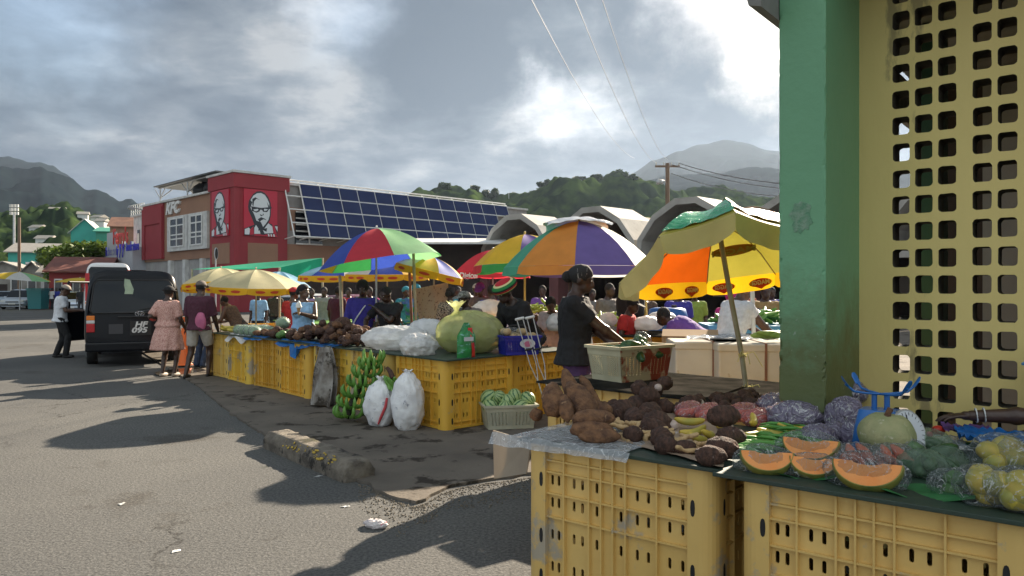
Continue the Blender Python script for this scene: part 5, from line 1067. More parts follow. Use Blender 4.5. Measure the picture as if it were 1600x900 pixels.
def make_van(label,px,d,rz,W,Lg,Hh,pm,back=None,plate=True,cat='van',name='parked_van',z=0):
    t=thing(name,label,cat,(P(px,450,d).x,d,0),rz)
    vanhull(W,Lg,Hh).build('body',pm,t)
    s=Hh/1.97;hw=W/2
    def rw(y,z):   # width of the rear face at height z
        q=max(0,(z-.95)/(Hh-.95));return hw*(1-.13*q**1.3)*.97
    def rear(pts,m,nm,y=-.012,th=.02):
        b=B();vs=[]
        for x,z in pts:
            q=max(0,(z-.95)/(Hh-.95));vs.append((x,y+.10*q**2,z))
        n=len(pts);b.add(vs+[(a,b_+th,c) for a,b_,c in vs],[tuple(range(n)),tuple(reversed(range(n,2*n)))]+[(i,(i+1)%n,n+(i+1)%n,n+i) for i in range(n)]);return b.build(nm,m,t,fixn=True)
    z0,z1=1.10*s,Hh-.20
    gp_=[(-rw(0,z0)*.90,z0+.06),(-rw(0,z0)*.86,z0),(rw(0,z0)*.86,z0),(rw(0,z0)*.90,z0+.06),(rw(0,z1)*.90,z1-.1),(rw(0,z1)*.82,z1),(-rw(0,z1)*.82,z1),(-rw(0,z1)*.90,z1-.1)]
    g_=rear(gp_,ma_tint,'rear_window')
    b=B();b.tube([V((x*1.02,-.014+.10*max(0,(z-.95)/(Hh-.95))**2,z)) for x,z in gp_+gp_[:1]],.014,6);b.build('window_seal',ma_blk,g_)
    rear([(-hw*.93,.44),(hw*.93,.44),(hw*.92,.47),(-hw*.92,.47)],ma_blk,'door_gap',-.008,.01)
    for sg in (-1,1):
        pass
    for sg in (-1,1):
        x=sg*hw*.865;o=B().bx(x-.075,x+.075,-.045,.06,.72,.90).build('tail_light',ma_rl2,t,bevel=.012)
        B().bx(x-.075,x+.075,-.045,.06,.90,.965).build('reversing_lens',ma_clr,o,bevel=.01);B().bx(x-.075,x+.075,-.045,.06,.965,1.06).build('indicator_lens',ma_amb,o,bevel=.012)
    b=B();b.box((0,-.05,.42),(W*.97,.16,.20));b.build('bumper',pm if back is None else back,t,bevel=.04)
    B().bx(-.30,.30,-.05,.0,1.0*s,1.035*s).build('handle_bar',ma_blk,t,bevel=.01)
    b=B();b.tube([(.05,-.03,1.12*s),(.1,-.045,1.16*s),(.45,-.04,1.22*s)],.010,5);b.build('wiper',ma_blk,t)
    for sg in (-1,1):
        wheel(t,sg*(hw-.12),.95,.33,.2);wheel(t,sg*(hw-.12),Lg-.95,.33,.2)
        b=B()
        for ya,yb in ((.35,1.5),(1.62,2.75),(2.9,3.7)):
            x_=lambda z:sg*(hw*(1-.13*max(0,(z-.95)/(Hh-.95))**1.3)+.004)
            z_a,z_b=1.08*s,Hh-.28;b.add([(x_(z_a),ya,z_a),(x_(z_a),yb,z_a),(x_(z_b),yb,z_b),(x_(z_b),ya,z_b),(x_(z_a)-sg*.03,ya,z_a),(x_(z_a)-sg*.03,yb,z_a),(x_(z_b)-sg*.03,yb,z_b),(x_(z_b)-sg*.03,ya,z_b)],[(0,1,2,3),(7,6,5,4),(0,4,5,1),(1,5,6,2),(2,6,7,3),(3,7,4,0)])
        b.build('side_windows',ma_tint,t,fixn=True)
    return t
pb=paint('black',(.006,.007,.010),rough=.3,coat=.0,spec=.25)
van=make_van('black passenger van with plate HF 095 seen from behind, front door open',209,15.75,27,1.82,4.7,1.99,pb)
b=B();b.box((-.33,-.02,.78),(.26,.02,.2));b.build('number_plate_recess',mat('plate_grey',(.05,.05,.055),None),van)
b=B();b.box((.13,-.022,.79),(.40,.02,.30));b.build('number_plate',ma_blk,van)
X=M.Translation((.13,-.034,.865))@rot(90,0,0);text('HF',.15,X,ma_wht,van,.002,.006,.2,sx=1.25);X=M.Translation((.10,-.034,.745))@rot(90,0,0);text('095',.15,X,ma_wht,van,.002,.006,.2,sx=1.3)
b=B()
for rx_,rz_ in ((.085,.055),(.03,.052),(.055,.03)):b.tube([(.11+rx_*math.cos(q),-.03,1.09+(.02 if rx_==.055 else 0)+rz_*math.sin(q)) for q in [i*.3 for i in range(22)]],.005,5)
b.build('emblem',ma_chr,van)
b=B();b.poly([(-.14,1.45),(-.02,1.45),(.03,1.5),(.05,1.62),(0,1.75),(-.02,1.82),(-.12,1.84),(-.13,1.7),(-.11,1.6)],.008,0,rot(90,0,0)@M.Translation((0,0,.0)));o=b.build('window_sticker',mat('pale_sticker',(.42,.52,.36),(.3,.38,.28),6),van);o.location=(-.05,.03,-.02)
# open front door on the left side
dr=B();dr.bx(-.04,.04,-1.0,0,.35,1.05);dr.add([(-.03,-1.0,1.05),(.03,-1.0,1.05),(.03,-.95,1.1),(-.03,-.95,1.1)],[(0,1,2,3)])
for a,c in (((0,-.97,1.05),(0.12,-.88,1.75)),((.12,-.88,1.75),(.12,-.25,1.75)),((.12,-.25,1.75),(0,0,1.05))):dr.cyl(a,c,.028,None,8)
o=dr.build('front_door',pb,van,None,0);o.location=(-.90,3.75,.02);o.rotation_euler=(0,0,R(-38));B().box((-.09,-.75,1.2),(.10,.2,.16)).build('wing_mirror',ma_blk,o)
b=B();b.cyl((.62,-.02,.95),(.62,-.02,1.15),.05,None,12);b.cyl((.62,-.02,1.0),(.62,-.02,1.08),.053,None,12,1)
t2=make_van('white minibus with red corners parked ahead of the black van',170,33,30,1.9,6.2,2.76,paint('white',(.72,.72,.72)))
b=B();b.bx(-.90,-.74,-.03,.12,1.1,2.3);b.build('red_corner',ma_rl2,t2);b=B();b.bx(.72,.86,.0,.14,2.1,2.45);b.build('rear_marker',ma_rl2,t2)
def make_car(label,px,d,rz,pm,L_=4.3,W=1.72,H=1.45,name='parked_car',seed=0):
    t=thing(name,label,'car',(P(px,450,d).x,d,0),rz);b=B();hw=W/2
    rg=[]
    for y,zt_,k in ((-L_/2,.62,.86),(-L_/2+.08,.74,.95),(-L_/2+.5,.84,1),(-L_/2+1.1,.92,1),(L_/2-1.0,.95,1),(L_/2-.15,.90,.97),(L_/2,.75,.9)):
        rg.append((V((0,y,(.22+zt_)/2)),V((hw*k,0,0)),V((0,0,(zt_-.22)/2))))
    b.loft(rg,36,0,True,True,.35);b.build('body',pm,t)
    b=B();rg=[(V((0,y,(.8+z)/2)),V((hw*k,0,0)),V((0,0,(z-.8)/2))) for y,z,k in ((-L_/2+1.0,.93,.86),(-L_/2+1.75,H-.05,.74),(-.1,H,.74),(L_/2-1.2,H-.06,.72),(L_/2-.45,.97,.80))]
    b.loft(rg,32,0,True,True,.45);b.build('cabin',pm,t)
    def scr(y0,z0,y1,z1,w0,w1,nm,o_):
        b=B();b.add([(-w0,y0,z0),(w0,y0,z0),(w1,y1,z1),(-w1,y1,z1)],[(0,1,2,3)]);q=b.build(nm,ma_tint,t);m=q.modifiers.new('s','SOLIDIFY');m.thickness=.02;m.offset=0
    scr(-L_/2+1.02,.95,-L_/2+1.68,H-.08,hw*.78,hw*.66,'windscreen',0);scr(L_/2-.52,.98,L_/2-1.12,H-.10,hw*.72,hw*.64,'rear_screen',0)
    for sg in (-1,1):
        b=B();x=sg*hw*.80;b.add([(x,-L_/2+1.35,.98),(x,L_/2-.8,.98),(x*.93,L_/2-1.3,H-.13),(x*.93,-L_/2+1.8,H-.13)],[(0,1,2,3)]);q=b.build('side_windows',ma_tint,t);m=q.modifiers.new('s','SOLIDIFY');m.thickness=.03;m.offset=0
        for y in (-L_/2+.8,L_/2-.8):wheel(t,sg*(hw-.1),y,.30,.19)
        B().box((sg*hw*.68,-L_/2+.06,.66),(.34,.12,.14),rot(0,0,sg*-12)).build('headlight',ma_clr,t,bevel=.03);B().box((sg*hw*.72,L_/2-.05,.74),(.28,.12,.16)).build('tail_light',ma_rl2,t,bevel=.02)
        B().box((sg*hw*1.02,-L_/2+1.45,.98),(.16,.1,.1)).build('wing_mirror',pm,t,bevel=.02)
    B().bx(-.45,.45,-L_/2-.02,-L_/2+.06,.56,.64).build('grille',ma_blk,t);B().bx(-hw*.85,hw*.85,-L_/2-.05,-L_/2+.1,.30,.42).build('bumper',ma_blk,t,bevel=.02);B().bx(-.24,.24,-L_/2-.07,-L_/2-.045,.40,.50).build('number_plate',ma_wht,t);return t
make_car('silver car facing the camera at the far left',35,62,14,paint('silver',(.42,.47,.55)),W=1.95,H=1.6)
make_car('silver blue car half hidden behind the nearer silver car',8,68,20,paint('slate',(.25,.3,.35)))
make_car('white and blue car behind the man at the van door',118,50,22,paint('ice',(.55,.62,.72)))
make_car('maroon car parked behind the stalls',549,24,70,paint('maroon',(.12,.01,.025)))
make_car('pale car parked behind the green tarpaulin shelter',487,27,60,paint('pearl',(.5,.5,.5)))
t=thing('wheelie_bin','teal wheeled bin beside the silver car','wheelie bin',(P(60,450,60).x,60,0));b=B();b.box((0,0,.8),(1.0,1.0,1.5),None,0,1.15,1.15);b.build('bin_body',mat('teal_plastic',(.03,.2,.22),None,rough=.5),t);b=B();b.box((0,0,1.62),(1.25,1.25,.12));b.build('lid',MC['teal_plastic'],t)
umbrella('yellow, white and green umbrella among the far shacks',31,425,436,58,2.2,['yellow','yellow','white','lgreen','white','yellow','white','lgreen'],None,(0,6),10,ma_gpole,polr=.04)
umbrella('small yellow umbrella by the red walled shack',125,434,441,50,1.5,['yellow'],None,(0,0),0,ma_gpole,polr=.04)
b=B();c=P(250,450,15.2);b.loft([((0,0,0),(.16,0,0),(0,.16,0)),((0,0,.05),(.16,0,0),(0,.16,0)),((0,0,.06),(.10,0,0),(0,.10,0)),((0,0,.66),(.035,0,0),(0,.035,0))],18);
t=thing('traffic_cone','orange and white traffic cone beside the black van','cone',(P(289,450,15.5).x,15.5,.03));B().loft([((0,0,.02),(.17,0,0),(0,.17,0)),((0,0,.06),(.12,0,0),(0,.12,0)),((0,0,1.0),(.05,0,0),(0,.05,0))],18).build('cone_body',mat('cone_orange',(.8,.15,.02),None),t);B().loft([((0,0,.78),(.072,0,0),(0,.072,0)),((0,0,.9),(.063,0,0),(0,.063,0))],18).build('cone_stripe',ma_wht,t)
# ================= goods
def lumpy(r,amp,fr,seed,n=20,m=14,taper=0,bend=0,ridge_=0):
    sd=V((seed*3.1,seed*1.7,seed*.9));b=B()
    b.ell((0,0,0),r,None,n,m,fn=lambda u:amp*(fbm(u+sd,fr,3))+ridge_*math.sin(u.y*40))
    b.v=[(x*(1-taper*y/r[1])+bend*(y/r[1])**2*r[0],y,z*(1-taper*y/r[1])) for x,y,z in b.v];return b.mesh()
ma_yam=mat('yam_skin',(.25,.125,.06),(.09,.045,.028),22,.9,.8,c3=(.34,.20,.11),lo3=.62,sc3=14,det=8)
ma_das=mat('dasheen_skin',(.135,.066,.044),(.05,.027,.02),26,.8,.9,c3=(.23,.15,.12),lo3=.64,sc3=18,stretch=(1,2.5,1),det=8)
ma_cut=mat('cut_flesh',(.62,.50,.44),(.42,.3,.25),14,.7)
ma_gin=mat('ginger_skin',(.55,.38,.19),(.42,.27,.13),12,.75,.4)
ma_lgrn=mat('green_fruit',(.10,.22,.05),(.05,.13,.03),6,.45,.1);ma_dgrn=mat('dark_green_fruit',(.02,.07,.02),(.035,.10,.03),8,.35,.1)
ma_ban=mat('green_banana',(.10,.26,.04),(.16,.33,.06),3,.4,.05);ma_plan=mat('ripe_plantain',(.66,.45,.06),(.35,.33,.06),7,.5,.1,c3=(.08,.05,.02),lo3=.66,sc3=12)
ma_yg=mat('yellow_green_plantain',(.34,.40,.07),(.22,.32,.05),5,.5,.1)
ma_car=mat('carrot',(.62,.17,.08),(.52,.12,.06),10,.6);ma_pum=mat('pumpkin_flesh',(.80,.25,.045),(.78,.32,.09),9,.5,.3);ma_psk=mat('pumpkin_skin',(.36,.34,.17),(.24,.27,.12),9,.7,.5,c3=(.50,.46,.32),lo3=.58,sc3=16,det=8)
def bagm(n,c,a,r=.18,w=.9,bs=14,**k):return mat('bag_'+n,c,tuple(q*.75 for q in c),6,r,0,bs,alpha=a,wrinkle=w,**k)
def film(n,c,a0,a1,sc_=9,bs=16,white=.8):
    m=mat('film_'+n,c,None,rough=.09,spec=.9,wrinkle=1,bs=bs);t=m.node_tree;l=t.links;p=t.nodes['Principled BSDF'];o=t.nodes['Material Output']
    co=node(m,'ShaderNodeTexCoord');nz=node(m,'ShaderNodeTexNoise');nz.inputs['Scale'].default_value=sc_;nz.inputs['Detail'].default_value=3;nz.inputs['Distortion'].default_value=2.2;l.new(co.outputs['Object'],nz.inputs['Vector'])
    s1=node(m,'ShaderNodeMath',operation='SUBTRACT');l.new(nz.outputs[0],s1.inputs[0]);s1.inputs[1].default_value=.5;s2=node(m,'ShaderNodeMath',operation='ABSOLUTE');l.new(s1.outputs[0],s2.inputs[0])
    mr=node(m,'ShaderNodeMapRange');mr.inputs[1].default_value=.0;mr.inputs[2].default_value=.018;mr.inputs[3].default_value=1;mr.inputs[4].default_value=0;l.new(s2.outputs[0],mr.inputs[0])
    mx=node(m,'ShaderNodeMix',data_type='RGBA');mx.inputs[6].default_value=(*c,1);mx.inputs[7].default_value=(white,white,white,1);l.new(mr.outputs[0],mx.inputs[0]);l.new(mx.outputs[2],p.inputs['Base Color'])  # white crease streaks painted in as highlights of the film
    lw=node(m,'ShaderNodeLayerWeight');lw.inputs[0].default_value=.25
    f=node(m,'ShaderNodeMath',operation='MULTIPLY_ADD');l.new(mr.outputs[0],f.inputs[0]);f.inputs[1].default_value=a1-a0;f.inputs[2].default_value=a0
    g=node(m,'ShaderNodeMath',operation='MULTIPLY_ADD',use_clamp=True);l.new(lw.outputs['Facing'],g.inputs[0]);g.inputs[1].default_value=.22;l.new(f.outputs[0],g.inputs[2])
    tp=node(m,'ShaderNodeBsdfTransparent');tp.inputs[0].default_value=(*[.6+.4*q for q in c],1);ms=node(m,'ShaderNodeMixShader');l.new(g.outputs[0],ms.inputs[0]);l.new(tp.outputs[0],ms.inputs[1]);l.new(p.outputs[0],ms.inputs[2]);l.new(ms.outputs[0],o.inputs[0]);return m
mb_clear=film('clear',(.55,.60,.62),.05,.45);mb_grn=film('pale_green',(.30,.48,.36),.12,.45);mb_pink=film('pink',(.74,.30,.30),.35,.6,6,12,.7);mb_grey=film('violet',(.16,.135,.20),.90,.97,7,14,.5)
mb_white=bagm('white',(.86,.87,.88),.97,.35,.8,8,trans=.3)
mb_yel=bagm('yellow',(.84,.86,.42),.55,.2,.8,7,trans=.4);mb_grn=bagm('pale_green',(.45,.58,.46),.22,.12);mb_sheet=film('sheet',(.60,.62,.64),.42,.75,8,10);mb_blue=mat('blue_plastic',(.02,.19,.55),(.02,.14,.45),6,.3,wrinkle=.7,bs=8,trans=.25)
def TPt(px,py,z=.82):return G(px,py,z)
def put(name,label,cat,me,m,loc,rz=0,group=None,sc_=1.):
    o=link(name,me,[] if me.materials else m,None,loc,rz);o.scale=(sc_,)*3 if not hasattr(sc_,'__len__') else sc_
    return tag(o,label,cat,group)
def orient(o,y,roll=0):o.rotation_euler=(frame(V(y))@rot(0,roll,0)).to_euler();return o
# --- yams on the front bin
def seg(name,label,cat,m,a,c,r,seed,amp=.16,taper=.12,flat=1,group=None):
    a=V(a);c=V(c);L_=(c-a).length/2+r*.3;me=lumpy((r,L_,r*flat),amp,2.2,seed,22,18,taper);o=put(name,label,cat,me,m,(a+c)/2,0,group);orient(o,c-a,seed*40);return o
def PD(px,py,d):return P(px,py,d)
ylab=['narrow dark yam at the left edge of the leaning heap','tall pale brown yam leaning at the left of the heap','slim yam leaning right of the tall left one','yam rising highest at the back of the heap','thickest yam leaning across the middle of the heap','slim dark yam behind the thickest one','short upright yam stub at the back right of the heap','dark yam wedged under the middle of the heap']
Y=[(836,655,840,645,4.45,4.5,.035),(866,660,862,612,4.38,4.50,.062),(889,668,880,628,4.30,4.42,.040),(905,645,882,588,4.55,4.72,.045),(925,650,890,612,4.32,4.5,.066),(935,640,908,597,4.6,4.7,.034),(948,645,925,640,4.35,4.45,.055),(906,668,900,640,4.35,4.5,.045)]
for i,(x0,y0,x1,y1,d0,d1,r) in enumerate(Y):
    a=P(x0,y0,d0);c=P(x1,y1-(9 if y1<640 else 0),d1);r*=1.08;a.z=max(a.z,.82+r*.9);seg('yam',ylab[i],'yam',ma_yam,a,c,r,i+1)
for i,(px,py,l_,r) in enumerate(((928,660,'brown yam lying on top of the front pair',.046),(925,672,'yam lying under the top one of the front pair',.046),(938,682,'dark yam lying lowest at the front edge',.040))):
    d=TPt(px,694 if i else 692).y+(.03 if i<2 else 0);c=P(px,py-2,d+.02);c.z=max(c.z,.82+r*(2.6 if i==0 else .95));seg('yam',l_,'yam',ma_yam,c-V((.10,.02,0)),c+V((.09,-.02,0)),r,i+11,.12,.05)
# --- dasheens
dm=[lumpy((.055,.075,.055),.20,2.0,k,20,14,.15) for k in range(5)]
dl=[(945,648,.95),(958,636,.8),(975,650,1.25),(1000,640,1.15),(1017,652,1.2),(1015,640,1.0),(993,660,1.1),(1028,668,1.15),(1020,676,1.0),(1024,628,.95),(1038,638,.9),(1000,628,1.0),(1080,635,1.05),(1092,628,.8),(1062,640,.8),(1040,616,.9),(988,682,.8),(1033,690,.95),(1042,700,.8)]
for i,(px,py,s) in enumerate(dl):
    p=TPt(px,py+9);zz_=.82+.05*s;
    if i in (5,9,11,15):zz_+=.075
    o=put('dasheen','round brown dasheen root in the heap on the front bin','dasheen',dm[i%5],ma_das,(p.x,p.y,zz_),(random.uniform(-20,20),random.uniform(-40,40),random.random()*360),'dasheen roots on the front bin',s)
    if i in (3,9,12,7,6):
        c=lumpy((.026,.034,.026),.08,2,i);q=link('cut_top',c,ma_cut,o);q.location=(0,.062,.0)
for i,(px,py,s,l_) in enumerate(((1128,680,1.25,'large brown root above the ginger at the bin edge'),(1140,692,1.1,'dark root beside the plantains on the front bin'),(1108,722,1.0,'brown root at the front right edge of the bin'),(1125,712,1.15,'long brown root lying at the corner of the bin'),(1070,705,.8,'small brown root between ginger and plantains'))):
    p=TPt(px,py+6);seg('dasheen',l_,'dasheen',ma_das,(p.x-.05*s,p.y,.82+.045*s+(.06 if i==0 else 0)),(p.x+.06*s,p.y-.01,.82+.045*s+(.07 if i==0 else 0)),.046*s,i+31,.14,.06)
sm=lumpy((.03,.05,.03),.2,2,9,14,10)
for i in range(22):
    px=random.uniform(1118,1190);py=random.uniform(628,650);p=TPt(px,py);put('tuber','small dark tuber in the heap behind the pink bags','tuber',sm,ma_das,(p.x,p.y,.845+random.uniform(0,.05)),(random.uniform(-30,30),0,random.random()*360),'small dark tubers behind the pink bags',random.uniform(.8,1.3))
# ginger
gm=[]
for k in range(4):
    b=B();rnd=random.Random(k)
    p=V((0,0,0))
    for j in range(6):
        q=p+V((rnd.uniform(-.03,.03),rnd.uniform(-.03,.03),rnd.uniform(-.003,.01)));b.cap(p,.013,q,.011,0,8);p=q if rnd.random()<.6 else p
    gm.append(fuse(b,.004,2))
for i in range(34):
    px=random.gauss(995,17) if i<20 else random.gauss(1050,22);py=(random.uniform(672,694) if i<20 else 688+ (px-1010)*.28+random.uniform(-7,7));p=TPt(px,py)
    put('ginger_root','knobbly pale ginger root at the front of the bin','ginger',gm[i%4],ma_gin,(p.x,p.y,.833+(.02 if i%3==0 else 0)+(.015 if i<20 and i%4==1 else 0)),random.random()*360,'ginger roots on the front bin',1.05)
# plantains
def banana(L_,r,bend,n=9):
    b=B();pts=[];rs=[]
    for i in range(n+1):
        t=i/n;a=(t-.5)*bend;pts.append(V((math.sin(a)*L_/max(bend,.01),0,(1-math.cos(a))*L_/max(bend,.01))));rs.append(r*(.30+.75*math.sin(math.pi*(.07+.86*t))**.6))
    rs[0]=r*.35;rs[-1]=r*.25;b.tube(pts,rs,7);return b.mesh()
bm_=[banana(.17,.021,1.1),banana(.15,.02,.8),banana(.19,.022,1.4)]
for i,(px,py,rz_,m,l_,s) in enumerate(((1085,680,20,0,'ripe plantain at the left of the front bunch',1),(1092,690,35,0,'ripe plantain lowest in the front bunch',1),(1110,684,60,0,'ripe plantain in the middle of the front bunch',.9),(1078,672,-10,0,'topmost ripe plantain of the front bunch',1),(1128,672,100,0,'short plantain leaning by the brown root',.8),(1178,672,70,1,'upright yellow plantain beside the pink bag',.9),(1168,686,20,1,'green yellow plantain lying by the brown root',1),(1205,682,-15,1,'plantain lying between the bean heap and pink bag',1),(1240,675,170,0,'ripe plantain pointing right above the green beans',1),(1293,662,-70,1,'curved green plantain below the violet bags',1.25),(1283,674,10,1,'lower green plantain below the violet bags',1.2),(1302,684,40,1,'small plantain at the foot of the violet bags',.9),(1318,688,80,1,'plantain stub beside the pumpkin',.9))):
    p=TPt(px,py,.83);o=put('plantain',l_,'plantain',bm_[i%3],(ma_plan,ma_yg)[m],(p.x,p.y,.845+(.03 if i in (3,5,9) else 0)),(random.uniform(-60,-30),random.uniform(-20,20),rz_),'plantains on the front stall',s)
# --- bags
def bag(label,c,r,m,seed,rz=0,cr=1.,pl=0,name='plastic_bag',cat='bag',group=None,amp=.10,fr=2.2,knot=None,n=36,mm=24,flat=-.8,parent=None):
    sd=V((seed*2.3,seed,seed*4.1))
    def fn(u):
        k=fbm(u*fr+sd,1,4);w=1-abs(noise.noise(u*5.5+sd))*2;w2=1-abs(noise.noise(u*11+sd))*2
        return amp*k+cr*(.075*w+.035*w2)+(pl*math.sin(22*math.atan2(u.y,u.x+.3)+3*k)*max(0,u.z+.25) if pl else 0)
    b=B();b.ell((0,0,0),r,None,n,mm,fn=fn)
    b.v=[(x,y,max(z,flat*r[2])) for x,y,z in b.v]
    if knot:
        kx,ky,kz,ks=knot
        b.loft([(V((kx,ky,kz)),V((ks*1.6,0,0)),V((0,ks*1.6,0))),(V((kx,ky,kz+ks*1.2)),V((ks*.5,0,0)),V((0,ks*.5,0))),(V((kx,ky,kz+ks*1.7)),V((ks*.6,0,0)),V((0,ks*.5,0))),(V((kx,ky,kz+ks*3.2)),V((ks*2.0,0,0)),V((0,ks*1.3,0)))],28,cap=False,fn=lambda p,k,t:p+V((math.cos(t),math.sin(t),.8))*ks*(0,.05,.15,.45)[k]*math.sin(t*5+k))
    if parent is not None:o=b.build(name,m,parent,c,rz);return o
    o=b.build(name,m,None,c,rz);return tag(o,label,cat,group)
# pink carrot bags
for i,(px,py,rx_,ry_,rz_,l_) in enumerate(((1076,652,.085,.17,28,'pink bag of carrots nearest the dasheens'),(1108,655,.085,.17,30,'pink bag of carrots in the middle of the three'),(1160,655,.10,.17,50,'pink bag of carrots behind the plantains'),(1190,664,.09,.15,60,'pink bag of carrots beside the violet bags'))):
    p=TPt(px,py);bag(l_,(p.x,p.y,.86),(rx_*.85,ry_*.85,.055),mb_pink,i+3,-rz_,group='pink bags of carrots')
    cm=lumpy((.024,.12,.022),.05,1.5,i,14,10,.35)
    for k in range(3):put('carrot','orange pink carrot inside a pink bag','carrot',cm,ma_car,(p.x+(k-1)*.036,p.y+.01*k,.855),(0,0,-rz_+k*5-5),'carrots in the pink bags',.9)
# violet grey bags
for i,(px,py,zc_,r,l_) in enumerate(((1242,668,.88,(.125,.10,.075),'large violet grey bag at the front of the pile'),(1213,650,.89,(.09,.09,.06),'violet grey bag at the left rear of the pile'),(1262,650,.97,(.115,.09,.05),'violet grey bag on top of the pile'),(1290,655,.93,(.08,.10,.075),'violet grey bag leaning right on the pile'),(1278,690,.85,(.07,.08,.05),'small violet bag in front of the pile'),(1322,676,.90,(.085,.08,.095),'tall violet grey bag beside the blue scale'),(1332,648,.96,(.07,.07,.06),'violet grey bag behind the tall one'),(1338,694,.86,(.065,.06,.07),'violet grey bag in front beside the pumpkin'),(1305,688,.85,(.06,.06,.05),'violet bag sagging between the plantain and pumpkin'))):
    d=TPt(px,py+4).y;p=P(px,py,d);bag(l_,(p.x,p.y,zc_+.01),[q*1.18 for q in r],mb_grey,i+20,random.uniform(-40,40),group='violet grey bags on the right stall',amp=.12)
# green beans / cucumbers spread
b=B();rnd=random.Random(4)
for i in range(130):
    px=rnd.uniform(1150,1290);py=rnd.uniform(676,712)
    if px<1200 and py<696-(px-1150)*.2:continue
    p=TPt(px,py,.82);a=R(-25+rnd.uniform(-14,14));l_=rnd.uniform(.05,.09);h=rnd.uniform(0,.05)*(1-abs(px-1235)/110);dx=V((math.cos(a),math.sin(a),0))*l_;n_=V((-math.sin(a),math.cos(a),0));q=V((p.x,p.y,.828+h));b.tube([q-dx,q-dx*.4+V((0,0,.008)),q+dx*.4+V((0,0,.008)),q+dx],[.003,.010,.010,.003],6)
o=b.build('green_beans',mat('bean_green',(.06,.22,.03),(.10,.30,.05),9,.45));o['kind']='stuff'
ma_leaf2=mat('leaf_sheet',(.03,.16,.05),(.06,.24,.08),6,.5,.3,trans=.2)
for px,py,rz_,l_,s in ((1170,712,-30,'flat green leaf under the left papaya slice',.16),(1240,742,-35,'flat green leaf between the papaya slices',.18),(1420,770,-38,'flat green leaf under the cucumber bags',.22),(1530,700,-38,'green leaf heap behind the mango bags',.2)):
    p=TPt(px,py);b=B();b.sheet(lambda u,v:V(((u-.5)*2*s,(v-.5)*s*.9*math.sin(math.pi*(.08+.84*u)),.008+.012*math.sin(u*7+v*3)+.012*noise.noise(V((u*5,v*5,px))))),18,10);tag(b.build('banana_leaf',ma_leaf2,None,(p.x,p.y,.824),rz_),l_,'leaf')
# papaya / pumpkin slices, wrapped
def slice_(label,c,Rr,th,rz,tilt,a0=180,a1=360):
    t=thing('pumpkin_slice',label,'pumpkin slice',c,(tilt,0,rz));n=20
    def arc(r,y,m_=0):return [V((r*math.cos(R(a0+(a1-a0)*i/n)),y,r*math.sin(R(a0+(a1-a0)*i/n)))) for i in range(n+1)]
    b=B();o=[V((Rr*.97*math.cos(R(a0+(a1-a0)*i/n)),0,Rr*.80*math.sin(R(a0+(a1-a0)*i/n)))) for i in range(n+1)];inn=[V((Rr*.42*math.cos(R(a0+(a1-a0)*i/n)),0,Rr*.10*math.sin(R(a0+(a1-a0)*i/n)))) for i in range(n+1)]
    vs=[];
    for y,sc_ in ((-th/2,1),(th/2,.92)):
        vs+=[V((p.x*sc_,y,p.z*sc_)) for p in o]+[V((p.x*sc_,y,p.z*sc_)) for p in inn]
    N_=n+1;fs=[]
    for i in range(n):fs+=[(i,i+1,N_+i+1,N_+i),(2*N_+i+1,2*N_+i,3*N_+i,3*N_+i+1),(N_+i,N_+i+1,3*N_+i+1,3*N_+i)]
    fs+=[(0,N_,3*N_,2*N_),(N_-1,3*N_-1,4*N_-1,2*N_-1)];b.add(vs,fs,0,False);b.build('flesh',ma_pum,t,fixn=True)
    b=B();vs=[V((p.x*s_,y,p.z*s_)) for y,s_ in ((-th/2-.002,1.0),(-th/2,1.018),(0,1.05),(th/2,.96)) for p in o];b.add(vs,[(k*N_+i,k*N_+i+1,(k+1)*N_+i+1,(k+1)*N_+i) for k in range(3) for i in range(n)],0,True);b.build('rind',mat('slice_rind',(.03,.10,.03),(.35,.3,.06),6,.45),t,solid=.003)
    return t
for i,(px,py,Rr,rz_,l_) in enumerate(((1198,738,.115,-18,'wrapped orange slice at the left end of the row'),(1268,720,.13,-30,'long wrapped orange slice lying behind the others'),(1272,745,.10,-25,'small wrapped orange slice in the middle of the row'),(1356,762,.135,-30,'largest wrapped orange slice at the right of the row'))):
    p=TPt(px,py,.82);c=V((p.x,p.y,.82+Rr*.62));t_=slice_(l_,c,Rr*.93,.075,rz_,-38);bag('clear film around the '+l_.replace('wrapped ',''),c+V((0,.015,-.030)),(Rr*1.12,.075,Rr*.62),mb_clear,i+50,rz_,name='film_wrap',cat='film',amp=.06)
# bag of carrots by the pumpkin
for i,(px,py,l_) in enumerate(((1340,728,'open bag of fat pink carrots before the pumpkin'),(1395,730,'second bag of pink carrots right of the papaya slices'))):
    p=TPt(px,py);
    for k in range(5):put('carrot','fat pink orange carrot beside the pumpkin','carrot',lumpy((.022,.075,.022),.05,1.5,k,14,10,.3),ma_car,(p.x+(k-2)*.030,p.y,.85+(.03 if k%2 else 0)),(20,0,-20+k*8),'pink carrots before the pumpkin')
    bag(l_,(p.x,p.y,.865),(.105,.09,.055),mb_clear,i+60,0)
# whole pumpkin
p=TPt(1385,712);b=B();b.ell((0,0,0),(.128,.128,.105),None,48,24,fn=lambda u:-.035*abs(math.cos(5*math.atan2(u.y,u.x)))*(1-abs(u.z)**3)-.10*max(0,u.z-.85)*4);t=thing('pumpkin','whole ribbed green beige pumpkin in front of the blue scale','pumpkin',(p.x,p.y,.92),(14,-12,20));b.build('pumpkin_body',ma_psk,t);b=B();b.tube([(0,0,.075),(.005,0,.11),(.02,0,.13)],[.02,.013,.014],8);b.build('stalk',ma_yam,t)
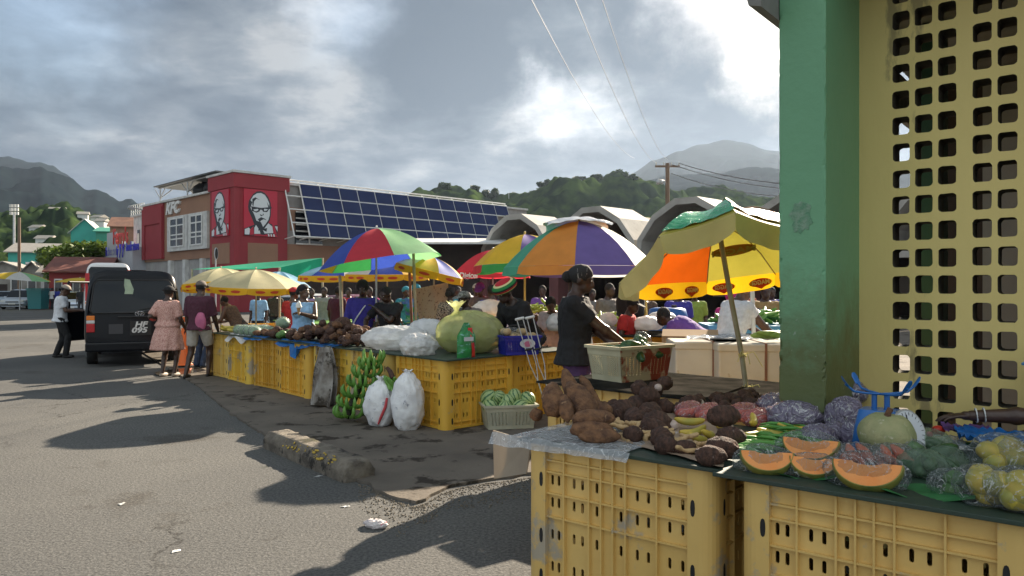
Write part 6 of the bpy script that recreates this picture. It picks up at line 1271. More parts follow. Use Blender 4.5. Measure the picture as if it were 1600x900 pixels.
# blue kitchen scale
ma_sb=mat('scale_blue',(.012,.13,.42),(.01,.11,.36),4,.35,coat=.3);p=P(1376,690,3.62);t=thing('weighing_scale','blue weighing scale with round white dial and empty spider top','scale',(p.x,p.y,.82),-38.7)
b=B();b.loft([(V((0,0,z)),V((hx,0,0)),V((0,hy,0))) for z,hx,hy in ((0,.115,.09),(.02,.12,.095),(.13,.105,.08),(.20,.09,.07),(.205,.085,.065))],32,e=.35);b.build('housing',ma_sb,t)
b=B();
for sx in (-.028,.028):b.cyl((sx,0,.20),(sx,0,.28),.013,None,10)
b.build('stem',ma_sb,t)
for a in (35,145,215,325):
    d=V((math.cos(R(a)),math.sin(R(a)),0));b=B();b.tube([(0,0,.278),d*.07+V((0,0,.282)),d*.125+V((0,0,.29)),d*.165+V((0,0,.325))],.006,6);b.loft([(d*.150+V((0,0,.312)),V((-d.y,d.x,0))*.016,V((0,0,.004))),(d*.175+V((0,0,.345)),V((-d.y,d.x,0))*.018,V((0,0,.004))),(d*.182+V((0,0,.36)),V((-d.y,d.x,0))*.010,V((0,0,.003)))],10);b.build('arm',ma_sb,t)
dc=V((.115,-.02,.11));dn_=V((.86,-.42,.30)).normalized();X=frame(dn_);o=B();ax=X.col[0].xyz;az=X.col[2].xyz
o.loft([(dc-dn_*.02,ax*.104,az*.104),(dc+dn_*.018,ax*.108,az*.108)],36);o=o.build('dial_rim',ma_stl,t);B().loft([(dc+dn_*.016,ax*.098,az*.098),(dc+dn_*.021,ax*.098,az*.098)],36).build('dial_face',mat('dial_white',(.62,.65,.70),None,rough=.15),o);b=B();b.cyl(dc+dn_*.024,dc+dn_*.024+az*.08,.0025,None,6);b.cyl(dc+dn_*.02,dc+dn_*.03,.01);b.build('dial_hand',ma_blk,o)
b=B()
for k in range(24):
    a=R(15*k);e=ax*math.sin(a)+az*math.cos(a);b.cyl(dc+dn_*.0225+e*.078,dc+dn_*.0225+e*.092,.0012,None,4)
b.build('dial_marks',ma_blk,o)
# cucumbers, limes, mangoes in clear bags
cuc=[lumpy((.032,.085,.032),.05,1.5,k,16,12) for k in range(2)];rnd=random.Random(9)
def fill(n,meshes,name,label,cat,m,c,r,group,s=(1,1),upr=False):
    for k in range(n):
        th=rnd.uniform(0,6.28);q=math.sqrt(rnd.random())*.62;put(name,label,cat,meshes[k%len(meshes)],m,(c[0]+r[0]*q*math.cos(th),c[1]+r[1]*q*math.sin(th),c[2]-r[2]*.45+ r[2]*1.0*(k/n)),(rnd.uniform(-25,25),rnd.uniform(-30,30),rnd.random()*360),group,rnd.uniform(*s))
rd=[lumpy((.038,.042,.038),.05,1.3,k,16,12) for k in range(2)];mg=[lumpy((.052,.062,.048),.07,1.2,k,20,14) for k in range(3)]
for i,(px,py,r,kind,l_) in enumerate(((1452,700,(.09,.08,.06),'c','clear bag of cucumbers standing highest behind the others'),(1442,738,(.09,.08,.06),'c','clear bag of cucumbers nearest the papaya slices'),(1478,728,(.08,.08,.055),'c','clear bag of cucumbers in the middle'),(1490,768,(.085,.07,.055),'l','clear bag of limes at the front edge'),(1425,712,(.06,.06,.05),'l','small bag of green fruit behind the cucumbers'),(1535,780,(.10,.09,.075),'m','clear bag of yellow mangoes at the front edge'),(1590,790,(.10,.09,.08),'m','clear bag of yellow mangoes in the corner of the frame'),(1560,735,(.12,.10,.09),'m','tall clear bag of yellow mangoes at the back'),(1600,735,(.11,.10,.09),'m','clear bag of yellow green mangoes at the right edge'))):
    d=TPt(px,py+8).y;p=P(px,py,d);c=(p.x,p.y,.82+r[2]*.9)
    if kind=='c':fill(4,cuc,'cucumber','dark green cucumber inside a clear bag','cucumber',ma_dgrn,c,r,'cucumbers in clear bags',(.8,1.05))
    if kind=='l':fill(5,rd,'lime','pale green lime inside a clear bag','lime',ma_lgrn,c,r,'limes in clear bags',(.7,.95))
    if kind=='m':fill(5,mg,'mango','yellow mango inside a clear bag','mango',mat('mango_skin',(.68,.46,.05),(.42,.40,.07),9,.4,.05,c3=(.25,.16,.12),lo3=.66,sc3=12),c,r,'mangoes in clear bags',(.85,1.05))
    bag(l_,c,r,(mb_clear if kind!='c' else mb_grn),i+70,rnd.uniform(-40,40),amp=.08,group='clear produce bags on the right stall')
for px,py,m,l_,s in ((1138+320,682,mat('tomato_red',(.6,.03,.02),None,rough=.3),'single red tomato at the back edge of the board',.034),):
    p=TPt(px+8,py);b=B();b.ell((0,0,0),(s,s,s*.85));tag(b.build('tomato',m,None,(p.x,p.y,.85)),l_,'tomato')
p=TPt(1412,696);b=B()
for k,(dx,dy) in enumerate(((0,0),(.03,.01),(.055,-.01),(.02,.035))):
    q=TPt(1425+k*9,706-k%2*5);b=B();b.ell((0,0,0),(.016,.016,.015));tag(b.build('radish',mat('radish_red',(.5,.03,.08),None,rough=.4),None,(q.x,q.y,.89)),'small red radish behind the cucumber bags','radish','red radishes')
def crumple(label,pts,z,m,seed,nu=26,nv=18,amp=.012,fall=0,name='plastic_sheet',cat='plastic sheet'):
    a,b_,c,d=[V((q.x,q.y,z)) for q in pts];b=B()
    def fn(u,v):
        p=a.lerp(b_,u).lerp(d.lerp(c,u),v);k=1-abs(noise.noise(V((u*6,v*6,seed))))*2;k2=1-abs(noise.noise(V((u*13,v*13,seed))))*2;return p+V((noise.noise(V((v*4,seed,0)))*.03,noise.noise(V((u*4,seed,9)))*.03,amp*(k+k2*.5)+amp))
    b.sheet(fn,nu,nv);return tag(b.build(name,m),label,cat)
crumple('crumpled blue plastic sheet behind the mango bags',[TPt(1490,690),TPt(1640,705),TPt(1640,730),TPt(1500,708)],.84,mb_blue,3,amp=.03)
crumple('milky white plastic sheet right of the scale',[TPt(1395,690),TPt(1500,690),TPt(1520,716),TPt(1400,712)],.83,mb_sheet,5)
crumple('purple cloth bag behind the blue plastic',[TPt(1470,678),TPt(1545,682),TPt(1550,695),TPt(1475,690)],.84,mat('purple_bag',(.12,.05,.2),None,rough=.7),6,amp=.02)
# transparent sheet hanging over the front left of bin 1, cardboard under it
c0=V((.07,3.97,0))
crumple('clear plastic sheet spread under the yams',[c0-E1*.06-E2*.03,c0+E1*.62-E2*.03,c0+E1*.62+E2*.8,c0-E1*.06+E2*.9],.822,mb_sheet,8,amp=.004,nu=40,nv=40)
b=B()
def fn(u,v):
    p=c0-E1*.20+E1*.85*u-E2*(.03+.035*v+.01*math.sin(u*20));z=.832-.060*v*(1-.35*u)+.012*noise.noise(V((u*9,v*2,3)));return V((p.x,p.y,z))
b.sheet(fn,40,6);tag(b.build('plastic_sheet',mb_sheet),'loose edge of clear plastic hanging over the yam bin','plastic sheet')
b=B();q0=c0-E1*.02
def fn(u,v):
    p=q0+E2*(.05+.75*(1-u))-E1*(.03+.08*v*u+.30*0);return V((p.x-.16*u*(1),p.y,.826-.34*v-.02*math.sin(u*3)))
b=B();P0=P(770,672,4.55);P1=P(830,690,4.02);P2=P(822,740,4.0);P3=P(772,748,4.5);b.add([P0,P1,P2,P3],[(3,2,1,0)],0,False);tag(b.build('cardboard_sheet',mat('pale_cardboard',(.50,.42,.32),(.42,.35,.27),3,.85,trans=.3),solid=.006),'pale card flap hanging at the left side of the yam bin','cardboard')
crumple('sheet of brown paper between the roots',[TPt(960,690),TPt(1130,735),TPt(1150,655),TPt(1000,640)],.824,mat('brown_paper',(.36,.27,.19),(.28,.2,.14),4,.85),9,amp=.004)
# --- basket of green vegetables (second stall)
def basket(label,c,rz,W,D,Hh,m1,m2,taper=.86,name='vegetable_basket',holes=True,handle=None):
    t=thing(name,label,'basket',c,rz);hx,hy=W/2,D/2;wt=.008
    for k,(ax,ay,w2,off,m) in enumerate(((1,0,W,hy,m1),(0,1,D,hx,m2),(-1,0,W,hy,m1),(0,-1,D,hx,m2))):
        b=B();X_=V((ax,ay,0));O=V((ay,-ax,0));cols_=14 if w2>.4 else 10;rows_=10
        def q(u,z,o):s_=taper+(1-taper)*z/Hh;return X_*(u*w2/2*s_)+O*(off*s_-o)+V((0,0,z))
        b.add([q(-1,0,0),q(1,0,0),q(1,Hh*.16,0),q(-1,Hh*.16,0),q(-1,0,wt),q(1,0,wt),q(1,Hh*.16,wt),q(-1,Hh*.16,wt)],[(0,1,2,3),(7,6,5,4),(0,4,5,1),(2,6,7,3)])
        b.add([q(-1,Hh*.72,0),q(1,Hh*.72,0),q(1,Hh,0),q(-1,Hh,0),q(-1,Hh*.72,wt),q(1,Hh*.72,wt),q(1,Hh,wt),q(-1,Hh,wt)],[(0,1,2,3),(7,6,5,4),(0,4,5,1),(2,6,7,3)])
        for i in range(cols_+1):
            u=-1+2*i/cols_;wd=.045 if i not in (0,cols_,cols_//2) else .09;u0,u1=max(-1,u-wd),min(1,u+wd);b.add([q(u0,Hh*.16,0),q(u1,Hh*.16,0),q(u1,Hh*.72,0),q(u0,Hh*.72,0),q(u0,Hh*.16,wt),q(u1,Hh*.16,wt),q(u1,Hh*.72,wt),q(u0,Hh*.72,wt)],[(0,1,2,3),(7,6,5,4),(1,5,6,2),(4,0,3,7)])
        for j in range(rows_+1):
            z=Hh*(.16+.56*j/rows_);b.add([q(-1,z-.0035,0),q(1,z-.0035,0),q(1,z+.0035,0),q(-1,z+.0035,0),q(-1,z-.0035,wt),q(1,z-.0035,wt),q(1,z+.0035,wt),q(-1,z+.0035,wt)],[(0,1,2,3),(7,6,5,4),(0,4,5,1),(2,6,7,3)])
        b.build('side_panel',m,t)
        b=B();b.add([q(-1.04,Hh-.025,-.018),q(1.04,Hh-.025,-.018),q(1.04,Hh,-.018),q(-1.04,Hh,-.018),q(-1.04,Hh-.025,0),q(1.04,Hh-.025,0),q(1.04,Hh,0),q(-1.04,Hh,0)],[(0,1,2,3),(7,6,5,4),(0,4,5,1),(2,6,7,3),(0,3,7,4),(1,5,6,2)]);b.build('rim',m1,t)
    b=B();b.bx(-hx*taper,hx*taper,-hy*taper,hy*taper,0,.008);b.build('base_panel',m1,t);return t
ma_bk=mat('cream_basket',(.62,.58,.40),(.5,.46,.30),3,.5);ma_bkr=mat('worn_red_basket',(.30,.05,.022),(.52,.42,.27),8,.6,lo=.46,hi=.54,det=8)
bc=P(992,598,6.45);vb=basket('cream basket with a worn red side full of green vegetables',(bc.x-.02,6.6,.82),40,.42,.64,.30,ma_bk,ma_bkr)
vb.rotation_euler=(0,0,R(-54))
for k in range(16):
    a=rnd.random()*6.28;q=math.sqrt(rnd.random());o=put('cucumber','dark green cucumber heaped in the cream basket','cucumber',cuc[k%2],ma_dgrn if k%3 else ma_lgrn,(bc.x+.19*q*math.cos(a),6.55+.17*q*math.sin(a),1.02+.10*(1-q)+.03*rnd.random()),(rnd.uniform(-30,30),rnd.uniform(-20,20),rnd.random()*360),'green vegetables in the cream basket',rnd.uniform(.9,1.35))
p=P(1003,534,6.6);bag('pale green fruit bag lifted over the cream basket by the black shirt woman',p,(.075,.07,.085),mb_clear,91,amp=.1);fill(4,rd,'guava','pale green fruit in the bag held over the basket','fruit',ma_lgrn,p,(.06,.05,.08),'fruit in the held bag')
# --- watermelon crate
wc=G(785,672,.03);wb=basket('pale crate of small striped watermelons on the ground',(wc.x+.06,wc.y+.25,.028),12,.60,.42,.27,mat('pale_crate',(.55,.55,.42),(.45,.45,.34),3,.5),MC['pale_crate'] if 'pale_crate' in MC else ma_bk)
def melon():
    m=mat('watermelon_skin',(.22,.36,.12),None,rough=.4);t=m.node_tree;l=t.links;p=t.nodes['Principled BSDF'];co=node(m,'ShaderNodeTexCoord')
    wv=node(m,'ShaderNodeTexWave',wave_type='RINGS',rings_direction='Z');sp=node(m,'ShaderNodeSeparateXYZ');l.new(co.outputs['Object'],sp.inputs[0])
    at_=node(m,'ShaderNodeMath',operation='ARCTAN2');l.new(sp.outputs[1],at_.inputs[0]);l.new(sp.outputs[0],at_.inputs[1]);n=node(m,'ShaderNodeTexNoise');n.inputs['Scale'].default_value=22;l.new(co.outputs['Object'],n.inputs['Vector'])
    a=node(m,'ShaderNodeMath',operation='MULTIPLY_ADD');l.new(n.outputs[0],a.inputs[0]);a.inputs[1].default_value=.5;l.new(at_.outputs[0],a.inputs[2]);s=node(m,'ShaderNodeMath',operation='MULTIPLY');l.new(a.outputs[0],s.inputs[0]);s.inputs[1].default_value=10;q=node(m,'ShaderNodeMath',operation='SINE');l.new(s.outputs[0],q.inputs[0])
    r=node(m,'ShaderNodeMapRange');r.inputs[1].default_value=.35;r.inputs[2].default_value=.75;l.new(q.outputs[0],r.inputs[0]);mx=node(m,'ShaderNodeMix',data_type='RGBA');mx.inputs[6].default_value=(.34,.46,.20,1);mx.inputs[7].default_value=(.035,.13,.04,1);l.new(r.outputs[0],mx.inputs[0]);l.new(mx.outputs[2],p.inputs['Base Color']);return m
ma_mel=melon();mm_=lumpy((.092,.092,.10),.02,1,1,28,18)
for k,(dx,dy,z) in enumerate(((-.2,-.08,.26),(-.03,-.09,.24),(.14,-.08,.25),(-.19,.1,.25),(.0,.1,.26),(.19,.1,.25),(-.1,.0,.36),(.08,.02,.37),(.23,.02,.34),(-.22,.02,.35),(.0,-.02,.30))):
    put('watermelon','small striped green watermelon in the pale crate','watermelon',mm_,ma_mel,(wc.x+.06+dx,wc.y+.25+dy,z),(rnd.uniform(-60,60),rnd.uniform(-60,60),rnd.random()*360),'watermelons in the pale crate',rnd.uniform(.85,1.05))
# --- kerb stone
k0=G(432,700);k1=G(556,752);dk=(k1-k0);Lk=dk.length+.12;a=math.degrees(math.atan2(dk.y,dk.x));mid=(k0+k1)/2
def kerb():
    b=B();nu=40
    prof=[(-.15,0),(-.15,.09),(-.09,.17),(.09,.17),(.15,.09),(.15,0)]
    rings=[]
    for i in range(nu+1):
        x=-Lk/2+Lk*i/nu;e=.94 if i in (0,nu) else 1
        for (y,z) in prof:pass
    vs=[];m=6*5
    fine_=[]
    for j in range(5):
        for k in range(5):fine_.append((prof[j][0]+(prof[j+1][0]-prof[j][0])*k/5,prof[j][1]+(prof[j+1][1]-prof[j][1])*k/5))
    fine_.append(prof[5]);n=len(fine_)
    for i in range(nu+1):
        x=-Lk/2+Lk*i/nu;e=(.90 if i in (0,nu) else (.97 if i in (1,nu-1) else 1))
        for y,z in fine_:
            p=V((x,y*e,z*e));q=fbm(p*1.0,12,4)*.008+fbm(p,3,2)*.006;vs.append(p+V((q*.7 if i in(0,nu) else 0,q*(1 if y>0 else -1),q if z>.01 else 0)))
    fs=[(i*n+j,i*n+j+1,(i+1)*n+j+1,(i+1)*n+j) for i in range(nu) for j in range(n-1)]+[tuple(range(n)),tuple(nu*n+j for j in reversed(range(n)))]
    b.add(vs,fs,0,True);return b
km=mat('kerb_concrete',(.22,.19,.15),(.10,.085,.07),7,.95,1,bs=40,c3=(.035,.03,.026),lo3=.56,sc3=5,det=9)
o=kerb().build('kerb_stone',km,None,(mid.x,mid.y+.06,.0),a,fixn=True);tag(o,'broken concrete kerb stone with flaking yellow paint on the road edge','kerb stone')
b=B();rnd=random.Random(3)
for i in range(46):
    x=rnd.uniform(-Lk*.22,Lk*.42);y,z=(-.12+rnd.uniform(-.026,.026),0);z=.09+(y+.15)/.06*.08+.006;s=rnd.uniform(.004,.015)*(1.3 if rnd.random()>.5 else .6);sx=rnd.uniform(1,2.2)
    b.ell((x,y-.003,z),(s*sx,s*.7,.004),rot(52,0,rnd.uniform(-20,20)),8,4)
q=b.build('yellow_paint',mat('flaked_yellow',(.50,.34,.05),(.38,.27,.06),20,.9),o)
# --- long stall goods
tm=[lumpy((.045,.075,.045),.22,2.2,k+40,14,10,.2) for k in range(6)];rnd=random.Random(11)
TB='brown tuber in the long heap on the far stall'
for s_ in range(190):
    t=rnd.uniform(2.05,5.35);v=rnd.uniform(.03,.62);q=S0+DL*t+DR*v;hgt=.17*math.exp(-((t-3.2)/.75)**2)+.10*math.exp(-((t-2.35)/.5)**2)+.09;hgt*=math.sin(math.pi*min(1,max(.1,(v+.08)/.75)))
    lay=s_/190;z=.82+.045+hgt*lay
    if 4.35<t<4.62:continue
    put('tuber',TB,'tuber',tm[s_%6],ma_das if s_%4 else ma_yam,(q.x,q.y,z),(rnd.uniform(-30,30),rnd.uniform(-30,30),rnd.random()*360),'tubers on the long stall',rnd.uniform(.75,1.2))
q=S0+DL*2.95+DR*.35;seg('yam','largest round brown root crowning the tuber heap','yam',ma_das,(q.x-.08,q.y,1.10),(q.x+.08,q.y,1.12),.10,77,.12)
for k in range(5):
    q=S0+DL*(3.35+k*.13)+DR*.42;o=seg('yam','pale cut yam log on the back of the tuber heap','yam',ma_yam,(q.x-.13,q.y,1.03-.02*k),(q.x+.12,q.y-.06,1.02-.015*k),.042,80+k,.10,.02,group='cut yam logs on the tuber heap')
    c=B();c.loft([((q.x+.135,q.y-.066,1.02-.015*k),(.0,.034,0),(0,0,.034)),((q.x+.145,q.y-.07,1.02-.015*k),(.0,.032,0),(0,0,.032))],14);c.build('cut_face',ma_cut,o).matrix_parent_inverse=o.matrix_basis.inverted()
for k in range(9):
    q=S0+DL*(4.48+rnd.uniform(-.1,.1))+DR*rnd.uniform(.05,.3);put('green_pepper','bright green leafy vegetable between tubers and cabbages','vegetable',rd[k%2],ma_lgrn,(q.x,q.y,.87+.05*rnd.random()),(0,0,k*40),'green vegetables on the long stall',1.4)
cb=lumpy((.10,.10,.085),.10,2.2,5,18,12)
for k in range(9):
    q=S0+DL*(5.45+(k%4)*.24+rnd.uniform(-.03,.03))+DR*(.10+.25*(k//4));o=put('cabbage','pale cabbage wrapped in clear plastic at the far end of the stall','cabbage',cb,mat('cabbage_leaf',(.36,.46,.30),(.24,.36,.2),7,.5,.5),(q.x,q.y,.90+(.12 if k>7 else 0)),(0,0,k*50),'wrapped cabbages on the long stall',rnd.uniform(.9,1.15))
    bag('',(0,0,0),(.108,.108,.092),mb_clear,k,parent=o,name='film')
for k in range(8):
    q=S0+DL*(6.55+(k%4)*.17)+DR*(.15+.3*(k//4));put('plantain','yellow fruit at the very end of the long stall','plantain',bm_[k%3],ma_plan,(q.x,q.y,.87+.04*(k%2)),(-40,0,k*37),'yellow fruit at the far end',1.5)
for i,(t0,t1,z1) in enumerate(((3.25,4.35,.10),(2.55,3.2,.04),(4.9,5.6,.07))):
    b=B();b.sheet(lambda u,v:(lambda q:V((q.x,q.y,.835+.004*math.sin(u*13)-max(0,v-.25)*z1*1.6*(.55+.5*abs(noise.noise(V((u*2.1+i,0,0))))+ (1.3 if (i==0 and .30<u<.48) else 0)))))(S0+DL*(t0+(t1-t0)*u)-DR*(-.12+.20*v+.006*math.sin(u*17)*v)),40,8)
    tag(b.build('blue_sheet',mb_blue),['bright blue plastic edge with a drooping corner over the stall','thin strip of blue plastic beside the big white bag','blue plastic edge under the cabbages'][i],'plastic sheet')
b=B();q=S0+DL*6.1+DR*-.02;b.sheet(lambda u,v:(lambda q:V((q.x,q.y,.838-max(0,v-.3)*.14*(1+.5*math.sin(u*9)))))(S0+DL*(5.5+.9*u)-DR*(-.1+.17*v)),24,6);tag(b.build('plastic_sheet',mb_white),'white plastic hanging over the far end of the stall','plastic sheet')
# big bags
def onrow(t,v,z=.82):q=S0+DL*t+DR*v;return V((q.x,q.y,z))
bag('long white plastic sack lying on the long stall',onrow(1.55,.35)+V((0,0,.14)),(.46,.27,.17),mb_white,101,-20,.6,.012,amp=.10,n=64,mm=40)
bag('second white sack behind the long white one',onrow(1.35,.75)+V((0,0,.19)),(.30,.2,.2),mb_white,102,-10,.6,.012,amp=.12,n=48,mm=30)
bag('crumpled white bag open at the top beside the yellow sack',onrow(.72,.12)+V((0,0,.11)),(.21,.17,.14),mb_white,103,20,amp=.16,fr=3,n=64,mm=40)
yb=onrow(.52,.78)+V((0,0,.23));bag('huge translucent yellow bag of greens knotted at the top',yb,(.42,.34,.27),mb_yel,104,0,.3,.035,amp=.06,n=64,mm=40,knot=(-.17,0,.22,.055))
lf=B();rnd=random.Random(5)
for i in range(420):
    u=V((rnd.gauss(0,1),rnd.gauss(0,1),rnd.gauss(0,1))).normalized()*rnd.uniform(.5,.88);p_=V((u.x*.38,u.y*.31,u.z*.20-.03));s=.06;lf.add([(-s,0,0),(0,-s*.6,.01),(s,0,0),(0,s*.6,.01)],[(0,1,2,3)],0,False,M.Translation(p_)@rot(rnd.uniform(-60,60),rnd.uniform(-60,60),rnd.random()*360))
o=lf.build('leafy_greens',mat('packed_greens',(.13,.24,.05),(.30,.38,.10),8,.7),None,yb);tag(o,'leafy greens packed inside the huge yellow bag','greens')
# printed rice pouch
p=onrow(.05,.33);t=thing('snack_pouch','green, white and red printed pouch standing before the yellow bag','pouch',(p.x,p.y,.82),40)
b=B();b.sheet(lambda u,v:V(((u-.5)*.26*(1-.75*max(0,v-.62)/.38*(1)),-.05*math.sin(math.pi*u)*math.sin(math.pi*min(1,.15+v))-.01*noise.noise(V((u*8,v*8,1))),.40*v)),20,24);b.sheet(lambda u,v:V(((.5-u)*.26*(1-.75*max(0,v-.62)/.38*(1)),.05*math.sin(math.pi*u)*math.sin(math.pi*min(1,.15+v)),.40*v)),20,24);b.build('pouch_body',mat('pouch_green',(.03,.30,.07),(.05,.24,.10),6,.3,c3=(.25,.55,.5),lo3=.56,sc3=9,stretch=(1,1,2.5)),t)
b=B();b.sheet(lambda u,v:V((.055+.06*u-.04*v,-.054*math.sin(math.pi*(.72+.2*u))*math.sin(math.pi*min(1,.15+v))-.012,.34*v)),6,20);b.build('red_band',mat('pouch_red',(.65,.04,.03),None,rough=.3),t,solid=.003)
b=B();b.box((-.01,-.062,.215),(.13,.006,.045));b.build('pale_label',mat('pouch_label',(.6,.62,.66),None,rough=.3),t)
# blue shopping basket
p=onrow(-.02,1.15);mbk=mat('blue_basket',(.02,.03,.36),(.015,.02,.28),4,.4);bt=basket('royal blue shopping basket of bagged potatoes with black handle',(p.x-.02,p.y-.05,.82),0,.46,.32,.23,mbk,mbk,taper=.88,name='shopping_basket');bt.rotation_euler=(0,0,R(18))
b=B();b.tube([(-.19,0,.21),(-.17,0,.30),(-.10,0,.345),(.05,0,.345),(.12,0,.30),(.17,0,.21)],.009,8);b.build('handle',ma_blk,bt)
b=B();b.loft([((.06,-.158,.135),(.095,0,0),(0,0,.055)),((.06,-.166,.135),(.095,0,0),(0,0,.055))],24);o=b.build('oval_sticker',mat('pale_sticker2',(.6,.62,.66),None,rough=.4),bt);b=B();b.loft([((.06,-.166,.13),(.045,0,0),(0,0,.035)),((.06,-.170,.13),(.045,0,0),(0,0,.035))],16);b.build('pink_print',mat('sticker_pink',(.6,.18,.3),None),o)
pt=lumpy((.045,.055,.042),.10,1.6,8,16,12)
for k in range(12):
    x=(-.16+.064*(k%6));y=-.06+.12*(k//6);q=rot(0,0,18)@V((x,y,.22+.05*(k%3==0)));put('potato','pale potato bagged in the blue basket','potato',pt,mat('potato_skin',(.50,.38,.20),(.40,.28,.14),10,.7,.2),(p.x-.02+q.x,p.y-.05+q.y,.82+q.z),(0,0,k*40),'potatoes in the blue basket',rnd.uniform(.85,1.15))
bag('clear bag over the potatoes in the blue basket',(p.x-.10,p.y-.06,1.07),(.13,.11,.07),mb_clear,110)
# banana bunch and sacks on the ground
t=thing('banana_bunch','large bunch of green bananas standing against the yellow bin','bananas',G(537,662,.03)+V((0,.16,0)),0)
b=B();b.tube([(-.02,.0,.04),(.12,.06,.35),(.28,.10,.70),(.33,.12,.80)],[.05,.04,.03,.022],10);b.build('stalk',mat('stalk_dark',(.05,.05,.025),(.03,.03,.02),8,.8),t)
bn=banana(.20,.024,1.0,8)
for j,(z,n) in enumerate(((.10,7),(.21,8),(.33,9),(.45,9),(.56,8),(.66,7),(.74,5))):
    hb=B();cx=-.02+.30*z/.7;cy=.0+.10*z/.7
    for k in range(n):
        a=R(165+210*k/(n-1)+rnd.uniform(-6,6));ax=V((math.cos(a),math.sin(a),0));o_=V((cx,cy,z-.03+rnd.uniform(-.015,.015)));w=.95+.15*rnd.random();r0=.115 if j<5 else .085
        hb.tube([o_+ax*.03,o_+ax*(.08*w)+V((0,0,-.012)),o_+ax*(r0*1.25*w)+V((0,0,.015)),o_+ax*(r0*1.5*w)+V((0,0,.06)),o_+ax*(r0*1.5*w)+V((0,0,.105)),o_+ax*(r0*1.38*w)+V((0,0,.135))],[.010,.019,.0235,.0235,.018,.006],7)
    hb.build('banana_hand',ma_ban,t)
t=thing('banana_bunch','small cluster of green bananas on top of the left white sack','bananas',P(612,595,8.75),20);b=B()
for k in range(8):
    a=R(200+20*k);b.mesh_in(bn,M.Translation((.05*math.cos(a),.06*math.sin(a),-.02-.02*(k%3)))@rot(60+8*k,50,math.degrees(a)+90)@M.Scale(1.05,4))
b.build('banana_hand',ma_ban,t);b=B();b.tube([(.02,.02,.02),(.0,.1,.10),(-.03,.14,.14)],[.035,.028,.02],8);b.build('stalk',ma_das,t)
ma_sack=mat('printed_sack',(.84,.84,.84),(.70,.70,.72),5,.5,wrinkle=.35,bs=14,c3=(.38,.38,.42),lo3=.60,sc3=16)
def sack(label,c,r,seed,rz):
    t=bag(label,c,r,ma_sack,seed,rz,.45,.016,'filled_sack','sack',amp=.12,fr=1.8,knot=(0,0,r[2]*.86,.03),n=56,mm=44,flat=-.97);return t
s1=sack('printed white sack leaning left against the corner bin',G(588,668,.03)+V((.02,.18,.23)),(.19,.16,.27),120,10)
s2=sack('taller printed white sack at the corner of the bins',G(634,674,.03)+V((.0,.16,.28)),(.185,.17,.33),121,-15)
for s_,x in ((s1,.10),):
    b=B();b.tube([(x-.03,-.155,.10),(x-.05,-.172,0),(x-.10,-.165,-.12),(x-.13,-.14,-.2)],[.014,.018,.016,.01],6);b.build('red_print',mat('print_red',(.5,.05,.06),None,rough=.6),s_)
# dirty empty sack hanging on the stall
q=onrow(2.62,-.10,0);b=B()
def fn(u,v):
    wv=.10+.17*v**.8;x=(u-.5)*2*wv+.05*v;z=.80-.77*v;y=-.03-.11*v**1.3-.03*math.sin(u*9+v*5)*(.3+v)-.05*math.sin(math.pi*u)*.6;return V((x,y,z+.02*noise.noise(V((u*4,v*4,2)))))
b.sheet(fn,30,36);b.sheet(lambda u,v:fn(1-u,v)+V((0,.05+.04*v,0)),30,36)
tag(b.build('empty_sack',mat('dirty_sack',(.36,.34,.31),(.12,.095,.075),5,.9,.6,bs=30,c3=(.05,.04,.03),lo3=.55,sc3=4,det=8),None,(q.x,q.y,.02),-40),'dirty empty grey sack hanging down from the stall edge to the ground','sack')
# crumpled litter
p=G(587,824);bag('crumpled white and pink wrapper lying on the road',(p.x,p.y,.022),(.085,.045,.03),mat('wrapper',(.70,.62,.62),(.72,.68,.66),20,.4,wrinkle=.7,bs=30,c3=(.6,.12,.18),lo3=.6,sc3=22),130,-20,name='litter_wrapper',cat='litter',amp=.25,fr=3)
for i,(px,py,l_) in enumerate(((540,792,'flattened white scrap above the pink wrapper'),(497,745,'pale scrap in front of the kerb stone'),(275,862,'white scrap at the bottom centre left of the road'),(190,788,'tiny white scrap at the left of the road'))):
    p=G(px,py);b=B();b.sheet(lambda u,v:V(((u-.5)*.07*math.sin(math.pi*(.15+.7*v))+.03*noise.noise(V((v*5,i,1))),(v-.5)*.045*math.sin(math.pi*(.12+.76*u))+.03*noise.noise(V((u*5,i,1))),.004+.006*abs(noise.noise(V((u*6,v*6,i)))))),8,6);tag(b.build('litter_scrap',ma_wht,None,(p.x,p.y,0),i*35),l_,'litter')
# --- white cartons and goods behind
ma_cart=mat('white_carton',(.70,.67,.58),(.58,.53,.43),1.6,.75,.2,c3=(.5,.42,.28),lo3=.64,sc3=5)
cx=[(1118,8.05,.80,'large white foam carton left of the pole'),(1200,7.75,.95,'large white foam carton right of the pole beside the green column')]
for px,d,w_,l_ in cx:
    p=P(px,450,d);t=thing('foam_carton',l_,'carton',(p.x,p.y+.35,0),-4);b=B();b.bx(-w_/2,w_/2,-.36,.36,.32,.98);b.build('carton_body',ma_cart,t,bevel=.02);B().bx(-w_/2-.01,w_/2+.01,-.37,.37,.95,1.04).build('lid',ma_cart,t,bevel=.02);B().bx(-w_/2,w_/2,-.34,.34,0,.32).build('stand',ma_dk,t);b=B();b.bx(-.012,.012,-.375,.375,.33,1.045);b.build('tape',ma_brr,t)
crumple('shiny clear plastic spread over the white cartons',[P(1070,450,8.0),P(1240,450,7.7),P(1250,450,8.5),P(1080,450,8.7)],1.045,mb_sheet,12,40,26,.02)
p=P(1200,450,8.1);b=B();gb=banana(.26,.03,.8,8)
t=thing('banana_bunch','hand of green bananas lying on the white cartons','bananas',(p.x,8.0,1.09),0)
for k in range(8):b.mesh_in(gb,M.Translation((.03*k-.1,-.03+.02*(k%2),.015+.015*(k%3)))@rot(-70,0,10+4*k))
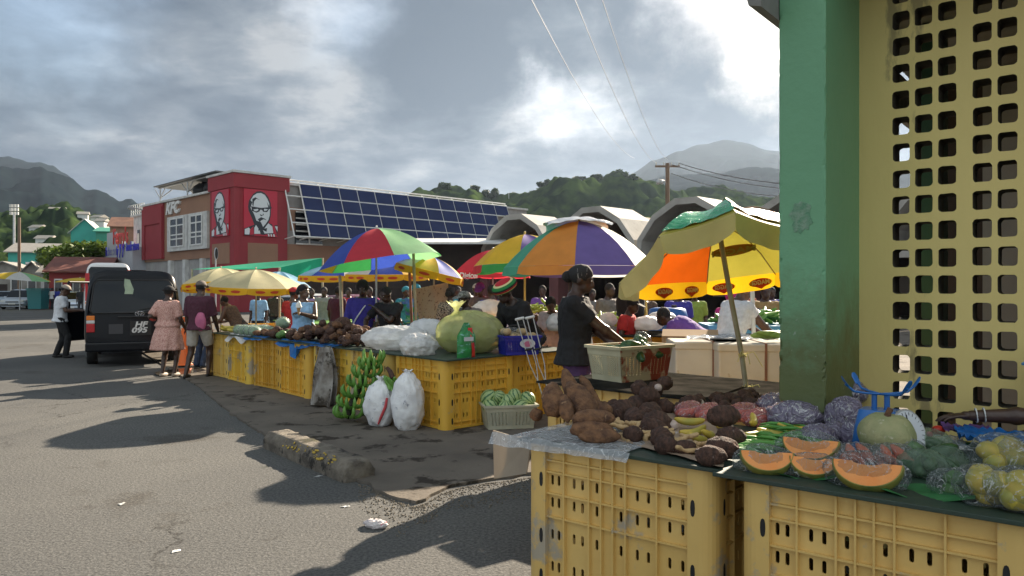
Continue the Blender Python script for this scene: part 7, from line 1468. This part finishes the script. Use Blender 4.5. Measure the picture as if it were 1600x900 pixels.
b.build('banana_hand',mat('lime_banana',(.28,.38,.07),(.20,.32,.05),4,.4),t)
p=P(1072,545,8.9);t=thing('cardboard_box','open brown cardboard box behind the vegetable basket','cardboard box',(p.x,8.7,.80),-14);b=B();b.bx(-.32,.32,-.01,.01,0,.28);b.bx(-.32,-.30,0,.4,0,.28);b.bx(.30,.32,0,.4,0,.28);b.bx(-.32,.32,.39,.41,0,.22);b.build('box_walls',mat('cardboard',(.45,.30,.17),(.38,.25,.14),3,.85),t);b=B();b.box((0,-.09,.30),(.62,.2,.008),rot(20,0,0));b.build('flap',MC['cardboard'],t)
for i,(px,py,d,r,l_) in enumerate(((1012,506,10.2,(.22,.16,.10),'heap of bright white bags beside the child in the black cap'),(1035,497,10.8,(.2,.15,.09),'white bag at the back of the sunlit heap'),(950,500,10.6,(.12,.12,.1),'white bag at the left of the sunlit heap'),(768,483,11.8,(.30,.16,.14),'full white sack lying on the yellow bin in the crowd'),(872,505,9.6,(.15,.12,.12),'white and red bag beside the crutches'),(1185,490,12,(.2,.16,.1),'dark bundle beside the blue table'))):
    bag(l_,P(px,py,d),r,mb_white if i!=5 else mb_grey,140+i,20,amp=.12)
p=P(990,450,10.3);board('grey board under the sunlit white bags',[V((p.x-.9,9.9,0)),V((p.x+.9,9.7,0)),V((p.x+1.1,10.9,0)),V((p.x-.7,11.1,0))],.98,ma_board2)
dup(binm,(p.x,10.4,.17),10,'yellow bin under the board of sunlit white bags')
p=P(1180,450,10.4);t=thing('blue_table','light blue market table beside the green column','table',(p.x,10.4,0),-6);B().bx(-.7,.7,-.5,.5,1.02,1.12).build('tabletop',mat('blue_paint',(.10,.34,.52),(.08,.28,.44),3,.6),t)
for sx in (-.6,.6):
    for sy in (-.4,.4):B().bx(sx-.04,sx+.04,sy-.04,sy+.04,0,1.02).build('leg',MC['blue_paint'],t)
B().bx(-.7,.7,-.48,-.44,.62,.95).build('front_panel',MC['blue_paint'],t)
def heap(label,c,r,m,n,me,group=None,name='banana_heap',cat='bananas'):
    b=B()
    for k in range(n):
        a=rnd.random()*6.28;q=math.sqrt(rnd.random());b.mesh_in(me,M.Translation((r*q*math.cos(a),r*.6*q*math.sin(a),.05+.22*(1-q)*rnd.random()))@rot(rnd.uniform(-60,20),rnd.uniform(-30,30),rnd.random()*360)@M.Scale(1.1,4))
    o=b.build(name,m,None,c);o['kind']='stuff';return o
heap('',(p.x,10.4,1.12),.60,ma_ban,90,bn);heap('',(P(940,450,12).x,12,1.0),.6,ma_yg,80,bn);heap('',(P(845,450,13.5).x,13.5,1.15),.7,ma_yg,80,bn)
heap('',(P(920,450,14.5).x,14.5,1.0),1.6,ma_das,110,tm[0],name='root_heap')
t=thing('blue_barrel','tall blue barrel in the shade under the big umbrella','barrel',(P(1043,450,11.5).x,11.5,0));B().loft([((0,0,z),(r_,0,0),(0,r_,0)) for z,r_ in ((0,.27),(.05,.29),(.5,.31),(1.2,.30),(1.3,.27),(1.32,.2))],24).build('barrel_body',mat('barrel_blue',(.01,.09,.32),None,rough=.4),t);B().cyl((.1,0,1.32),(.1,0,1.36),.04).build('barrel_cap',ma_blk,t)
b=B();b.loft([((0,0,z),(r_*1.1,0,0),(0,r_*.7,0)) for z,r_ in ((0,.14),(.05,.19),(.25,.2),(.4,.15),(.46,.08))],20);tag(b.build('backpack',Fb,None,P(985,497,10.9),15),'black backpack propped beside the child in the black cap','backpack')
# crutches of the man with the tam
for i,(xa,ya,xb,yb,l_) in enumerate(((812,498,842,600,'aluminium crutch nearer the blue basket'),(828,496,853,598,'aluminium crutch leaning behind the first one'))):
    d=8.95-.1*i;a=P(xa,ya,d);c=P(xb,yb,d-.1);c=a+(c-a)*((a.z-.05)/(a.z-c.z));t=thing('crutch',l_,'crutch',a);w=c-a;s_=V((.035,0,.008))
    b=B();b.tube([s_*-1,w*.45-s_,w*.62],.0065,8);b.tube([s_,w*.45+s_,w*.62],.0065,8);b.tube([w*.58,w],.008,8);b.build('tube_frame',ma_stl,t);b=B();b.cap(s_*-1.2,.016,s_*1.2,.016);b.build('arm_rest',ma_wht,t);b=B();b.cap(w*.3-s_,.012,w*.3+s_,.012);b.build('grip',ma_blk,t)
    b=B();b.cyl(w*.97,w*1.02,.018);b.build('rubber_tip',ma_blk,t)
# brown patterned cloth hanging by the posts
p=P(672,450,13.2);b=B();b.sheet(lambda u,v:V(((u-.5)*.62*(1-.25*v)+.12*(v),.05*math.sin(u*9)+.04*math.sin(v*5),1.72-.95*v-.12*(1-u))),24,24);tag(b.build('hanging_cloth',mat('beige_pattern',(.46,.36,.25),(.20,.12,.08),26,.85,lo=.6,hi=.63),None,(p.x,13.2,0),solid=.006),'beige patterned cloth hanging beside the twine wrapped post','cloth')
for o in (wb,):pass
bpy.data.scenes.remove(TS)
